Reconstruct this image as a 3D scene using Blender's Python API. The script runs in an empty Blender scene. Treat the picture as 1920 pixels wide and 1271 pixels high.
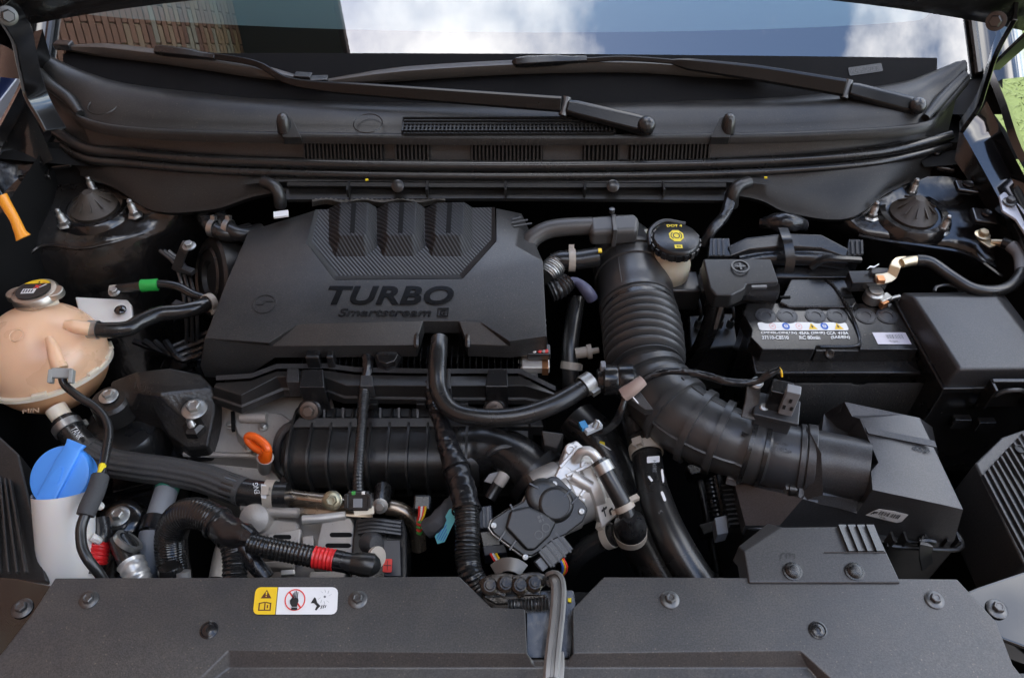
import bpy, bmesh, math, random
from mathutils import Vector, Matrix, noise as mnoise
random.seed(7)
sc = bpy.context.scene
COL = sc.collection
R = math.radians

# ------------------------------------------------------------------ camera
FPX, CX, CY, CAMH, PITCH = 1530.0, 960.0, 635.5, 1.60, R(48)
cam_d = bpy.data.cameras.new('camera')
cam = bpy.data.objects.new('camera', cam_d)
COL.objects.link(cam)
cam.location = (0, 0, CAMH)
cam.rotation_euler = (R(90) - PITCH, 0, 0)
cam_d.sensor_width = 36
cam_d.lens = FPX / 1920 * 36
cam_d.clip_start = 0.05
cam_d.clip_end = 500
sc.camera = cam

# ------------------------------------------------------------------ sky, sun, exposure
SUN_EL, SUN_AZ = R(62), R(-78)          # from the left, behind the house: the car stands in its shade
world = bpy.data.worlds.new('World')
sc.world = world
world.use_nodes = True
wn, wl = world.node_tree.nodes, world.node_tree.links
wn.clear()
w_out = wn.new('ShaderNodeOutputWorld')
w_bg = wn.new('ShaderNodeBackground')
w_bg.inputs['Strength'].default_value = 0.15
w_sky = wn.new('ShaderNodeTexSky')
w_sky.sky_type = 'NISHITA'
w_sky.sun_disc = False
w_sky.sun_elevation = SUN_EL
w_sky.sun_rotation = SUN_AZ
w_sky.air_density = 1.0
w_sky.dust_density = 0.8
# cumulus layer: noise on the sky plane (direction divided by its height)
w_tc = wn.new('ShaderNodeTexCoord')
w_sep = wn.new('ShaderNodeSeparateXYZ')
w_max = wn.new('ShaderNodeMath'); w_max.operation = 'MAXIMUM'; w_max.inputs[1].default_value = 0.06
w_cmb = wn.new('ShaderNodeCombineXYZ')
w_dx = wn.new('ShaderNodeMath'); w_dx.operation = 'DIVIDE'
w_dy = wn.new('ShaderNodeMath'); w_dy.operation = 'DIVIDE'
w_noi = wn.new('ShaderNodeTexNoise')
w_noi.inputs['Scale'].default_value = 1.3
w_noi.inputs['Detail'].default_value = 9
w_noi.inputs['Roughness'].default_value = 0.58
w_map = wn.new('ShaderNodeMapping')
w_map.inputs['Location'].default_value = (12.533, 6.0205, 0.0)
w_ramp = wn.new('ShaderNodeValToRGB')
w_ramp.color_ramp.elements[0].position = 0.48
w_ramp.color_ramp.elements[1].position = 0.60
w_mix = wn.new('ShaderNodeMix'); w_mix.data_type = 'RGBA'
w_mix.inputs['B'].default_value = (12.4, 12.1, 11.8, 1)
wl.new(w_tc.outputs['Generated'], w_sep.inputs[0])
wl.new(w_sep.outputs['Z'], w_max.inputs[0])
wl.new(w_sep.outputs['X'], w_dx.inputs[0]); wl.new(w_max.outputs[0], w_dx.inputs[1])
wl.new(w_sep.outputs['Y'], w_dy.inputs[0]); wl.new(w_max.outputs[0], w_dy.inputs[1])
wl.new(w_dx.outputs[0], w_cmb.inputs['X']); wl.new(w_dy.outputs[0], w_cmb.inputs['Y'])
wl.new(w_cmb.outputs[0], w_map.inputs['Vector'])
wl.new(w_map.outputs[0], w_noi.inputs['Vector'])
wl.new(w_noi.outputs['Fac'], w_ramp.inputs[0])
wl.new(w_ramp.outputs[0], w_mix.inputs['Factor'])
wl.new(w_sky.outputs[0], w_mix.inputs['A'])
wl.new(w_mix.outputs['Result'], w_bg.inputs['Color'])
wl.new(w_bg.outputs[0], w_out.inputs['Surface'])

sun_d = bpy.data.lights.new('sun', 'SUN')
sun_d.energy = 3.5
sun_d.angle = R(0.5)
sun_d.color = (1.0, 0.95, 0.87)
sun = bpy.data.objects.new('sun', sun_d)
COL.objects.link(sun)
# light travels from (azimuth measured from +Y towards +X) down
sdir = Vector((math.sin(SUN_AZ) * math.cos(SUN_EL), math.cos(SUN_AZ) * math.cos(SUN_EL), math.sin(SUN_EL)))
sun.rotation_euler = sdir.to_track_quat('Z', 'Y').to_euler()

vs = sc.view_settings
vs.view_transform = 'Standard'
vs.look = 'None'
vs.exposure = 2.1
vs.gamma = 1.0
vs.use_curve_mapping = False
sc.cycles.max_bounces = 6
sc.cycles.use_denoising = True

# ------------------------------------------------------------------ projection helpers (pixel of the 1920 px photograph + a height or depth)
_c, _s = math.cos(PITCH), math.sin(PITCH)
CAMV = Vector((0, 0, CAMH))
FWD = Vector((0, _c, -_s)); UPV = Vector((0, _s, _c)); RGT = Vector((1, 0, 0))
ZUP = Vector((0, 0, 1))
def ray(u, v):
    return FWD + RGT * ((u - CX) / FPX) + UPV * ((CY - v) / FPX)
def P(u, v, z):
    r = ray(u, v); return CAMV + r * ((z - CAMH) / r.z)
def Q(u, v, d):
    return CAMV + ray(u, v) * d
def YP(u, v, y):
    r = ray(u, v); return CAMV + r * (y / r.y)
def dep(p):
    return (p - CAMV).dot(FWD)
def px(n, p):
    return n * dep(p) / FPX
def PL(seq):
    return [P(*t) for t in seq]
def QL(seq):
    return [Q(*t) for t in seq]

# ------------------------------------------------------------------ materials
def _n(nt, t, **kw):
    n = nt.nodes.new(t)
    for k, v in kw.items():
        setattr(n, k, v)
    return n
MATS = {}
def mat(name, col, rough=0.5, metal=0.0, grain=None, var=0.0, vscale=9.0, dust=0.0, dustcol=(0.20, 0.165, 0.12), coat=0.0,
        sss=0.0, trans=0.0, ior=1.5, rvar=0.0, wave=None, spec=0.62, sheen=0.0):
    m = bpy.data.materials.new(name); m.use_nodes = True
    nt = m.node_tree; L = nt.links
    b = nt.nodes['Principled BSDF']
    b.inputs['Roughness'].default_value = rough
    b.inputs['Metallic'].default_value = metal
    b.inputs['IOR'].default_value = ior
    b.inputs['Specular IOR Level'].default_value = spec
    if coat: b.inputs['Coat Weight'].default_value = coat; b.inputs['Coat Roughness'].default_value = 0.06
    if trans: b.inputs['Transmission Weight'].default_value = trans
    if sss:
        b.inputs['Subsurface Weight'].default_value = sss
        b.inputs['Subsurface Radius'].default_value = (0.012, 0.008, 0.005)
        b.inputs['Subsurface Scale'].default_value = 1.0
    tc = _n(nt, 'ShaderNodeTexCoord')
    c4 = (*col, 1)
    b.inputs['Base Color'].default_value = c4
    last = None
    if var or dust or rvar:
        n1 = _n(nt, 'ShaderNodeTexNoise'); n1.inputs['Scale'].default_value = vscale; n1.inputs['Detail'].default_value = 6
        L.new(tc.outputs['Object'], n1.inputs['Vector'])
        if var:
            mx = _n(nt, 'ShaderNodeMix', data_type='RGBA')
            mx.inputs['A'].default_value = tuple(max(0, c * (1 - var)) for c in col) + (1,)
            mx.inputs['B'].default_value = tuple(min(1, c * (1 + var)) for c in col) + (1,)
            L.new(n1.outputs['Fac'], mx.inputs['Factor'])
            last = mx.outputs['Result']
        if dust:
            n2 = _n(nt, 'ShaderNodeTexNoise'); n2.inputs['Scale'].default_value = vscale * 3.1; n2.inputs['Detail'].default_value = 10
            n2.inputs['Roughness'].default_value = 0.7
            L.new(tc.outputs['Object'], n2.inputs['Vector'])
            ge = _n(nt, 'ShaderNodeNewGeometry')
            sp = _n(nt, 'ShaderNodeSeparateXYZ'); L.new(ge.outputs['Normal'], sp.inputs[0])
            mr = _n(nt, 'ShaderNodeMapRange'); mr.inputs[1].default_value = 0.1; mr.inputs[2].default_value = 1.0
            mr.inputs[3].default_value = 0.25; mr.inputs[4].default_value = 1.0
            L.new(sp.outputs['Z'], mr.inputs[0])
            rp = _n(nt, 'ShaderNodeValToRGB'); rp.color_ramp.elements[0].position = 0.38; rp.color_ramp.elements[1].position = 0.72
            L.new(n2.outputs['Fac'], rp.inputs[0])
            mu = _n(nt, 'ShaderNodeMath', operation='MULTIPLY'); L.new(rp.outputs[0], mu.inputs[0]); L.new(mr.outputs[0], mu.inputs[1])
            mu2 = _n(nt, 'ShaderNodeMath', operation='MULTIPLY'); L.new(mu.outputs[0], mu2.inputs[0]); mu2.inputs[1].default_value = dust
            # fine specks of dirt
            n3 = _n(nt, 'ShaderNodeTexNoise'); n3.inputs['Scale'].default_value = 420; n3.inputs['Detail'].default_value = 2
            L.new(tc.outputs['Object'], n3.inputs['Vector'])
            r3 = _n(nt, 'ShaderNodeValToRGB'); r3.color_ramp.elements[0].position = 0.67; r3.color_ramp.elements[1].position = 0.73
            L.new(n3.outputs['Fac'], r3.inputs[0])
            m3 = _n(nt, 'ShaderNodeMath', operation='MULTIPLY_ADD'); L.new(r3.outputs[0], m3.inputs[0])
            m3.inputs[1].default_value = 0.5 * min(1, dust * 8); L.new(mu2.outputs[0], m3.inputs[2])
            mx2 = _n(nt, 'ShaderNodeMix', data_type='RGBA')
            if last is None: mx2.inputs['A'].default_value = c4
            else: L.new(last, mx2.inputs['A'])
            mx2.inputs['B'].default_value = (*dustcol, 1)
            L.new(m3.outputs[0], mx2.inputs['Factor'])
            last = mx2.outputs['Result']
        if rvar:
            mr2 = _n(nt, 'ShaderNodeMapRange'); mr2.inputs[1].default_value = 0.3; mr2.inputs[2].default_value = 0.7
            mr2.inputs[3].default_value = max(0.02, rough - rvar); mr2.inputs[4].default_value = min(1, rough + rvar)
            L.new(n1.outputs['Fac'], mr2.inputs[0]); L.new(mr2.outputs[0], b.inputs['Roughness'])
    if grain and grain[0] >= 800:
        ns = _n(nt, 'ShaderNodeTexNoise'); ns.inputs['Scale'].default_value = 620; ns.inputs['Detail'].default_value = 1
        L.new(tc.outputs['Object'], ns.inputs['Vector'])
        ms = _n(nt, 'ShaderNodeMapRange'); ms.inputs[1].default_value = 0.35; ms.inputs[2].default_value = 0.65; ms.inputs[3].default_value = 0.78; ms.inputs[4].default_value = 1.28
        L.new(ns.outputs['Fac'], ms.inputs[0])
        vm = _n(nt, 'ShaderNodeVectorMath', operation='SCALE')
        if last is None: vm.inputs[0].default_value = col
        else: L.new(last, vm.inputs[0])
        L.new(ms.outputs[0], vm.inputs['Scale']); last = vm.outputs['Vector']
    if last is not None: L.new(last, b.inputs['Base Color'])
    if grain:
        n4 = _n(nt, 'ShaderNodeTexNoise'); n4.inputs['Scale'].default_value = grain[0]; n4.inputs['Detail'].default_value = 3
        L.new(tc.outputs['Object'], n4.inputs['Vector'])
        bp = _n(nt, 'ShaderNodeBump'); bp.inputs['Strength'].default_value = grain[1]; bp.inputs['Distance'].default_value = grain[2] if len(grain) > 2 else 0.0005
        L.new(n4.outputs['Fac'], bp.inputs['Height'])
        L.new(bp.outputs[0], b.inputs['Normal'])
    MATS[name] = m
    return m

PLA = mat('black_plastic', (0.018, 0.0178, 0.0175), 0.34, grain=(900, 0.25, 0.0005), var=0.22, dust=0.05, rvar=0.06)
PLA2 = mat('dark_smooth_plastic', (0.012, 0.012, 0.0125), 0.26, grain=(700, 0.2, 0.0005), var=0.2, dust=0.035, rvar=0.08)
PLG = mat('grey_grained_plastic', (0.036, 0.036, 0.037), 0.36, grain=(900, 0.3, 0.0005), var=0.2, dust=0.05, rvar=0.05)
COWLM = mat('cowl_plastic', (0.012, 0.0118, 0.0115), 0.38, grain=(850, 0.25, 0.0005), var=0.3, dust=0.05, rvar=0.07, spec=.4)
CVR = mat('cover_plastic', (0.026, 0.0258, 0.0255), 0.35, grain=(950, 0.35, 0.0005), var=0.2, dust=0.075, rvar=0.06)
RUB = mat('black_rubber', (0.015, 0.015, 0.015), 0.27, grain=(500, 0.15, 0.0004), var=0.25, dust=0.035, rvar=0.08)
TAPE = mat('black_tape', (0.011, 0.011, 0.012), 0.27, grain=(170, 0.35, 0.0016), var=0.2, rvar=0.10)
LOOM = mat('split_loom', (0.013, 0.013, 0.013), 0.26, var=0.2, dust=0.03, rvar=0.08)
PAINT = mat('black_paint', (0.006, 0.006, 0.0065), 0.24, grain=(22, 0.30, 0.010), var=0.3, dust=0.07, dustcol=(0.16, 0.12, 0.085), rvar=0.10, coat=0.35)
PAINT2 = mat('gloss_black_paint', (0.005, 0.005, 0.0055), 0.10, var=0.2, dust=0.012, coat=0.6)
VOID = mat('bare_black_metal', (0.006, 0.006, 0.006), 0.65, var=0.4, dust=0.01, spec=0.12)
CAST = mat('cast_aluminium', (0.40, 0.365, 0.325), 0.5, metal=0.35, grain=(380, 0.35, 0.0008), var=0.22, dust=0.22, dustcol=(0.16, 0.12, 0.09), rvar=0.10)
ALU = mat('machined_aluminium', (0.62, 0.60, 0.56), 0.40, metal=0.6, grain=(300, 0.2, 0.0006), var=0.15, rvar=0.10)
ZINC = mat('zinc_steel', (0.46, 0.455, 0.43), 0.42, metal=0.95, var=0.2, vscale=60, rvar=0.1)
DKST = mat('dark_steel', (0.12, 0.12, 0.12), 0.38, metal=0.8, var=0.3, vscale=50, dust=0.08, rvar=0.1)
WHP = mat('white_plastic', (0.72, 0.69, 0.64), 0.40, sss=0.25, var=0.05)
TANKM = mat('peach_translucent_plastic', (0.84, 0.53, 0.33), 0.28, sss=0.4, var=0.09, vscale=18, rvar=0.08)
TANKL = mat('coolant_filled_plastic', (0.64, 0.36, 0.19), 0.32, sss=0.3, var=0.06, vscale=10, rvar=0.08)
TANKM2 = mat('pale_moulded_seam', (0.80, 0.70, 0.55), 0.42, sss=0.3, var=0.06)
MILK = mat('milky_bottle_plastic', (0.74, 0.66, 0.50), 0.36, sss=0.4, var=0.12, vscale=30)
BLUE = mat('blue_cap_plastic', (0.08, 0.34, 0.93), 0.38, var=0.06, grain=(500, 0.1, 0.0004))
ORG = mat('orange_plastic', (0.90, 0.13, 0.008), 0.30, sss=0.1, var=0.05)
ORGY = mat('amber_grip_plastic', (0.92, 0.34, 0.02), 0.36, var=0.05)
YEL = mat('yellow_print', (0.86, 0.56, 0.01), 0.5)
YEL2 = mat('yellow_lid_print', (0.88, 0.68, 0.01), 0.5)
WHT = mat('white_label', (0.80, 0.80, 0.79), 0.45)
BLK = mat('black_print', (0.012, 0.012, 0.012), 0.5)
GRYP = mat('grey_print', (0.16, 0.165, 0.17), 0.5)
REDP = mat('red_print', (0.75, 0.04, 0.025), 0.5)
REDT = mat('red_tape', (0.66, 0.020, 0.022), 0.34, grain=(240, 0.3, 0.001), var=0.1)
BLUP = mat('blue_print', (0.02, 0.12, 0.50), 0.5)
GRNT = mat('green_collar', (0.02, 0.40, 0.06), 0.42)
TEAL = mat('teal_tag', (0.10, 0.46, 0.50), 0.5)
GREYP = mat('grey_pipe_foam', (0.20, 0.205, 0.215), 0.55, var=0.15, vscale=25, grain=(300, 0.2, 0.0006))
BEIGE = mat('beige_clip', (0.40, 0.345, 0.28), 0.5)
GREYCL = mat('grey_clip', (0.30, 0.30, 0.28), 0.5)
COPR = mat('copper', (0.60, 0.28, 0.13), 0.4, metal=0.9, var=0.2, vscale=60)
SAT = mat('satin_grey_pipe', (0.085, 0.083, 0.08), 0.42, metal=0.3, var=0.2, dust=0.08)
FOIL = mat('heat_foil', (0.42, 0.39, 0.34), 0.38, metal=0.9, var=0.3, vscale=40, grain=(160, 0.8, 0.002))
WRED = mat('wire_red', (0.7, 0.03, 0.02), 0.4); WYEL = mat('wire_yellow', (0.85, 0.50, 0.01), 0.4)
WWHT = mat('wire_white', (0.75, 0.74, 0.7), 0.4); WGRN = mat('wire_green', (0.05, 0.35, 0.06), 0.4); WBLU = mat('wire_blue', (0.04, 0.12, 0.45), 0.4)
FELT = mat('felt_wrap', (0.011, 0.0105, 0.010), 0.9, grain=(420, 0.8, 0.001), var=0.3, dust=0.10)

# diagonal fine stripes (carbon-look insert)
def stripe_mat(nm='carbon_look_plastic', hi=0.055):
    m = bpy.data.materials.new(nm); m.use_nodes = True
    nt = m.node_tree; L = nt.links; b = nt.nodes['Principled BSDF']
    tc = _n(nt, 'ShaderNodeTexCoord'); mp = _n(nt, 'ShaderNodeMapping'); mp.inputs['Rotation'].default_value = (0, 0, R(-38))
    wv = _n(nt, 'ShaderNodeTexWave'); wv.inputs['Scale'].default_value = 74; wv.wave_profile = 'SIN'
    wv.inputs['Distortion'].default_value = 0
    L.new(tc.outputs['Object'], mp.inputs[0]); L.new(mp.outputs[0], wv.inputs[0])
    mr = _n(nt, 'ShaderNodeMapRange'); mr.inputs[3].default_value = 0.60; mr.inputs[4].default_value = 0.26
    L.new(wv.outputs['Fac'], mr.inputs[0]); L.new(mr.outputs[0], b.inputs['Roughness'])
    mx = _n(nt, 'ShaderNodeMix', data_type='RGBA'); mx.inputs['A'].default_value = (0.004, 0.004, 0.004, 1); mx.inputs['B'].default_value = (hi, hi, hi, 1)
    L.new(wv.outputs['Fac'], mx.inputs['Factor']); L.new(mx.outputs['Result'], b.inputs['Base Color'])
    bp = _n(nt, 'ShaderNodeBump'); bp.inputs['Strength'].default_value = 0.7; bp.inputs['Distance'].default_value = 0.0008
    L.new(wv.outputs['Fac'], bp.inputs['Height']); L.new(bp.outputs[0], b.inputs['Normal'])
    return m
CARB = stripe_mat()
CARB2 = stripe_mat('carbon_look_rib', 0.022)

def braid_mat():
    m = bpy.data.materials.new('woven_sleeve'); m.use_nodes = True
    nt = m.node_tree; L = nt.links; b = nt.nodes['Principled BSDF']
    uv = _n(nt, 'ShaderNodeTexCoord')
    wv = _n(nt, 'ShaderNodeTexWave'); wv.inputs['Scale'].default_value = 55; wv.bands_direction = 'Y'
    wv.inputs['Distortion'].default_value = 1.2; wv.inputs['Detail Scale'].default_value = 3
    mp = _n(nt, 'ShaderNodeMapping'); mp.inputs['Scale'].default_value = (1, 1, 1)
    L.new(uv.outputs['UV'], wv.inputs[0])
    ch = _n(nt, 'ShaderNodeTexNoise'); ch.inputs['Scale'].default_value = 900; L.new(uv.outputs['Object'], ch.inputs['Vector'])
    mx = _n(nt, 'ShaderNodeMix', data_type='RGBA'); mx.inputs['A'].default_value = (0.010, 0.010, 0.010, 1); mx.inputs['B'].default_value = (0.10, 0.097, 0.092, 1)
    mm = _n(nt, 'ShaderNodeMath', operation='MULTIPLY'); L.new(ch.outputs['Fac'], mm.inputs[0]); mm.inputs[1].default_value = 0.9
    L.new(mm.outputs[0], mx.inputs['Factor']); L.new(mx.outputs['Result'], b.inputs['Base Color'])
    b.inputs['Roughness'].default_value = 0.5
    bp = _n(nt, 'ShaderNodeBump'); bp.inputs['Strength'].default_value = 0.6; bp.inputs['Distance'].default_value = 0.001
    L.new(ch.outputs['Fac'], bp.inputs['Height']); L.new(bp.outputs[0], b.inputs['Normal'])
    return m
BRAID = braid_mat()

# ------------------------------------------------------------------ object helpers
def obj(name, bm, m, parent=None, smooth=38, bevel=0.0, seg=2):
    me = bpy.data.meshes.new(name)
    bmesh.ops.recalc_face_normals(bm, faces=bm.faces[:])
    bm.to_mesh(me); bm.free()
    me.materials.append(m)
    for p in me.polygons: p.use_smooth = True
    if smooth < 180 and not bevel: me.set_sharp_from_angle(angle=R(smooth))
    o = bpy.data.objects.new(name, me); COL.objects.link(o)
    if parent: o.parent = parent
    if bevel:
        md = o.modifiers.new('bevel', 'BEVEL'); md.width = bevel; md.segments = seg
        md.limit_method = 'ANGLE'; md.angle_limit = R(28); md.harden_normals = True
        md.use_clamp_overlap = True
    return o
def tag(o, label, cat=None, group=None, kind=None):
    if label: o['label'] = label
    if cat: o['category'] = cat
    if group: o['group'] = group
    if kind: o['kind'] = kind
    return o
def thing(name, label, cat, group=None):
    o = bpy.data.objects.new(name, None); COL.objects.link(o); o.empty_display_size = 0.02
    return tag(o, label, cat, group)
def inst(name, me, parent, mtx):
    o = bpy.data.objects.new(name, me); COL.objects.link(o)
    if parent: o.parent = parent
    o.matrix_local = mtx
    return o
def BM(): return bmesh.new()

def catmull(pts, step):
    out = []
    n = len(pts)
    for i in range(n - 1):
        p0 = pts[i - 1] if i > 0 else pts[0] * 2 - pts[1]
        p1, p2 = pts[i], pts[i + 1]
        p3 = pts[i + 2] if i + 2 < n else pts[-1] * 2 - pts[-2]
        k = max(2, int(math.ceil((p2 - p1).length / step)))
        for j in range(k):
            t = j / k
            a = 2 * p1; b = p2 - p0; c = 2 * p0 - 5 * p1 + 4 * p2 - p3; d = -p0 + 3 * p1 - 3 * p2 + p3
            out.append(((a + b * t + c * t * t + d * t ** 3) * 0.5, i + t))
    out.append((pts[-1].copy(), n - 1.0))
    return out
def tube(bm, pts, rad, n=14, step=0.006, corr=None, cap=True, squash=None, jitter=0.0):
    """swept round tube; rad is one value or one per point; corr = (pitch, depth[, sharpness])"""
    smp = catmull([Vector(p) for p in pts], step)
    if not isinstance(rad, (list, tuple)): rad = [rad] * len(pts)
    uvl = bm.loops.layers.uv.verify()
    rings = []
    tprev = None; nrm = None; s = 0.0
    for k, (p, t) in enumerate(smp):
        a = smp[min(k + 1, len(smp) - 1)][0] - smp[max(k - 1, 0)][0]
        if a.length < 1e-9: a = tprev or Vector((0, 0, 1))
        a.normalize()
        if nrm is None:
            nrm = a.orthogonal().normalized()
            # start frame: as close to up as can be
            u0 = ZUP - a * ZUP.dot(a)
            if u0.length > 0.05: nrm = u0.normalized()
        else:
            nrm = (nrm - a * nrm.dot(a)).normalized()
        bn = a.cross(nrm)
        if k: s += (p - smp[k - 1][0]).length
        i = min(int(t), len(rad) - 2); f = t - i
        f = f * f * (3 - 2 * f)
        r = rad[i] * (1 - f) + rad[i + 1] * f
        if corr:
            w = 0.5 + 0.5 * math.cos(2 * math.pi * s / corr[0])
            if len(corr) > 2: w = w ** corr[2]
            r += corr[1] * w
        ring = []
        for j in range(n):
            an = 2 * math.pi * j / n
            rr = r
            if jitter: rr += jitter * mnoise.noise(Vector((p.x * 90 + j * 7.1, p.y * 90, p.z * 90 + k * .13)))
            d = nrm * math.cos(an) * rr + bn * math.sin(an) * rr
            if squash: d = d - squash[0] * (d.dot(squash[0])) * (1 - squash[1])
            ring.append(bm.verts.new(p + d))
        rings.append((ring, s))
        tprev = a
    for (r0, s0), (r1, s1) in zip(rings, rings[1:]):
        for j in range(n):
            f = bm.faces.new((r0[j], r0[(j + 1) % n], r1[(j + 1) % n], r1[j]))
            for lp, (uu, vv) in zip(f.loops, ((s0, j / n), (s0, (j + 1) / n), (s1, (j + 1) / n), (s1, j / n))):
                lp[uvl].uv = (uu, vv)
    if cap:
        bm.faces.new(rings[0][0][::-1]); bm.faces.new(rings[-1][0])
    return bm
def frame(origin, axis, ref=None):
    a = Vector(axis).normalized()
    r = Vector(ref) if ref is not None else (Vector((1, 0, 0)) if abs(a.x) < 0.9 else Vector((0, 1, 0)))
    x = (r - a * r.dot(a)).normalized(); y = a.cross(x)
    m = Matrix((x, y, a)).transposed().to_4x4()
    m.translation = origin
    return m
def lathe(bm, prof, mtx=None, n=24, a0=0.0, a1=2 * math.pi, star=None):
    """profile of (radius, height) round local Z"""
    mtx = mtx or Matrix()
    full = abs(a1 - a0 - 2 * math.pi) < 1e-6
    m = n if full else n + 1
    rings = []
    for (r, h) in prof:
        if r < 1e-7:
            rings.append([bm.verts.new(mtx @ Vector((0, 0, h)))]); continue
        rings.append([bm.verts.new(mtx @ Vector((r * math.cos(a0 + (a1 - a0) * j / n), r * math.sin(a0 + (a1 - a0) * j / n), h))) for j in range(m)])
    for A, B in zip(rings, rings[1:]):
        for j in range(n):
            k = (j + 1) % m
            if len(A) == 1 and len(B) == 1: continue
            if len(A) == 1: bm.faces.new((A[0], B[j], B[k]))
            elif len(B) == 1: bm.faces.new((A[j], A[k], B[0]))
            else: bm.faces.new((A[j], A[k], B[k], B[j]))
    return bm
def prism(bm, top, h, draft=0.0, dirv=None):
    """polygon (3D points) extruded by h downwards (or along dirv), the lower outline grown by draft"""
    d = (Vector(dirv) if dirv is not None else Vector((0, 0, -1))) * h
    c = sum(top, Vector()) / len(top)
    A = [bm.verts.new(p) for p in top]
    B = []
    for p in top:
        o = p - c; o.z = 0 if dirv is None else o.z
        B.append(bm.verts.new(p + d + (o.normalized() * draft if draft and o.length > 1e-6 else Vector())))
    n = len(top)
    bm.faces.new(A); bm.faces.new(B[::-1])
    for i in range(n):
        bm.faces.new((A[i], B[i], B[(i + 1) % n], A[(i + 1) % n]))
    return bm
def box(bm, c, size, mtx=None, rz=0.0):
    m = mtx or (Matrix.Translation(c) @ Matrix.Rotation(rz, 4, 'Z'))
    x, y, z = [s / 2 for s in size]
    v = [bm.verts.new(m @ Vector(p)) for p in ((-x, -y, -z), (x, -y, -z), (x, y, -z), (-x, y, -z), (-x, -y, z), (x, -y, z), (x, y, z), (-x, y, z))]
    for f in ((0, 3, 2, 1), (4, 5, 6, 7), (0, 1, 5, 4), (1, 2, 6, 5), (2, 3, 7, 6), (3, 0, 4, 7)):
        bm.faces.new([v[i] for i in f])
    return bm
def grid(bm, rows, close=False, capends=False):
    V = [[bm.verts.new(p) for p in r] for r in rows]
    for A, B in zip(V, V[1:]):
        n = len(A)
        for j in range(n if close else n - 1):
            k = (j + 1) % n
            bm.faces.new((A[j], A[k], B[k], B[j]))
    if capends:
        bm.faces.new(V[0][::-1]); bm.faces.new(V[-1])
    return V
def shell(bm, V, faces, skirt=0.0, thick=0.0):
    """V: dict name -> (u, v, z) or Vector; faces: lists of names; the open rim gets a skirt going straight down"""
    vv = {k: bm.verts.new(p if isinstance(p, Vector) else P(*p)) for k, p in V.items()}
    for f in faces:
        bm.faces.new([vv[k] for k in f])
    if skirt:
        be = [e for e in bm.edges if e.is_boundary]
        r = bmesh.ops.extrude_edge_only(bm, edges=be)
        for g in r['geom']:
            if isinstance(g, bmesh.types.BMVert): g.co.z -= skirt
    return vv
def loft_smooth(pts, k=6):
    """denser copy of a polyline through its points"""
    return [p for p, _ in catmull([Vector(p) for p in pts], max((Vector(pts[i + 1]) - Vector(pts[i])).length for i in range(len(pts) - 1)) / k)]
def dense(pts, n):
    """resample a smooth curve through pts to n points evenly by parameter"""
    pts = [Vector(p) for p in pts]; m = len(pts) - 1; out = []
    for q in range(n):
        t = q / (n - 1) * m; i = min(int(t), m - 1); t -= i
        p0 = pts[i - 1] if i > 0 else pts[0] * 2 - pts[1]
        p1, p2 = pts[i], pts[i + 1]
        p3 = pts[i + 2] if i + 2 <= m else pts[-1] * 2 - pts[-2]
        a = 2 * p1; b = p2 - p0; c = 2 * p0 - 5 * p1 + 4 * p2 - p3; d = -p0 + 3 * p1 - 3 * p2 + p3
        out.append((a + b * t + c * t * t + d * t ** 3) * 0.5)
    return out

# bolts: one mesh for each kind, shared
_BOLT = {}
def bolt_mesh(kind):
    if kind in _BOLT: return _BOLT[kind]
    bm = BM()
    if kind.startswith('flange'):        # hex head with a broad washer; unit hex radius
        lathe(bm, [(0, 0), (1.75, 0), (1.78, 0.12), (1.6, 0.25), (1.0, 0.36), (0, 0.36)], n=24)
        lathe(bm, [(0.98, 0.3), (1.0, 1.0), (0.86, 1.16), (0.62, 1.16), (0.5, 1.08), (0, 1.05)], n=6)
    elif kind.startswith('hex'):
        lathe(bm, [(1.3, 0), (1.3, 0.15), (1.05, 0.3), (1.0, 0.3), (1.0, 1.05), (0.85, 1.2), (0, 1.2)], n=6)
        lathe(bm, [(0, -0.05), (1.55, -0.05), (1.55, 0.2), (1.2, 0.3), (0, 0.3)], n=20)
    elif kind.startswith('stud'):        # flange nut under a threaded stud with a thinner tip
        lathe(bm, [(1.9, 0), (1.9, 0.2), (1.25, 0.5), (1.2, 1.5), (1.0, 1.7)], n=6)
        pr = [(0.95, 1.5)]
        for k in range(5): pr += [(0.95, 1.7 + k * 0.4), (0.80, 1.9 + k * 0.4)]
        pr += [(0.62, 3.8), (0.62, 4.7), (0.42, 5.0), (0, 5.05)]
        lathe(bm, pr, n=14)
    elif kind.startswith('screw'):       # pan head with a cross
        lathe(bm, [(1.0, 0), (1.0, 0.3), (0.8, 0.55), (0.3, 0.62), (0, 0.45)], n=16)
    elif kind.startswith('pin'):         # domed push pin
        lathe(bm, [(1.15, 0), (1.15, 0.14), (0.95, 0.2), (0.93, 0.42), (0.75, 0.6), (0.4, 0.7), (0, 0.73)], n=24)
    me = bpy.data.meshes.new(kind.split('_')[0]); bm.to_mesh(me); bm.free()
    for p in me.polygons: p.use_smooth = True
    me.set_sharp_from_angle(angle=R(32))
    _BOLT[kind] = me
    return me
def bolt(parent, pos, r, kind='flange', m=None, axis=(0, 0, 1), name='bolt', rot=None):
    key = kind + '_' + (m.name if m else '')
    me = bolt_mesh(key)
    if m and not me.materials: me.materials.append(m)
    f = frame(pos, axis) @ Matrix.Rotation(random.random() * 3 if rot is None else rot, 4, 'Z') @ Matrix.Scale(r, 4)
    return inst(name, me, parent, f)

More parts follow.
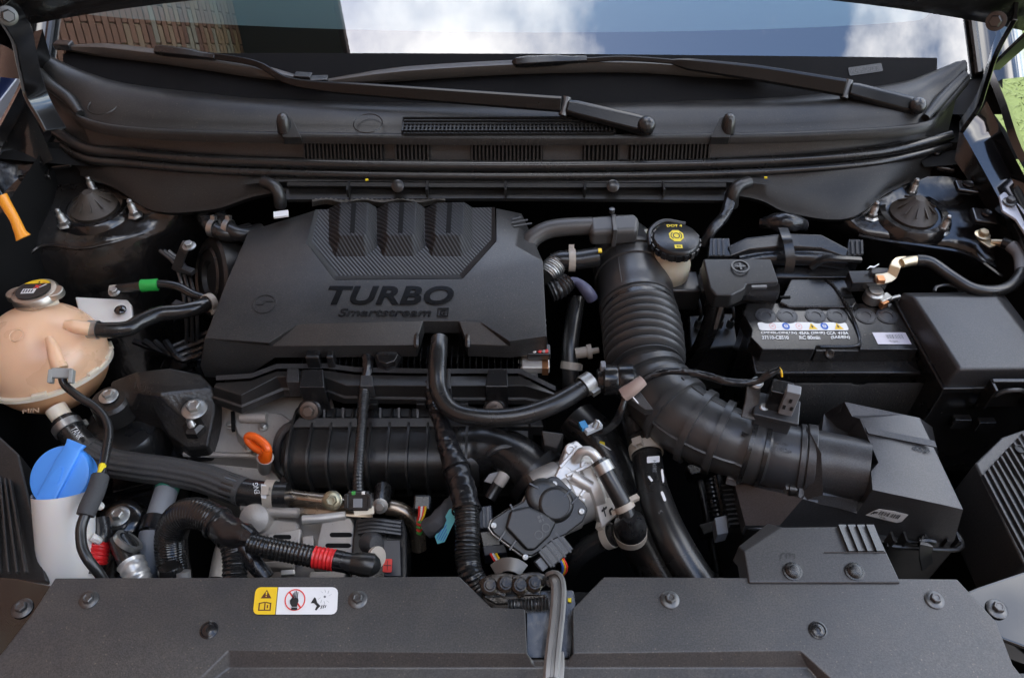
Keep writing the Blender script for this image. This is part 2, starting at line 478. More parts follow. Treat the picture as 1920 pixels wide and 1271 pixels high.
# flat print and raised lettering on a parallelogram given by three corners
def _place(bm_or_pts, bl, br, tl, lift):
    n = (br - bl).cross(tl - bl).normalized()
    return lambda x, y, z=0.0: bl + (br - bl) * x + (tl - bl) * y + n * (lift + z)
def decal(name, polys, bl, br, tl, m, parent, lift=0.0008, thick=0.0):
    bm = BM(); f = _place(None, bl, br, tl, lift); n = (br - bl).cross(tl - bl).normalized()
    for pl in polys:
        top = [f(x, y) for x, y in pl]
        if thick: prism(bm, [t + n * thick for t in top], thick, dirv=-n)
        else: bm.faces.new([bm.verts.new(t) for t in top])
    bmesh.ops.triangulate(bm, faces=[q for q in bm.faces if len(q.verts) > 4])
    return obj(name, bm, m, parent, smooth=30)
def rrect(x0, y0, x1, y1, rx, ry, k=5):
    o = []
    for cx, cy, a in ((x1 - rx, y1 - ry, 0), (x0 + rx, y1 - ry, 90), (x0 + rx, y0 + ry, 180), (x1 - rx, y0 + ry, 270)):
        for j in range(k + 1):
            t = R(a + 90 * j / k); o.append((cx + rx * math.cos(t), cy + ry * math.sin(t)))
    return o
def disc(cx, cy, rx, ry, n=24, a=0.0):
    return [(cx + rx * math.cos(a + 2 * math.pi * j / n), cy + ry * math.sin(a + 2 * math.pi * j / n)) for j in range(n)]
def ringq(cx, cy, rx, ry, w, n=28, a0=0, a1=360, asp=1.0):
    o = []
    for j in range(n):
        t0, t1 = R(a0 + (a1 - a0) * j / n), R(a0 + (a1 - a0) * (j + 1) / n)
        o.append([(cx + rx * math.cos(t0), cy + ry * math.sin(t0)), (cx + rx * math.cos(t1), cy + ry * math.sin(t1)),
                  (cx + (rx - w) * math.cos(t1), cy + (ry - w * asp) * math.sin(t1)), (cx + (rx - w) * math.cos(t0), cy + (ry - w * asp) * math.sin(t0))])
    return o
def text(name, s, bl, br, tl, m, parent, lift=0.0008, ext=0.0, shear=0.0, bold=0.0, space=1.0, curve=None):
    cu = bpy.data.curves.new('t', 'FONT'); cu.body = s; cu.size = 1; cu.shear = shear; cu.offset = bold; cu.space_character = space
    cu.extrude = 0.5 if ext else 0.0; cu.resolution_u = 4
    t = bpy.data.objects.new('t', cu); COL.objects.link(t)
    dg = bpy.context.evaluated_depsgraph_get()
    me = bpy.data.meshes.new_from_object(t.evaluated_get(dg))
    bpy.data.objects.remove(t); bpy.data.curves.remove(cu)
    xs = [v.co.x for v in me.vertices]; ys = [v.co.y for v in me.vertices]
    x0, x1, y0, y1 = min(xs), max(xs), min(ys), max(ys)
    f = curve or _place(None, bl, br, tl, lift)
    for v in me.vertices:
        q = f((v.co.x - x0) / (x1 - x0), (v.co.y - y0) / (y1 - y0), (v.co.z + 0.5) * ext if ext else 0.0)
        v.co = q
    me.materials.clear(); me.materials.append(m); me.name = name
    o = bpy.data.objects.new(name, me); COL.objects.link(o)
    if parent: o.parent = parent
    return o
def hit(u, v, p0, n):
    """where the line of sight through a pixel meets a plane"""
    r = ray(u, v); return CAMV + r * ((p0 - CAMV).dot(n) / r.dot(n))
def band(bm, c, axis, r, w, t=0.0015, n=28):
    """hose clamp: a flat ring of width w round an axis"""
    f = frame(c, axis)
    lathe(bm, [(r, -w / 2), (r + t, -w / 2), (r + t, w / 2), (r, w / 2), (r, -w / 2)], f, n=n)
    return f
def clamp(parent, c, axis, r, w, m, ear=True, ang=90, name='clamp'):
    bm = BM(); f = band(bm, c, axis, r, w)
    if ear:
        a = R(ang)
        g = f @ Matrix.Rotation(a, 4, 'Z')
        for dy in (-1, 1):
            box(bm, None, (r * 0.55, 0.0018, w * 0.8), g @ Matrix.Translation((r * 1.22, dy * r * 0.22, 0)))
        box(bm, None, (0.0018, r * 0.6, w * 0.8), g @ Matrix.Translation((r * 1.48, 0, 0)))
    return obj(name, bm, m, parent, smooth=35)
def ribbon(bm, pts, w, t, nrm):
    """flat bar along a curve: width w along nrm x tangent, thickness t along nrm"""
    sm = catmull([Vector(p) for p in pts], 0.01); rings = []
    for k, (p, _) in enumerate(sm):
        a = (sm[min(k + 1, len(sm) - 1)][0] - sm[max(k - 1, 0)][0]).normalized()
        nn = Vector(nrm); nn = (nn - a * nn.dot(a)).normalized(); s = a.cross(nn)
        rings.append([p + s * w / 2 + nn * t / 2, p - s * w / 2 + nn * t / 2, p - s * w / 2 - nn * t / 2, p + s * w / 2 - nn * t / 2])
    grid(bm, rings, close=True, capends=True)
# ================================================================== the surroundings
def sheet(name, pts, m, z=None):
    bm = BM(); bm.faces.new([bm.verts.new(Vector(p)) for p in pts])
    return tag(obj(name, bm, m), None, None, None, 'structure')
PAVE = mat('driveway_concrete', (0.30, 0.28, 0.25), 0.9, grain=(60, 0.4, 0.003), var=0.2, vscale=2)
LAWNM = mat('lawn_soil', (0.055, 0.080, 0.014), 0.9, grain=(40, 0.4, 0.01), var=0.3, vscale=2.5)
GRASSM = mat('grass_blade', (0.062, 0.090, 0.015), 0.7, var=0.3, vscale=2.5)
sheet('driveway', [(-8, -12, 0), (1.35, -12, 0), (1.35, 14, 0), (-8, 14, 0)], PAVE)
sheet('lawn', [(1.35, -60, 0), (90, -60, 0), (90, 90, 0), (1.35, 90, 0)], LAWNM)
sheet('ground', [(-90, -90, -0.01), (90, -90, -0.01), (90, 90, -0.01), (-90, 90, -0.01)], PAVE)
bm = BM()
for i in range(40000):
    x = 1.37 + random.random() ** 1.6 * 3.5; y = 1.2 + random.random() * 4.2
    h = 0.006 + random.random() * 0.012; a = random.random() * 6.28; w = 0.0025
    dx, dy = math.cos(a) * w, math.sin(a) * w
    lx, ly = random.uniform(-.03, .03), random.uniform(-.03, .03)
    v = [bm.verts.new(p) for p in ((x - dx, y - dy, 0), (x + dx, y + dy, 0), (x + lx, y + ly, h))]
    bm.faces.new(v)
tag(obj('grass', bm, GRASSM, smooth=180), 'mown green grass beyond the right wing of the car', 'grass', None, 'stuff')
# concrete edging strip between drive and lawn
KERB = mat('pale_edging', (0.62, 0.61, 0.58), 0.8, var=0.15, vscale=3, grain=(80, 0.3, 0.002))

# ---- brick house: its side wall stands left of the car (mirrored in the windscreen), an unseen wing is added in front to hold back low sky light
HX, HZ, HT = -2.35, 6.1, R(10)
HM = Matrix.Translation((HX, 0, 0)) @ Matrix.Rotation(HT, 4, 'Z')
BRK = []
for i, c in enumerate(((0.30, 0.15, 0.10), (0.22, 0.105, 0.075), (0.38, 0.25, 0.165), (0.36, 0.31, 0.25))):
    BRK.append(mat('brick_%s' % ('red', 'dark_red', 'orange', 'buff')[i], c, 0.85, grain=(90, 0.5, 0.003), var=0.3, vscale=20))
MORT = mat('mortar', (0.55, 0.45, 0.30), 0.95, grain=(120, 0.5, 0.003), var=0.2, vscale=4)
house = thing('brick_house', 'red and buff brick house wall mirrored at the left of the windscreen', 'house')
def hbox(bm, c, size): return box(bm, None, size, HM @ Matrix.Translation(c))
bm = BM(); hbox(bm, (-0.16, 3.0, HZ / 2), (0.28, 14, HZ)); obj('wall', bm, MORT, house)
SOFF = mat('soffit_board', (0.03, 0.028, 0.026), 0.7, var=0.2)
TILE = mat('roof_tile', (0.10, 0.055, 0.04), 0.8, var=0.3, vscale=5)
EV = 0.95
bm = BM(); hbox(bm, ((EV - 0.3) / 2, 3.0, HZ + 0.06), (EV + 0.3, 14, 0.12)); obj('soffit', bm, SOFF, house)
bm = BM(); prism(bm, [HM @ Vector(q) for q in ((EV + 0.05, -4.1, HZ + 0.13), (EV + 0.05, 10.1, HZ + 0.13), (-3.2, 10.1, HZ + 2.6), (-3.2, -4.1, HZ + 2.6))], 0.1)
obj('roof', bm, TILE, house)
BL, BH = 0.225, 0.075
brick_me = []
for k in range(4):
    b_ = BM(); box(b_, (0, 0, 0), (0.02, BL - 0.012, BH - 0.012))
    me = bpy.data.meshes.new('brick'); b_.to_mesh(me); b_.free(); me.materials.append(BRK[k]); brick_me.append(me)
rest = BM()
for r_ in range(80):
    zc = HZ - BH * (r_ + 0.5)
    for k in range(-30, 40):
        yc = 2.0 + k * BL + (BL / 2 if r_ % 2 else 0)
        if r_ < 27 and -0.2 < yc < 2.25:
            inst('brick', brick_me[random.choice((0, 0, 1, 2, 3))], house, HM @ Matrix.Translation((random.uniform(-.002, .002), yc, zc)))
        elif -3.5 < yc < 8 and zc > 0:
            hbox(rest, (0, yc, zc), (0.02, BL - 0.012, BH - 0.012))
o = obj('brickwork', rest, BRK[0], house); o['kind'] = 'stuff'
# unseen front wing of the house, added tall to block the low front sky
bm = BM(); box(bm, (0.6, -3.65, HZ / 2), (8.0, 0.3, HZ)); obj('added_wing_wall', bm, mat('brown_brick', (.25, .16, .12), .85, grain=(90, .5, .003), var=.3, vscale=20), house)
bm = BM(); prism(bm, [Vector(q) for q in ((-3.6, -3.2, HZ), (4.8, -3.2, HZ), (4.8, -6.2, HZ + 1.8), (-3.6, -6.2, HZ + 1.8))], .12); obj('added_wing_roof', bm, TILE, house)

# ================================================================== the car body round the engine bay
car = thing('car_body', 'black painted bodywork of the car around the open engine bay', 'car')
def part(name, bm, m, parent, **kw): return obj(name, bm, m, parent, **kw)

# bay floor and bulkhead
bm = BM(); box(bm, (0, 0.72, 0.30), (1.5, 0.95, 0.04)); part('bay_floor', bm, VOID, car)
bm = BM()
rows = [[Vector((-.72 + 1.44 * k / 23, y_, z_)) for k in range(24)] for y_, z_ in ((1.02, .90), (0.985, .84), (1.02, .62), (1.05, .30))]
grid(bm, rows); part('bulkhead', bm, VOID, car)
# left wheel-house with its strut turret
def turret(side, rows, capc, studs):
    bm = BM(); grid(bm, [dense(PL(r), 22) for r in rows])
    # fine irregular pressings
    for v in bm.verts:
        v.co.z += 0.004 * mnoise.noise(v.co * 14)
    o = part('strut_tower', bm, PAINT, car, smooth=60)
    c = P(*capc)
    r = px(44, c)
    # raised rim, rubber bellows cap with spokes
    bm = BM(); lathe(bm, [(r * 1.75, -0.022), (r * 1.62, -0.004), (r * 1.42, 0.003), (r * 1.16, 0.002), (r * 1.06, -0.006), (r * 0.5, -0.006)], Matrix.Translation(c), n=40)
    part('turret_rim', bm, PAINT, o, smooth=50)
    bm = BM(); lathe(bm, [(r * 0.96, -0.006), (r * 0.98, 0.002), (r * 0.86, 0.005), (r * 0.80, 0.006), (r * 0.26, 0.026), (r * 0.2, 0.0275), (0, 0.0275)], Matrix.Translation(c), n=36)
    DC = MATS.get('brown_black_rubber') or mat('brown_black_rubber', (0.045, 0.036, 0.028), 0.55, grain=(300, .3, .0006), var=.25, dust=.12)
    cp = part('mount_cap', bm, DC, o, smooth=30)
    bm = BM()
    for k in range(10):
        a = k / 10 * 6.283
        m_ = Matrix.Translation(c + Vector((0, 0, 0.0165))) @ Matrix.Rotation(a, 4, 'Z') @ Matrix.Translation((r * .53, 0, 0)) @ Matrix.Rotation(R(32), 4, 'Y')
        box(bm, None, (r * .62, 0.0016, 0.003), m_)
    part('spoke', bm, DC, cp)
    for s in studs:
        p = P(*s); bolt(o, p, px(7.5, p), 'stud', ZINC, name='stud')
    return o
turret('l', [
    [(-60, 330, .86), (60, 305, .86), (150, 300, .865), (250, 335, .86), (340, 392, .85), (420, 405, .84)],
    [(-60, 405, .835), (60, 385, .838), (160, 375, .838), (250, 385, .835), (330, 405, .83), (420, 415, .82)],
    [(-60, 462, .835), (40, 440, .832), (150, 448, .828), (240, 436, .828), (310, 425, .82), (420, 424, .80)],
    [(-60, 482, .828), (30, 458, .826), (150, 466, .82), (250, 452, .818), (320, 445, .80), (415, 450, .77)],
    [(-60, 600, .75), (60, 560, .76), (150, 560, .745), (250, 540, .745), (310, 520, .74), (410, 500, .70)],
    [(-60, 760, .60), (60, 740, .58), (150, 740, .58), (250, 735, .58), (310, 720, .58), (400, 690, .56)],
    [(-60, 900, .40), (60, 900, .36), (150, 900, .36), (250, 900, .36), (310, 890, .36), (400, 850, .36)]],
    (177, 388, .836), [(178, 362, .838), (122, 422, .836), (254, 404, .834)])
turret('r', [
    [(1500, 400, .83), (1570, 398, .84), (1640, 352, .855), (1760, 330, .865), (1840, 350, .865), (1960, 400, .865)],
    [(1500, 415, .80), (1575, 408, .83), (1640, 395, .838), (1740, 370, .842), (1840, 395, .84), (1960, 440, .84)],
    [(1500, 430, .78), (1585, 425, .825), (1640, 432, .832), (1730, 442, .834), (1830, 450, .834), (1960, 500, .832)],
    [(1510, 450, .74), (1600, 443, .815), (1660, 452, .822), (1730, 462, .824), (1815, 475, .822), (1960, 560, .81)],
    [(1520, 500, .66), (1610, 480, .78), (1670, 490, .785), (1730, 500, .785), (1810, 520, .78), (1960, 640, .74)],
    [(1540, 640, .5), (1620, 640, .56), (1690, 650, .58), (1750, 660, .58), (1830, 680, .58), (1960, 800, .54)],
    [(1540, 800, .36), (1620, 800, .36), (1690, 800, .36), (1750, 800, .36), (1830, 800, .36), (1960, 900, .36)]],
    (1713, 400, .840), [(1707, 366, .842), (1633, 408, .836), (1766, 434, .836)])
# pressed seams on the turrets (sealant beads along the flanges)
bm = BM(); tube(bm, PL([(40, 520, .80), (55, 480, .822), (85, 460, .829), (150, 466, .823), (205, 456, .822), (270, 437, .822)]), 0.0022, n=6)
part('sealant_bead', bm, PAINT, car)
bm = BM(); tube(bm, PL([(1610, 442, .824), (1660, 452, .826), (1735, 462, .828), (1815, 478, .826), (1880, 520, .82)]), 0.003, n=6)
part('sealant_bead', bm, PAINT, car)

# wing flanges: left and right inner wings
bm = BM()
grid(bm, [dense(PL(r), 16) for r in (
    [(1800, 240, .93), (1850, 330, .905), (1920, 460, .88), (2000, 620, .86)],
    [(1835, 215, .94), (1880, 300, .915), (1945, 440, .89), (2040, 620, .87)],
    [(1850, 190, .955), (1900, 290, .93), (1975, 430, .905), (2080, 620, .88)])])
part('inner_wing', bm, PAINT2, car, smooth=60)
bm = BM()
grid(bm, [dense(PL(r), 16) for r in (
    [(1790, 300, .90), (1830, 360, .87), (1890, 450, .85), (1960, 560, .84)],
    [(1800, 240, .93), (1850, 330, .905), (1920, 460, .88), (2000, 620, .86)])])
part('inner_wing_web', bm, PAINT, car, smooth=60)
bm = BM()
grid(bm, [dense(PL(r), 20) for r in (
    [(1845, 125, .99), (1872, 195, .965), (1905, 290, .94), (1990, 430, .915), (2100, 620, .89)],
    [(1856, 118, .995), (1886, 190, .97), (1922, 290, .945), (2010, 430, .92), (2120, 620, .895)],
    [(1860, 122, .95), (1895, 200, .92), (1940, 310, .90), (2040, 450, .87), (2140, 640, .85)])])
part('front_wing', bm, PAINT2, car, smooth=60)
bm = BM()
grid(bm, [dense(PL(r), 16) for r in (
    [(60, 120, .98), (30, 190, .95), (10, 260, .92), (-60, 420, .88)],
    [(40, 160, .955), (10, 240, .92), (-20, 330, .89), (-90, 480, .86)],
    [(100, 300, .90), (40, 330, .875), (-20, 400, .85), (-60, 500, .83)])])
part('inner_wing', bm, PAINT, car, smooth=60)
bm = BM()
grid(bm, [dense(PL(r), 16) for r in (
    [(64, 60, 1.03), (50, 120, 1.0), (20, 190, .96), (-60, 330, .92)],
    [(80, 55, 1.035), (62, 112, 1.005), (32, 178, .97), (-50, 330, .93)],
    [(95, 110, .99), (60, 160, .96), (30, 230, .93), (-60, 380, .90)])])
part('front_wing', bm, PAINT2, car, smooth=60)

for sx in (-1, 1):
    bm = BM(); grid(bm, [[Vector((sx * x, y, z)) for y in (.20, .5, .8, 1.12)] for x, z in ((.685, .90), (.675, .80), (.66, .60), (.64, .28))]); part('inner_wing_wall', bm, VOID, car, smooth=60)
    bm = BM(); grid(bm, [[Vector((sx * x, y, z)) for y in (.98, 1.08, 1.2)] for x, z in ((.60, .885), (.70, .895), (.74, .90))]); part('scuttle_end', bm, VOID, car, smooth=60)
# cabin: roof, sides and tailgate (outside the picture; they shade the engine bay)
bm = BM()
secs = []
for y, hw, zt, in ((1.74, .56, 1.455), (1.95, .57, 1.48), (2.6, .57, 1.49), (3.3, .55, 1.45), (3.75, .58, 1.0), (3.8, .7, .35)):
    secs.append([Vector((-.84, y + (.0 if y > 1.8 else -.5), .35)), Vector((-.85, y + (.0 if y > 1.8 else -.45), .95)), Vector((-hw, y, zt - .03)), Vector((-hw + .06, y, zt)), Vector((hw - .06, y, zt)), Vector((hw, y, zt - .03)), Vector((.85, y + (.0 if y > 1.8 else -.45), .95)), Vector((.84, y + (.0 if y > 1.8 else -.5), .35))])
grid(bm, secs); part('cabin_shell', bm, PAINT2, car, smooth=40)
# pale zinc bracket with a bolt at the right wing
bm = BM(); prism(bm, PL([(1874, 366, .90), (1886, 357, .90), (1912, 360, .90), (1990, 470, .89), (1990, 540, .885), (1905, 410, .895), (1880, 394, .90)]), 0.004)
wb = part('wing_bracket', bm, mat('pale_grey_paint', (0.55, 0.57, 0.62), 0.35, var=.1), car, bevel=0.001)
p = P(1893, 379, .902); bolt(wb, p, px(8, p), 'hex', DKST)

for (u, v, z, w, h) in ((1770, 305, .885, 40, 16), (1812, 345, .88, 46, 20), (1846, 400, .872, 50, 26), (1752, 285, .89, 30, 12)):
    bm = BM(); prism(bm, PL([(u - w / 2, v - h / 2, z), (u + w / 2 - 6, v - h / 2 + 4, z), (u + w / 2 + 4, v + h / 2 + 6, z - .003), (u - w / 2 + 8, v + h / 2, z - .003)]), .008)
    pd = part('pressed_pad', bm, PAINT, car, bevel=.003)
    p = P(u + 4, v, z); bm = BM(); lathe(bm, [(.0075, .0002), (.006, .0022), (.004, .001), (0, .001)], Matrix.Translation(p), n=18); part('grommet', bm, RUB, pd)
for (u, v, z, w, h) in ((60, 320, .878, 60, 20), (110, 300, .885, 40, 16), (20, 365, .862, 50, 22)):
    bm = BM(); prism(bm, PL([(u - w / 2, v - h / 2 + 3, z), (u + w / 2, v - h / 2, z), (u + w / 2 + 3, v + h / 2, z - .003), (u - w / 2 + 3, v + h / 2 + 5, z - .003)]), .008)
    part('pressed_pad', bm, PAINT, car, bevel=.003)
bp_ = thing('brake_pipes', 'thin black brake pipes and clips on the left of the bulkhead', 'brake pipe')
for k in range(3):
    bm = BM(); tube(bm, PL([(300 + k * 8, 470, .80), (330 + k * 9, 500, .79 - k * .004), (345 + k * 10, 560, .77), (350 + k * 10, 630, .72), (340 + k * 10, 700, .66)]), .0028, n=8); part('pipe', bm, DKST, bp_)
for v, z in ((505, .792), (575, .765)):
    bm = BM(); box(bm, P(345, v, z), (.034, .010, .008), rz=-.4); part('pipe_clip', bm, PLG, bp_, bevel=.001)
wc = thing('wiring_bracket', 'small steel bracket with a bolt on the left of the bulkhead', 'bracket')
bm = BM(); ribbon(bm, PL([(352, 455, .835), (345, 468, .828), (338, 485, .81), (330, 508, .79)]), .014, .003, (.2, -.5, .85)); part('bracket', bm, DKST, wc, bevel=.0008)
p = P(355, 462, .838); bolt(wc, p, .006, 'hex', ZINC)
pl2 = thing('drive_pulley', 'black round pulley shield left of the engine cover', 'pulley')
bm = BM(); lathe(bm, [(0, .0), (.022, 0), (.026, .006), (.056, .004), (.060, .0), (.060, -.03), (0, -.03)], frame(P(398, 520, .77), (-.75, -.45, .45)), n=40); part('shield', bm, PLA, pl2, smooth=35)
bm = BM(); lathe(bm, [(.040, .007), (.043, .010), (.046, .007)], frame(P(398, 520, .77), (-.75, -.45, .45)), n=40); part('rim', bm, PLA2, pl2, smooth=35)
ab = thing('brake_modulator', 'black brake modulator block with pipes right of the intake duct', 'brake unit')
bm = BM(); prism(bm, PL([(1290, 590, .70), (1375, 585, .70), (1385, 650, .69), (1295, 655, .69)]), .10); mb = part('block', bm, DKST, ab, bevel=.004)
for k in range(4):
    p = P(1308 + k * 20, 612, .702); bm = BM(); lathe(bm, [(.006, 0), (.006, .010), (.004, .014), (0, .014)], Matrix.Translation(p), n=6); part('union_nut', bm, ZINC, mb)
    bm = BM(); tube(bm, [p + Vector((0, 0, .012)), p + Vector((0, .0, .03)), p + Vector((-.01, .03 + k * .006, .045)), p + Vector((-.05, .07, .04)), p + Vector((-.07, .16, .03))], .0026, n=8); part('brake_line', bm, DKST, ab)
gx = thing('gearbox_cable', 'black gear selector cables under the intake duct at right', 'cable')
for k in range(3):
    bm = BM(); tube(bm, PL([(1290 + k * 14, 760, .70), (1300 + k * 16, 840, .67), (1318 + k * 16, 930, .64), (1340 + k * 16, 1040, .60), (1350 + k * 16, 1100, .58)]), .006 + .001 * k, n=10, step=.0015, corr=(.006, .0012) if k == 1 else None); part('cable', bm, LOOM, gx)
for q in ((1320, 880, .67), (1345, 990, .64)):
    bm = BM(); box(bm, P(*q), (.05, .016, .02), rz=.3); part('cable_clip', bm, PLA2, gx, bevel=.002)
crl = thing('chassis_rail', 'glossy black chassis rail low at the left of the bay', 'chassis rail')
bm = BM(); tube(bm, [Vector((-.50, .30, .62)), Vector((-.50, .45, .63)), Vector((-.49, .60, .64)), Vector((-.48, .80, .64))], .055, n=16, squash=(Vector((0, 0, 1)), .8)); part('rail', bm, PAINT, crl)
for q in ((250, 900, .69), (150, 1010, .68)):
    p = P(*q); bm = BM(); box(bm, p, (.05, .03, .01), rz=.3); part('rail_bracket', bm, PAINT, crl, bevel=.002)
hh = thing('heater_hoses', 'pair of dark heater hoses behind the left of the engine cover', 'hose')
for k in range(2):
    bm = BM(); tube(bm, PL([(380 + k * 30, 400, .83), (395 + k * 28, 425, .835), (430 + k * 24, 440, .83), (470 + k * 20, 432, .82)]), .011, n=14); part('hose', bm, RUB, hh)
    clamp(hh, P(400 + k * 28, 428, .8355), Vector((1, -.3, 0)), .0118, .008, ZINC, ang=60)
bm = BM(); box(bm, P(527, 402, .868), (.020, .012, .003), rz=.2); part('paper_label', bm, WHT, hh)
lh = thing('lower_wiring', 'tangle of dark taped wires low beside the left turret', 'wiring')
for k in range(4):
    bm = BM(); tube(bm, PL([(250 + k * 20, 640, .72), (300 + k * 12, 655 + k * 6, .71), (350 + k * 4, 640 + k * 10, .71), (400, 620 + k * 12, .72)]), .0045 + .0008 * (k % 2), n=8, jitter=.0006); part('wire_run', bm, TAPE, lh)
# front cross member either side of the plastic cover
for nm, pts in (('l', [(-60, 1075, .838), (30, 1082, .838), (108, 1098, .838), (120, 1140, .838), (30, 1260, .835), (-60, 1260, .835)]),
                ('r', [(1780, 1120, .838), (1835, 1098, .838), (1925, 1068, .838), (1990, 1060, .838), (1990, 1240, .835), (1880, 1200, .835)])):
    bm = BM(); prism(bm, PL(pts), 0.03)
    part('cross_member', bm, PAINT2, car, bevel=0.003)
for (u, v) in ((42, 1140), (1869, 1141)):
    p = P(u, v, .838); bolt(car, p, px(11, p), 'flange', DKST)

# bonnet hinges, A-pillars
bonnet = thing('bonnet', 'raised black bonnet whose rear corners show at the top edge', 'car bonnet')
for pts in ([(5, 8, .93), (38, 60, .96), (50, 110, 1.0), (66, 175, 1.05), (104, 245, 1.06)],
            [(1905, 20, .93), (1872, 80, .97), (1852, 140, 1.02), (1835, 190, 1.06), (1802, 240, 1.09)]):
    bm = BM(); ribbon(bm, QL(pts), 0.032, 0.006, (0.9, -0.35, 0.1)); part('hinge_arm', bm, PAINT2, bonnet, bevel=0.0015)
for pts in ([(-30, 55, .95), (20, 75, .98), (52, 100, 1.02)], [(1960, 40, .96), (1900, 95, 1.0), (1862, 130, 1.03)]):
    bm = BM(); ribbon(bm, QL(pts), 0.02, 0.005, (0.3, -0.8, 0.5)); part('hinge_link', bm, PAINT2, bonnet, bevel=0.0015)
for q, ax in (((14, 30, .925), (0.6, -0.7, 0.3)), ((1868, 40, .93), (-0.6, -0.7, 0.3))):
    p = Q(*q); bolt(bonnet, p, 0.007, 'hex', DKST, ax)
# bonnet skin: lower skin with rolled rim; the rear edge is bowed, its corners hang lowest
def hood_pt(x, s, lift=0.0):
    t = R(62)
    e = 0.10 * (1 - (abs(x) / 0.68) ** 2.2)
    ss = s + e
    y = 0.965 - ss * math.cos(t); z = 1.085 + ss * math.sin(t)
    x = x * (1 - .16 * min(1, max(0, s) / .9))
    return Vector((x, y + lift * math.sin(t), z + lift * math.cos(t)))
bm = BM()
xs = [-0.68 + 1.36 * k / 30 for k in range(31)]
ss_ = [0, 0.015, 0.04, 0.10, 0.3, 0.6, 0.92]
lf = [0.012, -0.004, -0.004, -0.012, 0.0, 0.0, 0.0]
grid(bm, [[hood_pt(x, s, l) for x in xs] for s, l in zip(ss_, lf)])
part('inner_panel', bm, PAINT, bonnet, smooth=60)
bm = BM(); grid(bm, [[hood_pt(x * 1.02, s - .004, 0.03) for x in xs] for s in (0, 0.05, 0.3, 0.6, 0.93)]); part('outer_skin', bm, PAINT2, bonnet, smooth=60)
INS = mat('insulation_felt', (0.02, 0.02, 0.02), 0.95, grain=(60, .6, .004), var=.3)
bm = BM(); grid(bm, [[hood_pt(x * 0.8, s, -0.02) for x in xs] for s in (0.12, 0.3, 0.6, 0.85)]); part('insulation_pad', bm, INS, bonnet, smooth=60)

# ---- windscreen
def gl(x, s):                                # point on the glass: across, and up the slope from the base
    y = 1.02 + 0.11 * (x / 0.70) ** 2; z = 0.942 + 0.02 * (x / 0.70) ** 2
    return Vector((x, y + s * math.cos(R(30)), z + s * math.sin(R(30)) ))
def GLP(u, v, lift):
    """point lift above the glass under a pixel"""
    lo, hi = 0.8, 1.7
    for _ in range(40):
        t = (lo + hi) / 2; p = Q(u, v, t)
        y0 = 1.02 + 0.11 * (p.x / 0.70) ** 2; z0 = 0.942 + 0.02 * (p.x / 0.70) ** 2
        if p.z - (z0 + (p.y - y0) * math.tan(R(30))) > lift: lo = t
        else: hi = t
    return Q(u, v, lo)
def glass_mat():
    m = bpy.data.materials.new('windscreen_glass'); m.use_nodes = True
    nt = m.node_tree; L = nt.links; nt.nodes.clear()
    out = _n(nt, 'ShaderNodeOutputMaterial'); mx = _n(nt, 'ShaderNodeMixShader')
    tr = _n(nt, 'ShaderNodeBsdfTransparent'); tr.inputs[0].default_value = (0.80, 0.90, 0.89, 1)
    gs = _n(nt, 'ShaderNodeBsdfGlossy'); gs.inputs['Roughness'].default_value = 0.0; gs.inputs[0].default_value = (1, 1, 1, 1)
    fr = _n(nt, 'ShaderNodeFresnel'); fr.inputs['IOR'].default_value = 2.35
    L.new(fr.outputs[0], mx.inputs[0]); L.new(tr.outputs[0], mx.inputs[1]); L.new(gs.outputs[0], mx.inputs[2]); L.new(mx.outputs[0], out.inputs[0])
    return m
GLASS = glass_mat()
screen = thing('windscreen', 'windscreen mirroring clouds, blue sky and a brick wall', 'windscreen')
XL, XR = -0.735, 0.735
xs = [XL + (XR - XL) * k / 40 for k in range(41)]
bm = BM(); grid(bm, [[gl(x, s) for x in xs] for s in (-0.02, 0.05, 0.1, 0.2, 0.35, 0.6, 0.88)]); part('glass', bm, GLASS, screen, smooth=80)
FRIT = mat('ceramic_frit', (0.006, 0.006, 0.007), 0.8)
# black printed border under the glass: base band with rounded inner corners
bm = BM()
fu = sorted(set([40 + (1880 - 40) * k / 60 for k in range(61)] + [168 - 30 * q / 8 for q in range(9)] + [1722 + 30 * q / 8 for q in range(9)]))
def frit_v(u):
    base = 22 + 33 * math.sin(max(0, min(1, (u - 140) / 1600)) * math.pi) ** .6 + 12 * (u - 140) / 1600
    e = max(0.0, 168 - u, u - 1722)
    if e > 0: base -= 400 if e > 29.9 else 30 - math.sqrt(max(0, 900 - e * e))
    return base
grid(bm, [[GLP(u, frit_v(u) + (215 - frit_v(u)) * f, -0.004) for u in fu] for f in (0, .25, .5, .75, 1)])
part('frit_border', bm, FRIT, screen, smooth=80)
# matte black strip on the glass, painted in as the bonnet's dark reflection
TRIM = mat('dark_reflection_black', (0.004, 0.004, 0.0045), 0.85, var=.3, dust=.01, spec=.15)
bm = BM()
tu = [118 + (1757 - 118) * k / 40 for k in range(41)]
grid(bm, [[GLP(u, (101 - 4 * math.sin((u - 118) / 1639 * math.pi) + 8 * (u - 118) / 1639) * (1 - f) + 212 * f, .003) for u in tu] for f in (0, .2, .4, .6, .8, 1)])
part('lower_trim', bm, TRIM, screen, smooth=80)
# identity number window
c0 = GLP(1596, 139, .0042); ex = GLP(1652, 131, .0042) - c0; ey = GLP(1594, 130, .0042) - c0
decal('number_plate', [rrect(-.06, -.35, 1.06, 1.35, .05, .3)], c0, c0 + ex, c0 + ey, BLK, screen, 0.0)
text('number_print', '>NLHBM51DAPZ287386', c0, c0 + ex, c0 + ey, mat('etched_number', (.07, .07, .07), .6), screen, 0.0005)
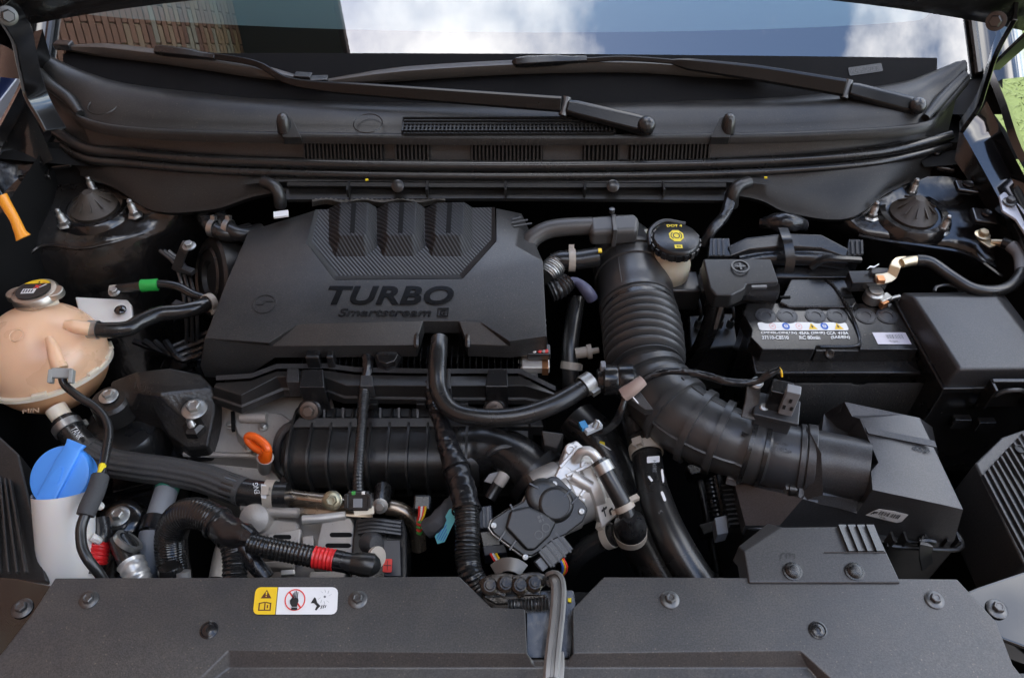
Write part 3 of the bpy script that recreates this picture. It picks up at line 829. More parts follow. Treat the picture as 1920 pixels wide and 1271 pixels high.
# dark dashboard and a pale sun-shade lying behind the glass
dash = thing('dashboard', 'dark dashboard behind the windscreen', 'dashboard')
bm = BM(); grid(bm, [[gl(x, s) - Vector((0, 0, 0.03 + 0.32 * s)) for x in xs] for s in (0.0, 0.1, 0.3, 0.7)]); part('dash_top', bm, PLG, dash, smooth=70)
SHADE = mat('pale_sunshade', (0.36, 0.44, 0.46), 0.6, var=.1, vscale=3)
bm = BM(); grid(bm, [[gl(x * .98, s) - Vector((0, 0, 0.016 + 0.10 * (s - .1))) for x in xs] for s in (0.10, 0.2, 0.3, 0.5)])
sh = obj('sunshade', bm, SHADE, None, smooth=70); tag(sh, 'pale blue grey sunshade lying inside behind the windscreen', 'sunshade')
# A-pillars
for s in (-1, 1):
    bm = BM(); grid(bm, [[gl(s * x, q) + Vector((0, 0, dz)) for q in (-.05, .05, .15, .35, .6, .88)] for x, dz in ((0.705, .008), (0.725, .02), (0.775, .012), (0.80, -.04))])
    part('a_pillar', bm, PAINT2, car, smooth=60)
    bm = BM(); tube(bm, [gl(s * 0.70, q) + Vector((0, 0, .006)) for q in (-.02, .05, .15, .35, .6)], 0.006, n=8); part('pillar_seal', bm, RUB, car)

# ================================================================== cowl
cowl = thing('cowl_panel', 'grained black plastic scuttle panel below the windscreen', 'cowl panel')
RE = [(84, 104, .99), (150, 133, .972), (233, 157, .962), (367, 173, .957), (533, 187, .953), (960, 192, .951), (1300, 188, .953), (1500, 180, .955), (1680, 157, .962), (1745, 138, .972), (1802, 115, .99)]
FE = [(64, 130, .975), (122, 190, .953), (160, 222, .949), (267, 241, .946), (533, 249, .944), (960, 253, .943), (1300, 251, .944), (1513, 247, .946), (1722, 232, .949), (1766, 197, .953), (1816, 140, .975)]
NC = 70
re_, fe_ = dense(PL(RE), NC), dense(PL(FE), NC)
bm = BM()
rows = []
for f in (0, .08, .2, .35, .5, .65, .8, .92, 1):
    rows.append([a.lerp(b, f) + Vector((0, 0, 0.010 * math.sin(math.pi * min(1, f * 1.15)) * (1 - f * .4) - 0.004 * (f > .9))) for a, b in zip(re_, fe_)])
rows.insert(0, [a + Vector((0, 0.01, -0.006)) for a in re_])
grid(bm, rows)
part('top_panel', bm, COWLM, cowl, smooth=50)
# raised front rib, rounded
def off(row, dy, dz): return [p + Vector((p.x * -0.0, dy, dz)) for p in row]
bm = BM(); grid(bm, [off(fe_, .002, -.004), off(fe_, -.001, .002), off(fe_, -.005, .0025), off(fe_, -.009, -.002), off(fe_, -.011, -.010), off(fe_, -.004, -.013)])
part('front_rib', bm, COWLM, cowl, smooth=60)
# recessed wall under the rib
SE = [(108, 245, .905), (160, 275, .905), (240, 284, .904), (400, 297, .903), (640, 305, .903), (960, 308, .903), (1280, 305, .903), (1480, 297, .904), (1620, 285, .905), (1700, 272, .905), (1780, 252, .905)]
se_ = dense(PL(SE), NC)
bm = BM(); grid(bm, [off(fe_, -.003, -.012), [a.lerp(b, .5) + Vector((0, .012, 0)) for a, b in zip(fe_, se_)], [p + Vector((0, .004, -.004)) for p in se_], off(se_, -.004, -.012)])
part('recess_wall', bm, PLA, cowl, smooth=60)
def wallp(u, f):                            # point of the recess wall at pixel column u, f down
    i = min(range(NC), key=lambda k: abs((fe_[k].x / dep(fe_[k])) * FPX + CX - u))
    a, b = fe_[i], se_[i]
    x = (u - CX) / FPX * dep(a)
    q = a.lerp(b, f); q = q + Vector((0, .012 * (1 - abs(f - .5) * 2), -.010 * (1 - f))); q.x = x
    return q
for u0, u1 in ((566, 712), (740, 801), (884, 1016), (1098, 1162), (1187, 1334)):
    bm = BM(); n = int((u1 - u0) / 7.2)
    for k in range(n + 1):
        u = u0 + (u1 - u0) * k / n
        a, b = wallp(u, .2), wallp(u, .95)
        box(bm, None, (0.0024, 0.006, (a - b).length), frame((a + b) / 2 + Vector((0, -.004, 0)), a - b, (1, 0, 0)))
    g = part('vent_slot_bars', bm, COWLM, cowl)
    bm = BM(); c = [wallp(u0 - 3, .2), wallp(u1 + 3, .2), wallp(u1 + 3, .95), wallp(u0 - 3, .95)]
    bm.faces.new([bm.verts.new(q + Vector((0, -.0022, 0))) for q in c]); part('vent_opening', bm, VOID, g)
# mesh grille in the top
def cow(u, v): return P(u, v, .949)
bm = BM()
for k in range(54):
    u = 757 + k * 7.4
    v0, v1 = 221 + 0 * k, 251
    a, b = P(u, v0, .9565 - (0 if u < 1040 else 0)), P(u + (u - 960) * .012, v1, .9475)
    box(bm, None, (0.0022, (a - b).length, 0.003), frame((a + b) / 2, (0, 0, 1), (1, 0, 0)))
for k in range(6):
    v = 221 + k * 6.0
    a, b = P(757, v, .9572 - k * .0019), P(1150, v, .9572 - k * .0019)
    box(bm, (a + b) / 2, ((b - a).length, 0.0022, 0.003))
g = part('air_grille', bm, COWLM, cowl)
bm = BM(); bm.faces.new([bm.verts.new(q) for q in PL([(755, 220, .9560), (1152, 220, .9560), (1155, 252, .9465), (752, 252, .9465)])]); part('grille_opening', bm, VOID, g)
# washer jets
for (u, v, s) in ((533, 240, 1), (1365, 240, -1)):
    c = P(u, v, .953)
    bm = BM()
    lathe(bm, [(.0098, -.006), (.0098, .002), (.009, .012), (.0065, .018), (.003, .0205), (0, .021)], frame(c, (0, .25, 1)), n=18)
    j = part('washer_jet', bm, PLA2, cowl, smooth=50)
    bm = BM(); prism(bm, [c + Vector(q) for q in ((-.010, .012, .010), (.010, .012, .010), (.013 + s * .012, -.014, -.006), (-.013 + s * .012, -.014, -.006))], .012)
    part('jet_base', bm, COWLM, j, bevel=.001)
# moulded circles and end caps
for u, v, rr in ((193, 198, 27), (690, 232, 27)):
    c = P(u, v, .957); bm = BM()
    lathe(bm, [(px(rr, c) - .0008, 0), (px(rr, c), .0012), (px(rr, c) + .0008, 0)], frame(c, (0, -.1, 1)), n=36)
    part('moulded_ring', bm, COWLM, cowl)
for pts in ([(70, 128, .978), (92, 158, .966), (128, 186, .957), (150, 214, .951)], [(1810, 138, .978), (1790, 160, .966), (1762, 190, .957), (1735, 222, .951)]):
    bm = BM(); tube(bm, PL(pts), [.006, .009, .009, .006], n=10); part('end_bead', bm, COWLM, cowl)
# lower front face: waisted skirt below the seal
LT = [(110, 262, .895), (170, 292, .895), (260, 305, .893), (400, 320, .892), (640, 330, .892), (960, 333, .892), (1280, 330, .892), (1480, 322, .893), (1620, 308, .895), (1700, 296, .895), (1778, 270, .895)]
LM = [(130, 300, .880), (200, 325, .878), (285, 350, .872), (400, 352, .876), (560, 340, .885), (960, 343, .885), (1370, 342, .885), (1480, 355, .876), (1600, 358, .872), (1690, 330, .878), (1760, 300, .88)]
LB = [(150, 322, .870), (215, 345, .866), (290, 388, .853), (400, 385, .855), (545, 352, .872), (960, 356, .874), (1365, 358, .872), (1480, 392, .853), (1590, 402, .850), (1670, 350, .866), (1745, 322, .868)]
lt, lm, lb = dense(PL(LT), 80), dense(PL(LM), 80), dense(PL(LB), 80)
bm = BM(); grid(bm, [lt, [a.lerp(b, .5) + Vector((0, .006, 0)) for a, b in zip(lt, lm)], lm, lb, off(lb, -.004, -.004), off(lb, .0, -.012)])
part('lower_face', bm, COWLM, cowl, smooth=50)
# ribbed gutter
bm = BM()
gt = dense(PL([(540, 340, .886), (960, 343, .886), (1360, 342, .886)]), 40); gb = dense(PL([(535, 362, .872), (960, 360, .874), (1370, 364, .872)]), 40)
grid(bm, [off(gt, -.004, .002), off(gt, -.009, -.001), off(gt, -.006, -.006), [a.lerp(b, .6) + Vector((0, .004, -.003)) for a, b in zip(gt, gb)], off(gb, -.012, -.002), off(gb, -.012, -.007)])
part('gutter', bm, COWLM, cowl, smooth=50)
for u in (655, 802, 948, 1095, 1242):
    a, b = P(u, 340, .889), P(u, 357, .877)
    bm = BM(); box(bm, (a + b) / 2 + Vector((0, -.008, 0)), (.003, .02, .014)); part('gutter_rib', bm, COWLM, cowl)
for u in (747, 1148):
    p = P(u, 341, .888); bm = BM(); lathe(bm, [(.009, -.004), (.009, .0015), (.006, .003), (0, .003)], frame(p + Vector((0, -.010, 0)), (0, -.7, .7)), n=18); part('rubber_plug', bm, RUB, cowl)
# rain drain lips at the ends of the gutter
for u, s in ((520, 1), (1378, -1)):
    bm = BM(); c = P(u, 348, .884)
    tube(bm, [c + Vector((-.018 * s, .0, .006)), c + Vector((0, -.012, .007)), c + Vector((.006 * s, -.02, -.004)), c + Vector((.004 * s, -.02, -.02))], .009, n=12)
    part('drain_lip', bm, PLA, cowl)
# weather seal bead running along the whole scuttle
seal = thing('weather_seal', 'long rubber bonnet seal running across the scuttle front', 'rubber seal')
bm = BM(); tube(bm, [p + Vector((0, -.004, .000)) for p in dense(PL(SE), 40)], .0082, n=14, step=.02); part('seal_bulb', bm, RUB, seal)
bm = BM(); tube(bm, [p + Vector((0, -.012, -.012)) for p in dense(PL(SE), 40)], .0065, n=10, step=.02); part('seal_lip', bm, RUB, seal)
for u, v in ((690, 326), (1432, 322)):
    p = P(u, v, .902); bm = BM(); box(bm, p + Vector((0, -.014, 0)), (.004, .002, .002)); part('paint_dab', bm, YEL2, seal)

# ================================================================== wipers
BLADE = mat('blade_rubber', (0.045, 0.038, 0.032), 0.38, var=.2, dust=.08)
ARMM = mat('satin_black_arm', (0.005, 0.005, 0.005), 0.24, var=.2, dust=.01, spec=.4)
def wiper(name, label, blade, arm, hinge, pivot, conn):
    t = thing(name, label, 'wiper', 'windscreen wipers')
    bm = BM(); bl = dense([GLP(*q) for q in blade], 16)
    w = .0085
    rings = []
    for k, p in enumerate(bl):
        a = (bl[min(k + 1, 15)] - bl[max(k - 1, 0)]).normalized(); up = Vector((0, -.5, .86)); s = a.cross(up).normalized()
        tp = min(1, .35 + k / 4, .35 + (15 - k) / 4)
        rings.append([p - s * w * 1.5 * tp, p - s * w * .2 + up * .010 * tp, p + s * w * .1 + up * .0108 * tp, p + s * w * tp + up * .003, p + s * w * 1.1 * tp - up * .002, p - s * w * 1.5 * tp - up * .002])
    grid(bm, rings, close=True, capends=True); part('blade_spoiler', bm, BLADE, t, smooth=35)
    bm = BM(); tube(bm, [p - Vector((0, -.5, .86)) * .006 for p in bl], .0022, n=6); part('blade_rubber', bm, RUB, t)
    for q in (blade[0], blade[-1]):
        bm = BM(); c = GLP(*q); box(bm, c + Vector((0, 0, .004)), (.026, .014, .011), rz=-.12 if blade[-1][1] > blade[0][1] else .05); part('blade_end_cap', bm, PLA2, t, bevel=.002)
    # flat arm
    pts = [GLP(*q[:3]) for q in arm]
    sm = [(p, q) for p, q in zip(pts, arm)]
    bm = BM(); rings = []
    dn = catmull(pts, .012)
    for k, (p, tt) in enumerate(dn):
        i = min(int(tt), len(arm) - 2); f = tt - i; w_ = arm[i][3] * (1 - f) + arm[i + 1][3] * f
        a = (dn[min(k + 1, len(dn) - 1)][0] - dn[max(k - 1, 0)][0]).normalized(); up = Vector((0, -.86, .5)); up = (up - a * up.dot(a)).normalized(); s = a.cross(up)
        h_ = max(.004, w_ * .5)
        rings.append([p - s * w_ / 2 - up * h_ / 2, p - s * w_ / 2 + up * h_ * .3, p - s * w_ * .35 + up * h_ / 2, p + s * w_ * .35 + up * h_ / 2, p + s * w_ / 2 + up * h_ * .3, p + s * w_ / 2 - up * h_ / 2])
    grid(bm, rings, close=True, capends=True); part('arm', bm, ARMM, t, smooth=35, bevel=.0008)
    # root piece from the knuckle to the pivot
    h0, h1 = GLP(*hinge), GLP(*pivot)
    a = (h1 - h0); L = a.length; a.normalize(); up = Vector((0, -.72, .7)); up = (up - a * up.dot(a)).normalized(); s = a.cross(up)
    bm = BM(); rings = []
    for f, w_, h_ in ((0, .020, .018), (.1, .024, .021), (.5, .025, .022), (.85, .026, .019), (1.0, .024, .016), (1.10, .012, .012)):
        p = h0 + a * L * f
        rings.append([p - s * w_ / 2 - up * h_, p - s * w_ / 2, p - s * w_ * .3 + up * .004, p + s * w_ * .3 + up * .004, p + s * w_ / 2, p + s * w_ / 2 - up * h_])
    grid(bm, rings, close=True, capends=True); part('arm_root', bm, ARMM, t, smooth=40, bevel=.0015)
    bm = BM(); lathe(bm, [(0, -.013), (.006, -.013), (.006, .013), (0, .013)], frame(h0 - a * .004 - up * .004, s), n=14); part('knuckle_pin', bm, DKST, t)
    bm = BM(); lathe(bm, [(.0118, -.004), (.0122, .003), (.0105, .0075), (.006, .0105), (0, .0112)], frame(h1 + up * .003, up), n=26); part('pivot_cap', bm, PLA2, t, smooth=60)
    # blade adapter
    c0, c1 = GLP(*conn[0]), GLP(*conn[1]); a = (c1 - c0); L = a.length; a.normalize(); s = a.cross(up).normalized()
    bm = BM(); rings = []
    for f, w_, h_ in ((-.06, .008, .008), (.0, .014, .016), (.15, .0155, .019), (.6, .0145, .018), (.75, .011, .013), (1, .010, .011)):
        p = c0 + a * L * f
        rings.append([p - s * w_ / 2 - up * .003, p - s * w_ / 2 + up * h_ * .6, p - s * w_ * .3 + up * h_, p + s * w_ * .3 + up * h_, p + s * w_ / 2 + up * h_ * .6, p + s * w_ / 2 - up * .003])
    grid(bm, rings, close=True, capends=True); part('blade_adapter', bm, PLA2, t, smooth=40, bevel=.001)
    return t
wiper('windscreen_wiper', 'left wiper, its blade crossing the brick reflection, pivot at mid scuttle',
      [(122, 90, .012), (220, 98, .012), (330, 112, .012), (450, 130, .012), (570, 150, .012)],
      [(390, 104, .027, .009), (480, 120, .028, .009), (535, 150, .03, .010), (600, 162, .032, .014), (700, 170, .034, .018), (1052, 196, .042, .022)],
      (1064, 200, .043), (1212, 236, .050), ((300, 98, .014), (408, 110, .018)))
wiper('windscreen_wiper', 'right wiper, its adapter below the cloud reflection, pivot near right wing',
      [(600, 156, .012), (760, 140, .012), (960, 128, .012), (1160, 124, .012), (1300, 132, .012), (1420, 146, .012)],
      [(1100, 113, .027, .007), (1170, 110, .029, .007), (1260, 116, .03, .007), (1290, 121, .032, .016), (1420, 138, .036, .022), (1582, 165, .042, .024)],
      (1594, 168, .043), (1718, 200, .050), ((968, 121, .014), (1100, 114, .018)))
# ================================================================== engine cover
ec = thing('engine_cover', 'black plastic engine cover lettered TURBO with carbon look insert', 'engine cover')
V = dict(m0=(426, 524, .866), m1=(575, 455, .874), m2=(627, 524, .866), m3=(867, 522, .866), m4=(930, 452, .874), m5=(968, 462, .872), m6=(1018, 490, .868),
         m7=(1025, 630, .852), m8=(955, 640, .851), m9=(900, 604, .855), m10=(860, 602, .855), m11=(793, 602, .855), m12=(559, 608, .855), m13=(504, 643, .851), m14=(384, 634, .852),
         n11=(780, 647, .836), n12=(508, 649, .836), n8=(956, 649, .838), n10=(876, 646, .836), n7=(1027, 640, .840),
         s13=(447, 690, .802), s14=(375, 686, .802), s0=(418, 548, .83),
         b0=(466, 433, .842), b1=(591, 394, .862), b4=(930, 390, .866), b5=(978, 400, .858), b6=(996, 440, .85))
F_ = [('m0', 'm1', 'm2', 'm12', 'm13', 'm14'), ('m2', 'm3', 'm10', 'm11', 'm12'), ('m3', 'm4', 'm5', 'm6', 'm7', 'm8', 'm9', 'm10'),
      ('m12', 'm11', 'n11', 'n12', 'm13'), ('m10', 'm9', 'm8', 'n8', 'n10'), ('m8', 'm7', 'n7', 'n8'), ('m14', 'm13', 'n12', 's13', 's14'),
      ('m0', 'b0', 'b1', 'm1'), ('m4', 'b4', 'b5', 'm5'), ('m5', 'b5', 'b6', 'm6'), ('m0', 'm14', 's14', 's0')]
bm = BM(); shell(bm, V, F_, skirt=0.022)
bmesh.ops.triangulate(bm, faces=[f for f in bm.faces if len(f.verts) > 4])
bmesh.ops.join_triangles(bm, faces=bm.faces[:], angle_face_threshold=0.05, angle_shape_threshold=3.1)
obj('cover_shell', bm, CVR, ec, bevel=0.0022, seg=3)
# recessed insert
I = dict(i1=(585, 453, .866), i2=(633, 517, .858), i3=(861, 515, .858), i4=(921, 449, .866), i5=(922, 389, .872), i6=(598, 393, .872),
         m1=(575, 455, .874), m2=(627, 524, .866), m3=(867, 522, .866), m4=(930, 452, .874), b1=(591, 394, .8625), b4=(930, 390, .8665), q5=(928, 389, .872), q6=(591, 393, .872))
bm = BM(); shell(bm, I, [('i1', 'i2', 'm2', 'm1'), ('i2', 'i3', 'm3', 'm2'), ('i3', 'i4', 'm4', 'm3'), ('i4', 'i5', 'q5', 'm4'), ('i6', 'i1', 'm1', 'q6')])
obj('insert_frame', bm, CVR, ec, bevel=.001)
bm = BM(); prism(bm, PL([I[k] for k in ('i1', 'i2', 'i3', 'i4', 'i5', 'i6')]), .012)
obj('carbon_insert', bm, CARB, ec, smooth=20)
for k in range(3):
    u = 632 + k * 90
    A = PL([(u - 4, 482, .8615), (u + 54, 482, .8615), (u + 76, 464, .8635), (u + 74, 388, .872), (u - 16, 390, .872), (u - 16, 455, .8645)])
    T = PL([(u + 5, 441, .8800), (u + 50, 441, .8800), (u + 56, 437, .8800), (u + 58, 378, .8800), (u + 6, 379, .8800), (u + 2, 437, .8800)])
    bm = BM(); grid(bm, [A, T], close=True); bm.faces.new([v for v in bm.verts][6:])
    rd = obj('raised_rib', bm, CARB2, ec, bevel=.002)
    g = PL([(u + 24, 436, .8804), (u + 33, 436, .8804), (u + 36, 380, .8804), (u + 27, 380, .8804)])
    bm = BM(); prism(bm, [p - Vector((0, 0, -.0004)) for p in g], .003); obj('groove', bm, VOID, rd)
# lettering
def onc(u, v): return P(u, v, .855 + (604 - v) / 150 * .0195)
text('lettering', 'TURBO', onc(614, 572), onc(852, 572), onc(628, 537) - (onc(12, 572) - onc(0, 572)), mat('gloss_black_letter', (0.006, 0.006, 0.006), .18), ec, .0002, ext=.0012, shear=.25, bold=.03, space=1.05)
LET = mat('moulded_letter', (0.012, 0.012, 0.012), 0.22)
text('lettering', 'Smartstream', onc(634, 594), onc(808, 594), onc(637, 579), LET, ec, .0002, ext=.0012, shear=.18, bold=.012)
decal('letter_frame', [[(0, 0), (1, 0), (1, .12), (0, .12)], [(0, .88), (1, .88), (1, 1), (0, 1)], [(0, .12), (.1, .12), (.1, .88), (0, .88)], [(.9, .12), (1, .12), (1, .88), (.9, .88)]], onc(819, 594), onc(840, 594), onc(821, 578), LET, ec, .0002, .0012)
text('lettering', 'G', onc(824, 592), onc(835, 592), onc(826, 581), LET, ec, .0002, ext=.0012, bold=.02)
c = onc(496, 570); rr = px(22, c)
bm = BM()
lathe(bm, [(rr, 0), (rr, .0014), (rr * .88, .0014), (rr * .88, 0)], frame(c, (onc(496, 560) - onc(496, 580)).cross(-RGT)), n=36); em = obj('emblem_ring', bm, CVR, ec)
decal('emblem_bar', [[(.1, .40), (.42, .40), (.55, .62), (.9, .62), (.9, .74), (.5, .74), (.36, .54), (.1, .54)]], onc(476, 583), onc(516, 583), onc(477, 556), CVR, em, .0002, .0012)
decal('moulded_chevrons', [[(0, .8), (.5, 1), (.5, .85), (0, .65)], [(0, .45), (.8, .75), (.8, .6), (0, .3)], [(.1, .1), (1, .4), (1, .25), (.1, 0)]], P(958, 430, .8635), P(996, 430, .858), P(958, 411, .8635), PLG, ec, .004, .0012)
# notch lining
bm = BM(); shell(bm, dict(a=(793, 602, .854), b=(860, 602, .854), c=(876, 646, .835), d=(780, 647, .835), e=(800, 612, .83), f=(853, 612, .83), g=(866, 650, .815), h=(790, 650, .815)),
                 [('a', 'b', 'f', 'e'), ('a', 'e', 'h', 'd'), ('b', 'c', 'g', 'f')]); obj('notch_wall', bm, PLA2, ec)
for u, v in ((781, 642), (877, 641)):
    p = P(u, v, .838); bm = BM(); tube(bm, [p + Vector((0, .012, .005)), p, p + Vector((0, -.004, -.004))], .004, n=8); obj('rim_roll', bm, PLA2, ec)
# heat shield peeping out behind the cover
hs = thing('heat_shield', 'crinkled foil heat shield edge behind the engine cover', 'heat shield')
bm = BM(); rows = []
for f, z in ((0, .868), (.5, .872), (1, .86)):
    rows.append([P(u, 368 + 18 * f + 2.5 * math.sin(u * .09), z + .0015 * math.sin(u * .6 + f * 3)) for u in range(585, 836, 5)])
grid(bm, rows); obj('foil_panel', bm, mat('dull_foil', (.20, .185, .16), .5, metal=.7, var=.4, vscale=60, grain=(350, .9, .002), dust=.3), hs, smooth=70)

# ================================================================== engine block below the cover
eng = thing('engine_block', 'cast aluminium engine block under the black plastic cover', 'engine')
bm = BM(); prism(bm, PL([(430, 470, .79), (1010, 470, .79), (1030, 660, .78), (400, 690, .78)]), .42); obj('valve_cover', bm, VOID, eng, bevel=.004)
bm = BM(); prism(bm, PL([(345, 850, .722), (402, 765, .735), (470, 742, .742), (620, 742, .742), (640, 800, .735), (560, 860, .725), (500, 862, .722)]), .05)
obj('timing_cover', bm, CAST, eng, bevel=.003)
bm = BM(); prism(bm, PL([(352, 862, .705), (500, 862, .705), (530, 905, .69), (400, 905, .69)]), .30); obj('timing_cover_lip', bm, CAST, eng, bevel=.003)
bm = BM(); prism(bm, PL([(432, 770, .748), (478, 766, .748), (530, 776, .748), (560, 800, .746), (520, 845, .742), (470, 838, .742), (445, 812, .744)]), .02, draft=.004); obj('cast_boss', bm, CAST, eng, bevel=.002)
bm = BM(); tube(bm, PL([(452, 782, .752), (480, 783, .752), (500, 783, .752)]), .007, n=10); obj('cast_rib', bm, CAST, eng)
bm = BM(); tube(bm, PL([(345, 851, .724), (420, 853, .724), (505, 856, .724)]), .004, n=8); obj('cast_rib', bm, CAST, eng)
bm = BM(); box(bm, P(437, 790, .751), (.004, .03, .005), rz=.25); obj('seam_gap', bm, VOID, eng)
for u, v in ((432, 797), (494, 800), (466, 840)):
    p = P(u, v, .748); bolt(eng, p, px(6, p), 'hex', ZINC)
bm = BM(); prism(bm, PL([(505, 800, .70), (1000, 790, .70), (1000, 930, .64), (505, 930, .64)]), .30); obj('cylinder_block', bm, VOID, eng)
# coil-pack fins glimpsed between cover and duct
fins = BM()
for k in range(40):
    u = 560 + k * 11.5
    a, b = P(u, 650, .805), P(u, 692, .79)
    box(fins, None, (.0016, (a - b).length, .012), frame((a + b) / 2, (0, 0, 1), (1, 0, 0)))
o = obj('coil_rail_fins', fins, PLA2, eng)
for u, w in ((592, 26), (624, 14)):
    a = P(u, 668, .812); bm = BM(); box(bm, a, (px(w, a), .03, .03)); obj('coil_pack', bm, PLA2, eng, bevel=.002)
p = P(728, 673, .81); bm = BM(); lathe(bm, [(.016, -.01), (.018, .006), (.014, .013), (0, .014)], frame(p, (0, -.2, 1)), n=8); obj('rail_cap', bm, PLA2, eng, bevel=.001)

# ================================================================== front wiring duct
wd = thing('wiring_duct', 'long black plastic wiring duct in front of the engine cover', 'wiring duct')
r0 = [(408, 706, .806), (519, 682, .808), (615, 681, .808), (666, 688, .808), (808, 691, .808), (980, 691, .808), (1040, 722, .806)]
r1 = [(401, 724, .803), (451, 741, .803), (519, 704, .804), (606, 705, .804), (649, 722, .804), (799, 722, .804), (985, 722, .804), (1056, 744, .803)]
r0 = [(405, 704, .807), (470, 700, .807), (519, 682, .808), (612, 681, .808), (664, 688, .808), (799, 691, .808), (975, 691, .808), (1042, 724, .806)]
r1a = [(u, v + 9, z - .001) for u, v, z in r0]
r1b = [(401, 725, .803), (452, 741, .803), (519, 706, .804), (606, 706, .804), (649, 723, .804), (799, 723, .804), (985, 723, .804), (1058, 746, .803)]
r2 = [(401, 742, .785), (453, 759, .783), (529, 727, .786), (609, 728, .786), (647, 742, .785), (799, 745, .785), (985, 745, .785), (1060, 756, .785)]
r3 = [(398, 746, .784), (453, 764, .782), (532, 731, .785), (609, 732, .785), (645, 747, .784), (799, 750, .784), (985, 750, .784), (1062, 762, .784)]
r4 = [(401, 758, .772), (453, 776, .770), (532, 744, .772), (609, 745, .772), (645, 757, .772), (799, 758, .772), (985, 758, .772), (1062, 770, .772)]
bm = BM(); g = grid(bm, [PL(r) for r in (r0, r1a)]); obj('duct_back_lid', bm, PLG, wd, smooth=20)
bm = BM(); grid(bm, [[p + Vector((0, -.002, -.003)) for p in PL(r1a)], PL(r1b), PL(r2), PL(r3), PL(r4), [p + Vector((0, .04, -.01)) for p in PL(r4)], [p + Vector((0, .02, -.03)) for p in PL(r0)], PL(r0)])
obj('duct_body', bm, PLA, wd, bevel=.0012)
def blockpx(name, m, parent, top, h, bev=.0015, lift=0):
    bm = BM(); prism(bm, PL(top), h); return obj(name, bm, m, parent, bevel=bev)
for (u0, u1, vb, vf) in ((560, 608, 692, 726), (909, 953, 692, 725)):
    b = blockpx('duct_bracket', PLA2, wd, [(u0 + 6, vb, .816), (u1 - 2, vb, .816), (u1, vf, .812), (u0, vf, .812)], .048)
    p = P((u0 + u1) / 2 - 4, vf + 43, .775)
    bm = BM(); lathe(bm, [(0, -.012), (px(22, p), -.012), (px(22, p), -.001), (px(19, p), .001), (0, .001)], frame(p, (0, -.75, .65)), n=24); obj('bracket_boss', bm, PLA2, b)
    bolt(b, p + Vector((0, -.0012, .001)), px(11, p), 'hex', mat('brownish_bolt', (.16, .13, .11), .45, metal=.7, var=.3, vscale=70) if 'brownish_bolt' not in MATS else MATS['brownish_bolt'], (0, -.75, .65))
for (u0, u1, vb, vf, h) in ((536, 560, 690, 716, .03), (674, 698, 703, 724, .022), (799, 806, 690, 728, .03), (836, 844, 690, 728, .03)):
    blockpx('cable_clip', PLG, wd, [(u0 + 2, vb, .812), (u1, vb, .812), (u1 + 2, vf, .810), (u0, vf, .810)], h)
for a in ((534, 735), (700, 757), (790, 757), (870, 757)):
    bm = BM(); p = P(a[0], a[1], .775); box(bm, p, (.012, .01, .01)); obj('retainer', bm, PLA2, wd, bevel=.001)

# ================================================================== intake manifold
im = thing('intake_manifold', 'ribbed black plastic intake manifold with a curved neck to the throttle', 'intake manifold')
def plen(u, f, grow=0.0, r0=1.0):
    """ring point of the plenum at pixel column u; f = angle in degrees from the back over the top to the front"""
    c = P(u, 846, .722); a = R(f)
    ry, rz = (.046 + grow) * r0, (.037 + grow) * r0
    sp = lambda t: math.copysign(abs(t) ** .62, t)
    return c + Vector((0, sp(math.cos(a)) * ry, sp(math.sin(a)) * rz))
bm = BM(); rings = []
for u, s in ((536, .30), (538, .62), (544, .84), (554, .96), (570, 1), (650, 1), (760, 1), (860, 1), (886, .99), (900, .93)):
    rings.append([plen(u, f, 0, s) for f in range(0, 360, 15)])
grid(bm, rings, close=True, capends=True); obj('plenum', bm, PLA, im, smooth=50)
for u in (558, 594, 629, 664, 701, 736, 771, 806, 842, 878):
    bm = BM(); rings = []
    for du in (-2.2, 2.2):
        rings.append([plen(u + du, f, .0075) for f in range(0, 360, 15)])
    grid(bm, rings, close=True, capends=True); obj('rib', bm, PLA, im, smooth=40)
# weld flange round the plenum, tilted: visible as the rim at left and the ledges above and below
bm = BM()
fl = [(505 + 24, 886), (522, 870), (519, 846), (522, 822), (535, 803), (560, 794), (700, 793), (860, 794), (905, 799), (950, 806), (990, 808)]
ring_o = [P(u, v, .752 - max(0, (v - 800)) * .00052) for u, v in fl]
for sgn in (0,):
    A = [bm.verts.new(p) for p in ring_o]; B = [bm.verts.new(p + Vector((0.010 if i < 4 else 0.0, -.012 if i > 4 else .0, -.004))) for i, p in enumerate(ring_o)]
    C_ = [bm.verts.new(v.co + Vector((0, 0, -.014))) for v in B]; D_ = [bm.verts.new(v.co + Vector((0, .0, -.014))) for v in A]
    for X, Y in ((A, B), (B, C_), (D_, A)):
        for i in range(len(X) - 1): bm.faces.new((X[i], X[i + 1], Y[i + 1], Y[i]))
obj('weld_flange', bm, PLG, im, smooth=50)
# back flange with short fins under the duct
bm = BM(); prism(bm, PL([(600, 764, .758), (1010, 764, .758), (1020, 800, .752), (575, 798, .752)]), .02); obj('back_flange', bm, PLA, im, bevel=.002)
for k in range(12):
    u = 606 + k * 35
    bm = BM(); prism(bm, PL([(u, 764, .768), (u + 4, 764, .768), (u + 4, 794, .758), (u, 794, .758)]), .012); obj('fin', bm, PLA, im)
bm = BM(); prism(bm, PL([(560, 782, .768), (905, 782, .768), (912, 799, .764), (545, 801, .764)]), .012); obj('top_ledge', bm, PLA, im, bevel=.0015)
# D-shaped left end cap rim
bm = BM(); tube(bm, [P(534, 888, .71), P(523, 874, .718), P(519, 848, .735), P(523, 822, .748), P(538, 802, .755), P(562, 794, .757)], .0062, n=8); obj('end_rim', bm, PLG, im)
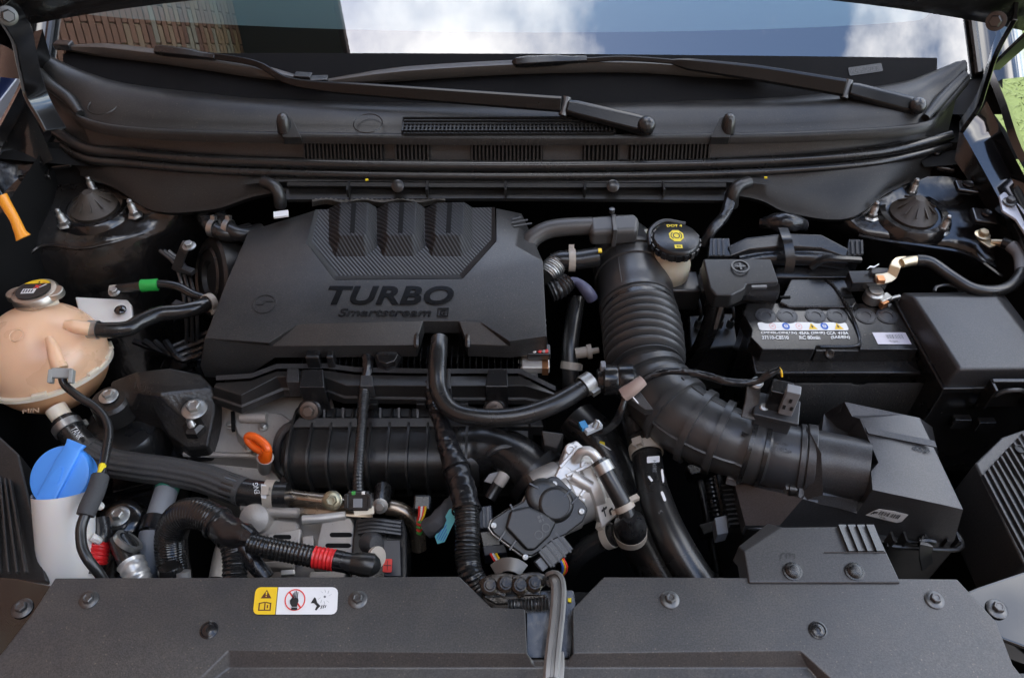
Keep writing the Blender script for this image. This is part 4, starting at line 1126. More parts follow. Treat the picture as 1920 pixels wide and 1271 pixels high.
# front ledge and hanging webs
bm = BM(); a = [P(u, 888, .690) for u in (540, 620, 700, 780, 850, 905)]
grid(bm, [[p + Vector((0, .01, .006)) for p in a], [p + Vector((0, -.006, .004)) for p in a], [p + Vector((0, -.008, -.004)) for p in a], [p + Vector((0, .0, -.05)) for p in a]]); obj('front_ledge', bm, PLA2, im, bevel=.001)
for u in (560, 595, 630, 665, 700, 737, 773, 806):
    p = P(u, 905, .670); bm = BM(); box(bm, p + Vector((0, 0, -.006)), (.0028, .022, .040)); obj('web', bm, PLA2, im)
a = P(680, 908, .665); bm = BM(); box(bm, a, (.17, .006, .0035)); obj('web', bm, PLA2, im)
b = blockpx('support_foot', PLA2, im, [(527, 884, .705), (556, 892, .705), (556, 905, .70), (524, 905, .70)], .035)
# neck to the throttle body
bm = BM(); tube(bm, [P(868, 848, .728), P(905, 842, .735), (P(945, 846, .742)), P(985, 872, .742), P(1020, 905, .735)], [.038, .034, .029, .030, .032], n=22, step=.004); obj('neck', bm, PLA2, im)
for k, (u0, v0, z0) in enumerate(((895, 806, .757), (935, 812, .765), (985, 842, .767))):
    pass
bm = BM(); tube(bm, PL([(880, 888, .70), (905, 870, .735), (920, 848, .762), (948, 838, .768), (985, 846, .768), (1010, 866, .765)]), .0035, n=8); obj('neck_seam', bm, PLG, im)
bm = BM(); tube(bm, PL([(890, 905, .69), (912, 886, .71), (925, 872, .72), (965, 874, .72), (985, 890, .72)]), .004, n=8); obj('neck_seam', bm, PLG, im)
bm = BM(); lathe(bm, [(.030, -.012), (.040, -.012), (.040, .0), (.030, .0)], frame(P(1012, 898, .738), P(1035, 918, .735) - P(1000, 885, .742)), n=28); obj('neck_flange', bm, PLA2, im)
bm = BM(); prism(bm, PL([(1015, 806, .79), (1058, 812, .79), (1045, 842, .775), (1020, 835, .78)]), .03); obj('neck_gusset', bm, PLA, im, bevel=.002)
# ================================================================== throttle body
tb = thing('throttle_body', 'aluminium throttle body with a dark plastic actuator cover', 'throttle body')
up = Vector((0.10, -0.45, 0.89)).normalized()
def T(u, v, h=0.0):                         # points of the actuator plane, which leans towards the front
    o = P(1010, 965, .792); r = ray(u, v); t = (o - CAMV).dot(up) / r.dot(up)
    return CAMV + r * t + up * h
ax = (T(1145, 915) - T(1040, 962)).normalized()
cc = T(1055, 930, -.040)
bm = BM(); lathe(bm, [(0, -.022), (.040, -.022), (.042, -.012), (.042, .012), (.0395, .015), (.0395, .030), (.042, .033), (.042, .044), (.0375, .048), (.0375, .058), (.0, .058)], frame(cc, ax), n=44)
obj('bore_housing', bm, ALU, tb, smooth=35)
bm = BM(); prism(bm, [T(*q) for q in ((1040, 893, -.002), (1052, 868, -.002), (1066, 832, -.004), (1082, 824, -.004), (1110, 848, -.004), (1120, 880, -.004), (1108, 905, -.004), (1098, 946, -.002))], .030, dirv=-up)
obj('housing_arm', bm, ALU, tb, bevel=.0025, seg=2)
for q0, q1 in (((1050, 876), (1086, 836)), ((1062, 892), (1112, 868)), ((1088, 930), (1118, 888))):
    a_, b_ = T(*q0, -.002), T(*q1, -.002); bm = BM(); box(bm, None, ((b_ - a_).length, .004, .006), frame((a_ + b_) / 2, up, b_ - a_)); obj('cast_rib', bm, ALU, tb, bevel=.001)
bm = BM(); tube(bm, [T(1072, 892, -.001), T(1092, 904, -.001), T(1108, 912, -.002)], .0075, n=14); obj('cast_barrel', bm, ALU, tb)
for q in ((1072, 842), (1100, 872), (1062, 886)):
    p = T(q[0], q[1], -.004); bm = BM(); lathe(bm, [(.0075, -.006), (.0075, .0005), (.006, .002), (.0035, .002), (.003, .0005), (0, .0005)], frame(p, up), n=20); obj('cast_boss', bm, ALU, tb, smooth=40)
bm = BM(); prism(bm, [T(*q) for q in ((1118, 945, -.006), (1148, 928, -.008), (1166, 962, -.012), (1132, 990, -.012))], .02, dirv=-up); hp = obj('pressed_plate', bm, ALU, tb, bevel=.002)
decal('plate_slot', [rrect(.55, .2, .75, .45, .05, .06), rrect(.2, .55, .5, .65, .04, .04), rrect(.3, .3, .36, .7, .02, .04)], T(1132, 990, -.012), T(1166, 962, -.012), T(1118, 945, -.006), BLK, hp, .0006)
PAD = [(1034, 893), (1046, 894), (1096, 944), (1102, 956), (1092, 978), (1060, 1003), (1038, 1012), (1012, 1034), (996, 1043), (978, 1040), (925, 1000), (917, 988), (922, 974), (950, 955), (980, 940), (990, 922), (1000, 906)]
bm = BM(); prism(bm, [T(u, v, .003) for u, v in PAD], .008, dirv=-up); ACM = mat('actuator_plastic', (.010, .010, .0102), .36, grain=(600, .2, .0005), var=.2, dust=.04)
cv = obj('actuator_cover', bm, ACM, tb, bevel=.0022)
bm = BM(); prism(bm, [T(u, v, .003) for u, v in PAD], .012, dirv=-up); [setattr(v, 'co', cc.lerp(v.co, 1.018) - up * .006) for v in bm.verts]; obj('metal_rim', bm, ALU, tb, bevel=.001)
bm = BM(); prism(bm, [T(u, v, .014) for u, v in ((955, 958), (988, 950), (1020, 965), (1040, 980), (1028, 1005), (1000, 1032), (985, 1032), (946, 990))], .012, draft=0, dirv=-up); [setattr(v, 'co', v.co) for v in bm.verts]
gb_ = obj('gear_dome', bm, ACM, cv, bevel=.003, seg=3)
c = T(1040, 945, .002); bm = BM(); lathe(bm, [(.0215, -.002), (.0205, .004), (.0185, .0065), (.0160, .0072), (.0155, .0068), (0, .0072)], frame(c, up), n=36); obj('motor_dome', bm, ACM, cv, smooth=40)
c = T(1018, 930, .002); bm = BM(); lathe(bm, [(.0205, -.002), (.0195, .003), (.017, .005), (.010, .0056), (0, .0058)], frame(c, up), n=32); obj('motor_dome', bm, ACM, cv, smooth=40)
for q in ((1038, 908), (1089, 959), (925, 985), (984, 1044)):
    p = T(q[0], q[1], .0035); bolt(cv, p, px(6.2, p), 'screw', ZINC, up, 'screw')
# small stiffening fins along the rim
for q, a in (((960, 955), .5), ((1000, 912), 1.1), ((1062, 925), -.8), ((1076, 938), -.8), ((960, 1022), -.6), ((940, 1005), -.6)):
    p = T(q[0], q[1], .006); bm = BM(); box(bm, None, (.012, .0018, .007), frame(p, up, (1, 0, 0)) @ Matrix.Rotation(a + 1.57, 4, 'Z')); obj('fin', bm, PLA2, cv)
TXT = mat('etched_print', (0.10, 0.10, 0.10), .5)
def Tt(s, bl, br, tl): text('stamped_print', s, T(*bl, .0142), T(*br, .0142), T(*tl, .0142), TXT, gb_, .0004)
# the print runs upside down (read from the bulkhead side)
Tt('35100-07250', (1031, 978), (986, 1014), (1026, 970)); Tt('A220 08F19', (1017, 970), (976, 1003), (1012, 963)); Tt('6D55', (990, 972), (972, 988), (985, 966))
bm = BM(); [box(bm, None, (.0016, .0016, .0004), frame(T(1003 + i * 2.2 + j * .9, 971 + j * 2.2 - i * .9, .0146), up)) for i in range(5) for j in range(5) if (i * 7 + j * 3 + i * j) % 3]
obj('stamped_code', bm, TXT, gb_)
for k in (0, 1):
    c = T(1020 - k * 13, 990 + k * 13, .0144); bm = BM(); lathe(bm, [(.0048, 0), (.0048, .0006), (.0038, .0006), (.0038, 0)], frame(c, up), n=20); obj('stamped_ring', bm, TXT, gb_)
# connector plug and pigtail
pm = frame(T(1040, 1030, -.008), up, T(1060, 1012) - T(1020, 1046))
bm = BM(); box(bm, None, (.034, .026, .020), pm); cn = obj('connector', bm, PLA2, tb, bevel=.0015)
for k in range(4):
    bm = BM(); box(bm, None, (.0022, .027, .0225), pm @ Matrix.Translation((-.012 + k * .008, 0, 0))); obj('connector_fin', bm, PLG, cn)
pm2 = frame(T(1030, 1046, -.010), up, T(1060, 1022) - T(1020, 1056))
bm = BM(); box(bm, None, (.030, .014, .018), pm2); obj('connector_latch', bm, GREYP, cn, bevel=.0015)
for m_, d in ((WYEL, 0), (WRED, 3), (WBLU, -4)):
    bm = BM(); tube(bm, [T(1050 + d, 1040, -.006), T(1058 + d, 1054, -.004), T(1062 + d, 1070, -.010), T(1050, 1095, -.04)], .0014, n=6); obj('wire', bm, m_, cn)
# bent purge pipe with a short hose and check valve
bm = BM(); tube(bm, [T(1080, 862, .0), T(1086, 850, .010), T(1100, 848, .014), T(1112, 858, .014), T(1122, 872, .012)], .0055, n=12); pp = obj('purge_pipe', bm, ALU, tb)
ph = thing('purge_hose', 'short black hose with check valve right of the throttle body', 'hose')
hp_ = [T(1118, 866, .014), T(1140, 905, .016), T(1162, 945, .014), T(1174, 972, .010)]
bm = BM(); tube(bm, hp_, .0098, n=16); obj('hose', bm, RUB, ph)
clamp(ph, T(1127, 880, .015), hp_[1] - hp_[0], .010, .012, ZINC, ang=-60)
clamp(ph, T(1166, 952, .0135), hp_[2] - hp_[1], .010, .007, BEIGE, ang=200, name='tie_clip')
bm = BM(); box(bm, T(1176, 940, .016), (.02, .006, .006), rz=.5); obj('tie_tail', bm, BEIGE, ph)
c = T(1180, 985, .004)
bm = BM(); lathe(bm, [(.0, .018), (.008, .018), (.0105, .013), (.017, .006), (.0185, -.004), (.0185, -.012), (0, -.012)], frame(c, (hp_[3] - hp_[2]) * -.4 + up * .01), n=26); obj('check_valve', bm, PLA2, ph, smooth=40)
bm = BM(); lathe(bm, [(.0, -.011), (.019, -.011), (.019, -.022), (.012, -.026), (0, -.026)], frame(c, (hp_[3] - hp_[2]) * -.4 + up * .01), n=26); obj('valve_base', bm, BEIGE, ph, smooth=40)
lo = [c + Vector((-.012, .0, -.02)), T(1140, 1010, -.03), T(1100, 1040, -.05), T(1085, 1075, -.09)]
bm = BM(); tube(bm, lo, .013, n=14); obj('lower_hose', bm, RUB, ph)
clamp(ph, T(1150, 1003, -.022), lo[1] - lo[0], .0135, .009, BEIGE, ang=200)
# ================================================================== intake duct: elbow, bellows, ribbed lower elbow
idt = thing('intake_duct', 'fat ribbed black air intake duct curving right to the filter box', 'air duct')
DUC = mat('duct_rubber', (0.040, 0.040, 0.040), 0.34, grain=(500, .2, .0005), var=.2, dust=.04, rvar=.06)
def PR(seq):                                # (u, v, z, radius px) -> points, radii
    pts = [P(a, b, c) for a, b, c, _ in seq]
    return pts, [px(s[3], p) for s, p in zip(seq, pts)]
up_pts, up_r = PR([(1140, 432, .80, 34), (1158, 446, .80, 48), (1172, 470, .80, 58), (1180, 492, .80, 63), (1184, 508, .80, 68), (1188, 530, .80, 70), (1191, 550, .80, 71), (1194, 574, .80, 68), (1196, 584, .80, 62)])
bm = BM(); tube(bm, up_pts, up_r, n=40, step=.004); obj('upper_elbow', bm, DUC, idt, smooth=50)
for i, t, g in ((3, .5, .0035), (4, .6, .0025), (7, .15, .003)):
    p = up_pts[i].lerp(up_pts[i + 1], t); a = up_pts[i + 1] - up_pts[i]; r = up_r[i] * (1 - t) + up_r[i + 1] * t
    bm = BM(); lathe(bm, [(r - .002, -.005), (r + g, -.003), (r + g, .003), (r - .002, .005)], frame(p, a), n=44); obj('raised_band', bm, DUC, idt, smooth=40)
for k, ang in enumerate((60, 84, 108, 130)):
    p = up_pts[7]; a = up_pts[8] - up_pts[7]; f = frame(p, a, RGT)
    bm = BM(); q = f @ Matrix.Rotation(R(-ang), 4, 'Z') @ Matrix.Translation((up_r[7] + .003, 0, -.004)); box(bm, None, (.006, .022, .010), q); obj('locking_tab', bm, PLA2, idt, bevel=.001)
be_pts, be_r = PR([(1196, 582, .80, 60), (1199, 596, .80, 62), (1202, 610, .80, 63), (1205, 630, .80, 64), (1207, 650, .80, 64), (1209, 670, .80, 64), (1211, 684, .80, 62), (1213, 694, .80, 58)])
L_ = sum((be_pts[i + 1] - be_pts[i]).length for i in range(7))
bm = BM(); tube(bm, be_pts, be_r, n=40, step=.0011, corr=(L_ / 8.0, .0085, .5)); obj('bellows', bm, DUC, idt, smooth=60)
p = be_pts[0].lerp(be_pts[1], .5); clamp(idt, p, be_pts[1] - be_pts[0], be_r[0] + .005, .008, PLA2, ang=-70)
lo_pts, lo_r = PR([(1212, 690, .80, 60), (1220, 712, .80, 62), (1240, 745, .80, 66), (1275, 780, .80, 68), (1318, 806, .80, 67), (1358, 824, .80, 65), (1385, 833, .80, 63), (1400, 838, .80, 66), (1420, 844, .80, 66), (1440, 849, .80, 60)])
bm = BM(); tube(bm, lo_pts, lo_r, n=44, step=.004); obj('lower_elbow', bm, DUC, idt, smooth=50)
def ringon(pts, rr, t, g, w, name, m, parent):
    i = int(t); f = t - i; p = pts[i].lerp(pts[i + 1], f)
    sm = catmull(pts, .002); q = min(sm, key=lambda s: abs(s[1] - t)); k = sm.index(q)
    a = sm[min(k + 1, len(sm) - 1)][0] - sm[max(k - 1, 0)][0]; r = rr[i] * (1 - f) + rr[i + 1] * f
    bm = BM(); lathe(bm, [(r - .004, -w / 2), (r + g, -w / 2), (r + g, w / 2), (r - .004, w / 2)], frame(q[0], a), n=48); return obj(name, bm, m, parent, smooth=40)
for t in (.9, 1.75, 2.75, 3.7, 4.75): ringon(lo_pts, lo_r, t, .0050, .0085, 'rib', DUC, idt)
for t in (7.1, 8.4): ringon(lo_pts, lo_r, t, .0025, .005, 'hose_clamp', PLA2, idt)
# lengthwise ridge of the elbow
sm = catmull(lo_pts, .006)
def along(ang, g, t0, t1, pts, rr, r_, name, m):
    out = []
    smm = catmull(pts, .006)
    for k, (p, t) in enumerate(smm):
        if t < t0 or t > t1: continue
        a = (smm[min(k + 1, len(smm) - 1)][0] - smm[max(k - 1, 0)][0]).normalized(); s = a.cross(ZUP).normalized(); u_ = s.cross(a)
        i = min(int(t), len(rr) - 2); f = t - i; r = rr[i] * (1 - f) + rr[i + 1] * f
        out.append(p + (s * math.sin(R(ang)) + u_ * math.cos(R(ang))) * (r + g))
    bm = BM(); tube(bm, out, r_, n=6, step=.01); return obj(name, bm, m, idt)
along(70, .0005, 1.2, 7, lo_pts, lo_r, .0022, 'mould_line', DUC)
along(-20, .0, 2.2, 6.4, lo_pts, lo_r, .0012, 'mould_line', DUC)
along(30, 0, 2, 7, up_pts, up_r, .0009, 'mould_line', DUC)
p = P(1404, 832, .84); decal('moulded_arrow', [[(0, .2), (1, .5), (0, .8)]], P(1390, 822, .8395), P(1404, 824, .8395), P(1390, 808, .8395), PLA2, idt, .002, .0008)
for u, v in ((1372, 900), (1408, 895)):
    p = P(u, v, .775); bm = BM(); box(bm, p, (.012, .007, .012), rz=-.3); obj('clamp_lug', bm, GREYP, idt, bevel=.001)
# ================================================================== air flow meter
afm = thing('air_flow_meter', 'grey plastic air flow meter tube with plugged sensor on top', 'air flow meter')
DU2 = mat('meter_plastic', (0.036, 0.038, 0.042), 0.31, grain=(700, .2, .0005), var=.15, dust=.06)
mt, mr_ = PR([(1434, 847, .80, 60), (1446, 850, .80, 62), (1470, 856, .80, 62), (1500, 863, .80, 62)])
bm = BM(); tube(bm, mt, mr_, n=44, step=.005); obj('meter_tube', bm, DU2, afm, smooth=40)
p = P(1455, 752, .862); a_ = (mt[3] - mt[0]).normalized()
fm = frame(P(1452, 768, .858), ZUP, a_)
bm = BM(); box(bm, None, (.042, .030, .034), fm @ Matrix.Translation((0, 0, -.018))); sb = obj('sensor_base', bm, DU2, afm, bevel=.002)
bm = BM(); box(bm, None, (.050, .034, .006), fm @ Matrix.Translation((.002, 0, .002))); obj('sensor_plate', bm, DU2, sb, bevel=.0015)
bm = BM(); box(bm, None, (.024, .020, .034), fm @ Matrix.Translation((.000, .004, .020))); obj('plug_socket', bm, PLA2, sb, bevel=.002)
bm = BM(); box(bm, None, (.015, .012, .040), fm @ Matrix.Translation((.010, -.007, .030))); pl_ = obj('plug', bm, GREYP, sb, bevel=.001)
for k in range(3):
    bm = BM(); box(bm, None, (.003, .0012, .006), fm @ Matrix.Translation((.006 + k * .004, -.0133, .024 + (k % 2) * .012))); obj('plug_slot', bm, BLK, pl_)
p = P(1432, 764, .862); bolt(sb, p, px(9, p), 'screw', ZINC, (0, -.3, 1), 'screw')
bm = BM(); ribbon(bm, PL([(1413, 712, .882), (1412, 735, .874), (1408, 760, .862), (1402, 785, .852)]), .017, .003, (.2, -.4, .9)); br = obj('wire_bracket', bm, PLG, afm, bevel=.001)
p = P(1419, 718, .885); bm = BM(); lathe(bm, [(.0, -.006), (.0070, -.006), (.0070, .002), (.0050, .003), (.0046, .004), (0, .0045)], frame(p, (0, -.4, 1)), n=20); obj('rivet', bm, ZINC, br)
text('moulded_print', 'AIR FLOW <', P(1478, 833, .8425), P(1444, 826, .8425), P(1478, 839, .8425), DUC, afm, .0012, ext=.0006)
text('moulded_print', '>PC10-1.6<', P(1484, 846, .840), P(1446, 838, .840), P(1483, 853, .840), DUC, afm, .0022, ext=.0006)
wire = thing('sensor_cable', 'black sheathed cable running across the intake duct to the meter plug', 'cable')
wp = PL([(1462, 690, .905), (1442, 702, .898), (1415, 716, .888), (1370, 716, .888), (1330, 706, .886), (1280, 696, .884), (1240, 698, .880), (1208, 712, .872), (1180, 735, .862)])
bm = BM(); tube(bm, wp, [.003, .0042, .0042, .0046, .0046, .0046, .0046, .0045, .004], n=10, jitter=.0008); obj('sheath', bm, TAPE, wire)
bm = BM(); tube(bm, PL([(1460, 690, .905), (1465, 696, .902), (1466, 706, .895)]), .0014, n=6); obj('wire', bm, WYEL, wire)
bm = BM(); tube(bm, PL([(1206, 713, .872), (1192, 724, .868), (1168, 740, .858)]), [.0062, .0078, .0082], n=12, jitter=.001); obj('tape_wrap', bm, mat('pinkish_tape', (.34, .25, .21), .6, var=.2, vscale=40), wire)
bm = BM(); prism(bm, PL([(1166, 738, .852), (1196, 728, .858), (1226, 768, .852), (1210, 768, .85)]), .010); gs_ = obj('cable_tab', bm, PLG, wire, bevel=.001)
decal('chalk_mark', [rrect(0, 0, 1, 1, .3, .4)], P(1185, 745, .8575), P(1196, 758, .8565), P(1187, 744, .8575), WHT, gs_, .0012)
bm = BM(); tube(bm, PL([(1172, 744, .852), (1164, 770, .84), (1155, 790, .825), (1130, 808, .805), (1100, 805, .80), (1070, 790, .79)]), [.004, .0045, .005, .005, .0045, .004], n=8, jitter=.0008); obj('taped_branch', bm, TAPE, wire)

# ================================================================== air filter box
fb = thing('air_filter_box', 'angular grey black air filter box with a barcode sticker', 'air filter box')
V = dict(a=(1583, 753, .842), b=(1724, 783, .838), p=(1692, 777, .8465), q=(1772, 934, .8445), c=(1806, 955, .836), d=(1636, 918, .843), e=(1633, 884, .842), f=(1647, 867, .842), g=(1612, 785, .842), h=(1597, 780, .836),
         # left flank down
         h2=(1568, 800, .795), g2=(1590, 812, .80), f2=(1622, 872, .80), e2=(1605, 888, .80), d2=(1612, 925, .80), a2=(1545, 775, .79),
         # shelf under the neck
         s1=(1505, 935, .80), s2=(1607, 960, .80), s3=(1528, 905, .805),
         # walls down
         c3=(1790, 1012, .772), d3=(1600, 1010, .76), s13=(1462, 985, .755), L1=(1376, 902, .76), L2=(1398, 985, .755), b3=(1748, 800, .78), a3=(1530, 790, .76))
w0_, w1_, w2_ = P(1636, 918, .843), P(1806, 955, .836), P(1790, 1012, .772); wn2 = (w1_ - w0_).cross(w2_ - w0_).normalized()
V['q'] = hit(1768, 946, w0_, wn2); V['s2'] = hit(1607, 962, w0_, wn2); V['d3'] = hit(1598, 1010, w0_, wn2)
F_ = [('a', 'h', 'g', 'f', 'e', 'd', 'q', 'p'), ('p', 'q', 'c', 'b'), ('a', 'a2', 'h2', 'h'), ('a', 'p', 'b'), ('h', 'h2', 'g2', 'g'), ('g', 'g2', 'f2', 'f'), ('f', 'f2', 'e2', 'e'), ('e', 'e2', 'd2', 'd'),
      ('d', 's2', 'd3', 'c3', 'c', 'q'), ('d', 'd2', 's2'), ('s2', 's1', 's13', 'd3'), ('s1', 's3', 'd2', 's2'), ('b', 'c', 'c3', 'b3'), ('L1', 's1', 's13', 'L2'), ('g2', 'h2', 'a2', 's3', 'd2', 'e2', 'f2'), ('L1', 's3', 's1')]
bm = BM(); shell(bm, V, F_, skirt=.02); bmesh.ops.triangulate(bm, faces=[f for f in bm.faces if len(f.verts) > 4])
bmesh.ops.join_triangles(bm, faces=bm.faces[:], angle_face_threshold=0.06, angle_shape_threshold=3.1)
FBM = mat('filter_box_plastic', (0.040, 0.040, 0.042), 0.34, grain=(850, .3, .0005), var=.15, dust=.04, rvar=.05)
lid = obj('lid', bm, FBM, fb, bevel=.003, seg=3)
bm = BM(); prism(bm, PL([(1622, 800, .8462), (1752, 826, .8472), (1757, 838, .8471), (1628, 812, .8461)]), .0016); obj('lid_crease', bm, FBM, lid, smooth=20)
nk, nr = PR([(1503, 864, .80, 63), (1530, 868, .802, 62), (1570, 874, .806, 60), (1628, 884, .812, 58)])
bm = BM(); tube(bm, nk, nr, n=40, step=.006); obj('outlet_neck', bm, FBM, fb, smooth=50)
fa = (nk[1] - nk[0]).normalized(); fo = frame(P(1508, 864, .80), fa, Vector((0, 0, 1)))
ol = []
for k in range(40):
    t = 2 * math.pi * k / 40; r = .0435
    ol.append((r * math.cos(t), r * math.sin(t)))
def gusset(x0, x1, m, nm, grow):
    bm = BM(); A = []
    for x in (x0, x1):
        ring = []
        for k in range(40):
            t = 2 * math.pi * k / 40; r = .0425 + grow
            px_, py_ = r * math.cos(t), r * math.sin(t)
            # square foot at the lower front
            if math.cos(t) < 0.1 and math.sin(t) < 0: px_, py_ = max(px_ * 1.12, -.048), max(py_ * 1.12, -.048)
            ring.append(fo @ Vector((px_, py_, x)))
        A.append(ring)
    grid(bm, A, close=True, capends=True); return obj(nm, bm, m, fb, smooth=40, bevel=.0012)
gusset(-.008, -.001, FBM, 'flange', 0.0); gusset(.000, .010, FBM, 'flange', .001)
bm = BM(); shell(bm, dict(a=(1497, 930, .800), b=(1507, 938, .797), c=(1606, 960, .797), d=(1600, 935, .803), e=(1543, 928, .812), f=(1512, 797, .843), g=(1540, 850, .847)), [('b', 'c', 'd', 'e'), ('b', 'e', 'g', 'f'), ('a', 'b', 'f')]); obj('neck_gusset', bm, FBM, fb, smooth=25)
p = P(1487, 918, .795); bm = BM(); lathe(bm, [(.0, -.004), (.008, -.004), (.008, .004), (.0055, .005), (.005, .003), (0, .003)], frame(p, -fa), n=18); obj('flange_bolt_eye', bm, PLA2, fb)
bm = BM(); box(bm, p - fa * .006, (.006, .006, .008)); obj('flange_stud', bm, ZINC, fb)
# sticker with barcode
bl, br_, tl_ = hit(1622, 964, w0_, wn2), hit(1688, 979, w0_, wn2), hit(1636, 947, w0_, wn2)
stk = decal('barcode_sticker', [[(0, .05), (.1, .55), (.2, .9), (.6, 1.0), (1, .98), (.99, .2), (.9, 0), (.5, .02)]], bl, br_, tl_, WHT, fb, .0012, .0003)
bars = [[(x, .40), (x + w, .40), (x + w, .80), (x, .80)] for x, w in ((.28, .02), (.32, .01), (.35, .025), (.40, .01), (.43, .02), (.48, .01), (.51, .03), (.60, .01), (.63, .02), (.68, .025), (.73, .01), (.76, .02), (.80, .03))]
decal('barcode', bars, bl, br_, tl_, BLK, stk, .0020)
decal('sticker_print', [[(.08 + .05 * i, .30 + .09 * i + .02 * j), (.11 + .05 * i, .27 + .09 * i), (.16 + .04 * i, .62), (.13 + .04 * i, .65)] for i in range(3) for j in (0,)], bl, br_, tl_, BLK, stk, .0020)
text('sticker_print', '10A', bl.lerp(br_, .48).lerp(tl_, .12), bl.lerp(br_, .66).lerp(tl_, .10), bl.lerp(br_, .48).lerp(tl_, .32), BLK, stk, .0020)
text('moulded_print', '<PP-TD20>', P(1744, 843, .8433), P(1711, 836, .8433), P(1742, 850, .8433), PLA2, lid, .0004, ext=.0005)
# lower tray with webs and spring clip
bm = BM(); prism(bm, PL([(1380, 905, .752), (1400, 990, .750), (1660, 1018, .752), (1800, 1020, .757), (1752, 810, .775), (1540, 790, .755)]), .14); tr = obj('tray', bm, PLA, fb, bevel=.003)
for u in (1668, 1692, 1730, 1768, 1790):
    p = P(u, 1014, .762); bm = BM(); box(bm, p, (.0025, .012, .022)); obj('tray_web', bm, PLA, tr)
bm = BM(); tube(bm, PL([(1662, 1022, .757), (1700, 1026, .757), (1795, 1030, .757), (1801, 1010, .757), (1792, 1000, .759)]), .0028, n=8); obj('tray_rim', bm, PLA, tr)
bm = BM(); ribbon(bm, PL([(1738, 1012, .775), (1737, 1022, .777), (1735, 1040, .765), (1738, 1062, .74)]), .015, .002, (0, -.6, .8)); obj('spring_clip', bm, DKST, tr, bevel=.0006)
bm = BM(); tube(bm, PL([(1724, 1014, .776), (1740, 1013, .778), (1752, 1016, .776)]), .0035, n=8); obj('clip_hinge', bm, PLA2, tr)
for k in range(9):
    p = P(1362 + k * 2.0, 912 + k * 9, .748 - k * .002); bm = BM(); box(bm, p, (.014, .0025, .008), rz=.1); obj('tray_fin', bm, PLA, tr)
bm = BM(); prism(bm, PL([(1340, 970, .73), (1362, 965, .73), (1366, 998, .72), (1345, 1003, .72)]), .02); obj('tray_hook', bm, GREYP, tr, bevel=.001)
# ================================================================== intake snorkel behind the front cover
sn = thing('intake_snorkel', 'flat grey plastic intake snorkel with louvres and two push pins', 'air duct')
V = dict(a=(1386, 1020, .850), b=(1440, 985, .853), c=(1640, 985, .853), d=(1688, 1086, .853), e=(1404, 1086, .853), k=(1465, 988, .853), m=(1396, 1038, .853))
bm = BM(); shell(bm, dict(b=(1468, 987, .853), c=(1640, 985, .853), d=(1690, 1092, .853), e=(1404, 1092, .853), m=(1395, 1035, .853), a=(1384, 1024, .842), t=(1440, 980, .842)), [('b', 'c', 'd', 'e', 'm'), ('m', 'a', 't', 'b')], skirt=.03)
bmesh.ops.triangulate(bm, faces=[f for f in bm.faces if len(f.verts) > 4]); bmesh.ops.join_triangles(bm, faces=bm.faces[:], angle_face_threshold=0.05, angle_shape_threshold=3.1)
sb_ = obj('snorkel_body', bm, PLG, sn, bevel=.002)
for k in range(4):
    u = 1572 + k * 17.5
    bm = BM(); prism(bm, PL([(u, 983, .8575), (u + 14, 983, .8545), (u + 34, 1032, .8545), (u + 20, 1032, .8575)]), .006); obj('louvre', bm, PLG, sn, smooth=20)
bm = BM(); prism(bm, PL([(1545, 1034, .8545), (1660, 1034, .8545), (1661, 1036, .8538), (1545, 1036, .8538)]), .002); obj('step_line', bm, PLG, sn)
for u in (1486, 1602):
    p = P(u, 1071, .8535); bolt(sn, p, px(15.5, p), 'pin', PLA2, (0, -.1, 1), 'push_pin')
decal('moulded_mark', [[(0, 0), (.06, 0), (.1, .8), (.04, .8)], [(.04, .8), (.28, .8), (.28, .95), (.1, 1)], [(.36, 0), (.42, 0), (.42, .95), (.36, .95)], [(.42, .85), (.62, .85), (.62, .95), (.42, 1.05)], [(.58, .2), (.64, .2), (.64, .9), (.58, .9)], [(.7, .7), (.9, .7), (.9, .85), (.7, .85)], [(.88, 0), (.94, 0), (.94, .8), (.88, .8)]], P(1463, 1047, .8536), P(1493, 1047, .8536), P(1463, 1036, .8536), BLK, sn, .0003)

# ================================================================== battery
bat = thing('battery', 'black car battery with white symbol label and round plugs', 'battery')
BATM = mat('battery_plastic', (0.014, 0.0138, 0.0138), 0.26, grain=(800, .12, .0004), var=.2, dust=.05, rvar=.08)
zt = .820
# case
bm = BM(); prism(bm, PL([(1412, 682, .796), (1722, 682, .796), (1729, 698, .796), (1700, 590, .796), (1395, 590, .796), (1412, 698, .796)][0:0] + [(1416, 699, .796), (1728, 699, .796), (1685, 575, .796), (1392, 575, .796)]), .007); obj('case_rim', bm, BATM, bat, bevel=.002)
bm = BM(); prism(bm, PL([(1422, 700, .790), (1723, 700, .790), (1682, 580, .790), (1396, 580, .790)]), .17); obj('case', bm, BATM, bat, bevel=.003)
FB_ = P(1470, 712, .783)
# lid
V = dict(a=(1395, 586, .818), b=(1400, 568, zt), c=(1677, 568, zt), d=(1722, 655, zt), e=(1602, 655, zt), f=(1612, 652, zt), g=(1532, 655, zt), h=(1426, 655, zt), i=(1410, 633, zt))
bm = BM(); prism(bm, PL([(1400, 568, zt), (1483, 568, zt), (1605, 568, zt), (1677, 568, zt), (1722, 655, zt), (1612, 655, zt), (1614, 648, zt), (1530, 648, zt), (1528, 655, zt), (1430, 655, zt), (1408, 632, zt), (1410, 618, zt), (1394, 588, zt)]), .026); lidb = obj('lid', bm, BATM, bat, bevel=.0012)
bm = BM(); prism(bm, PL([(1483, 523, .828), (1583, 523, .828), (1607, 566, .826), (1600, 576, .824), (1480, 576, .824), (1462, 566, .826)]), .03); obj('lid_tower', bm, BATM, lidb, bevel=.002)
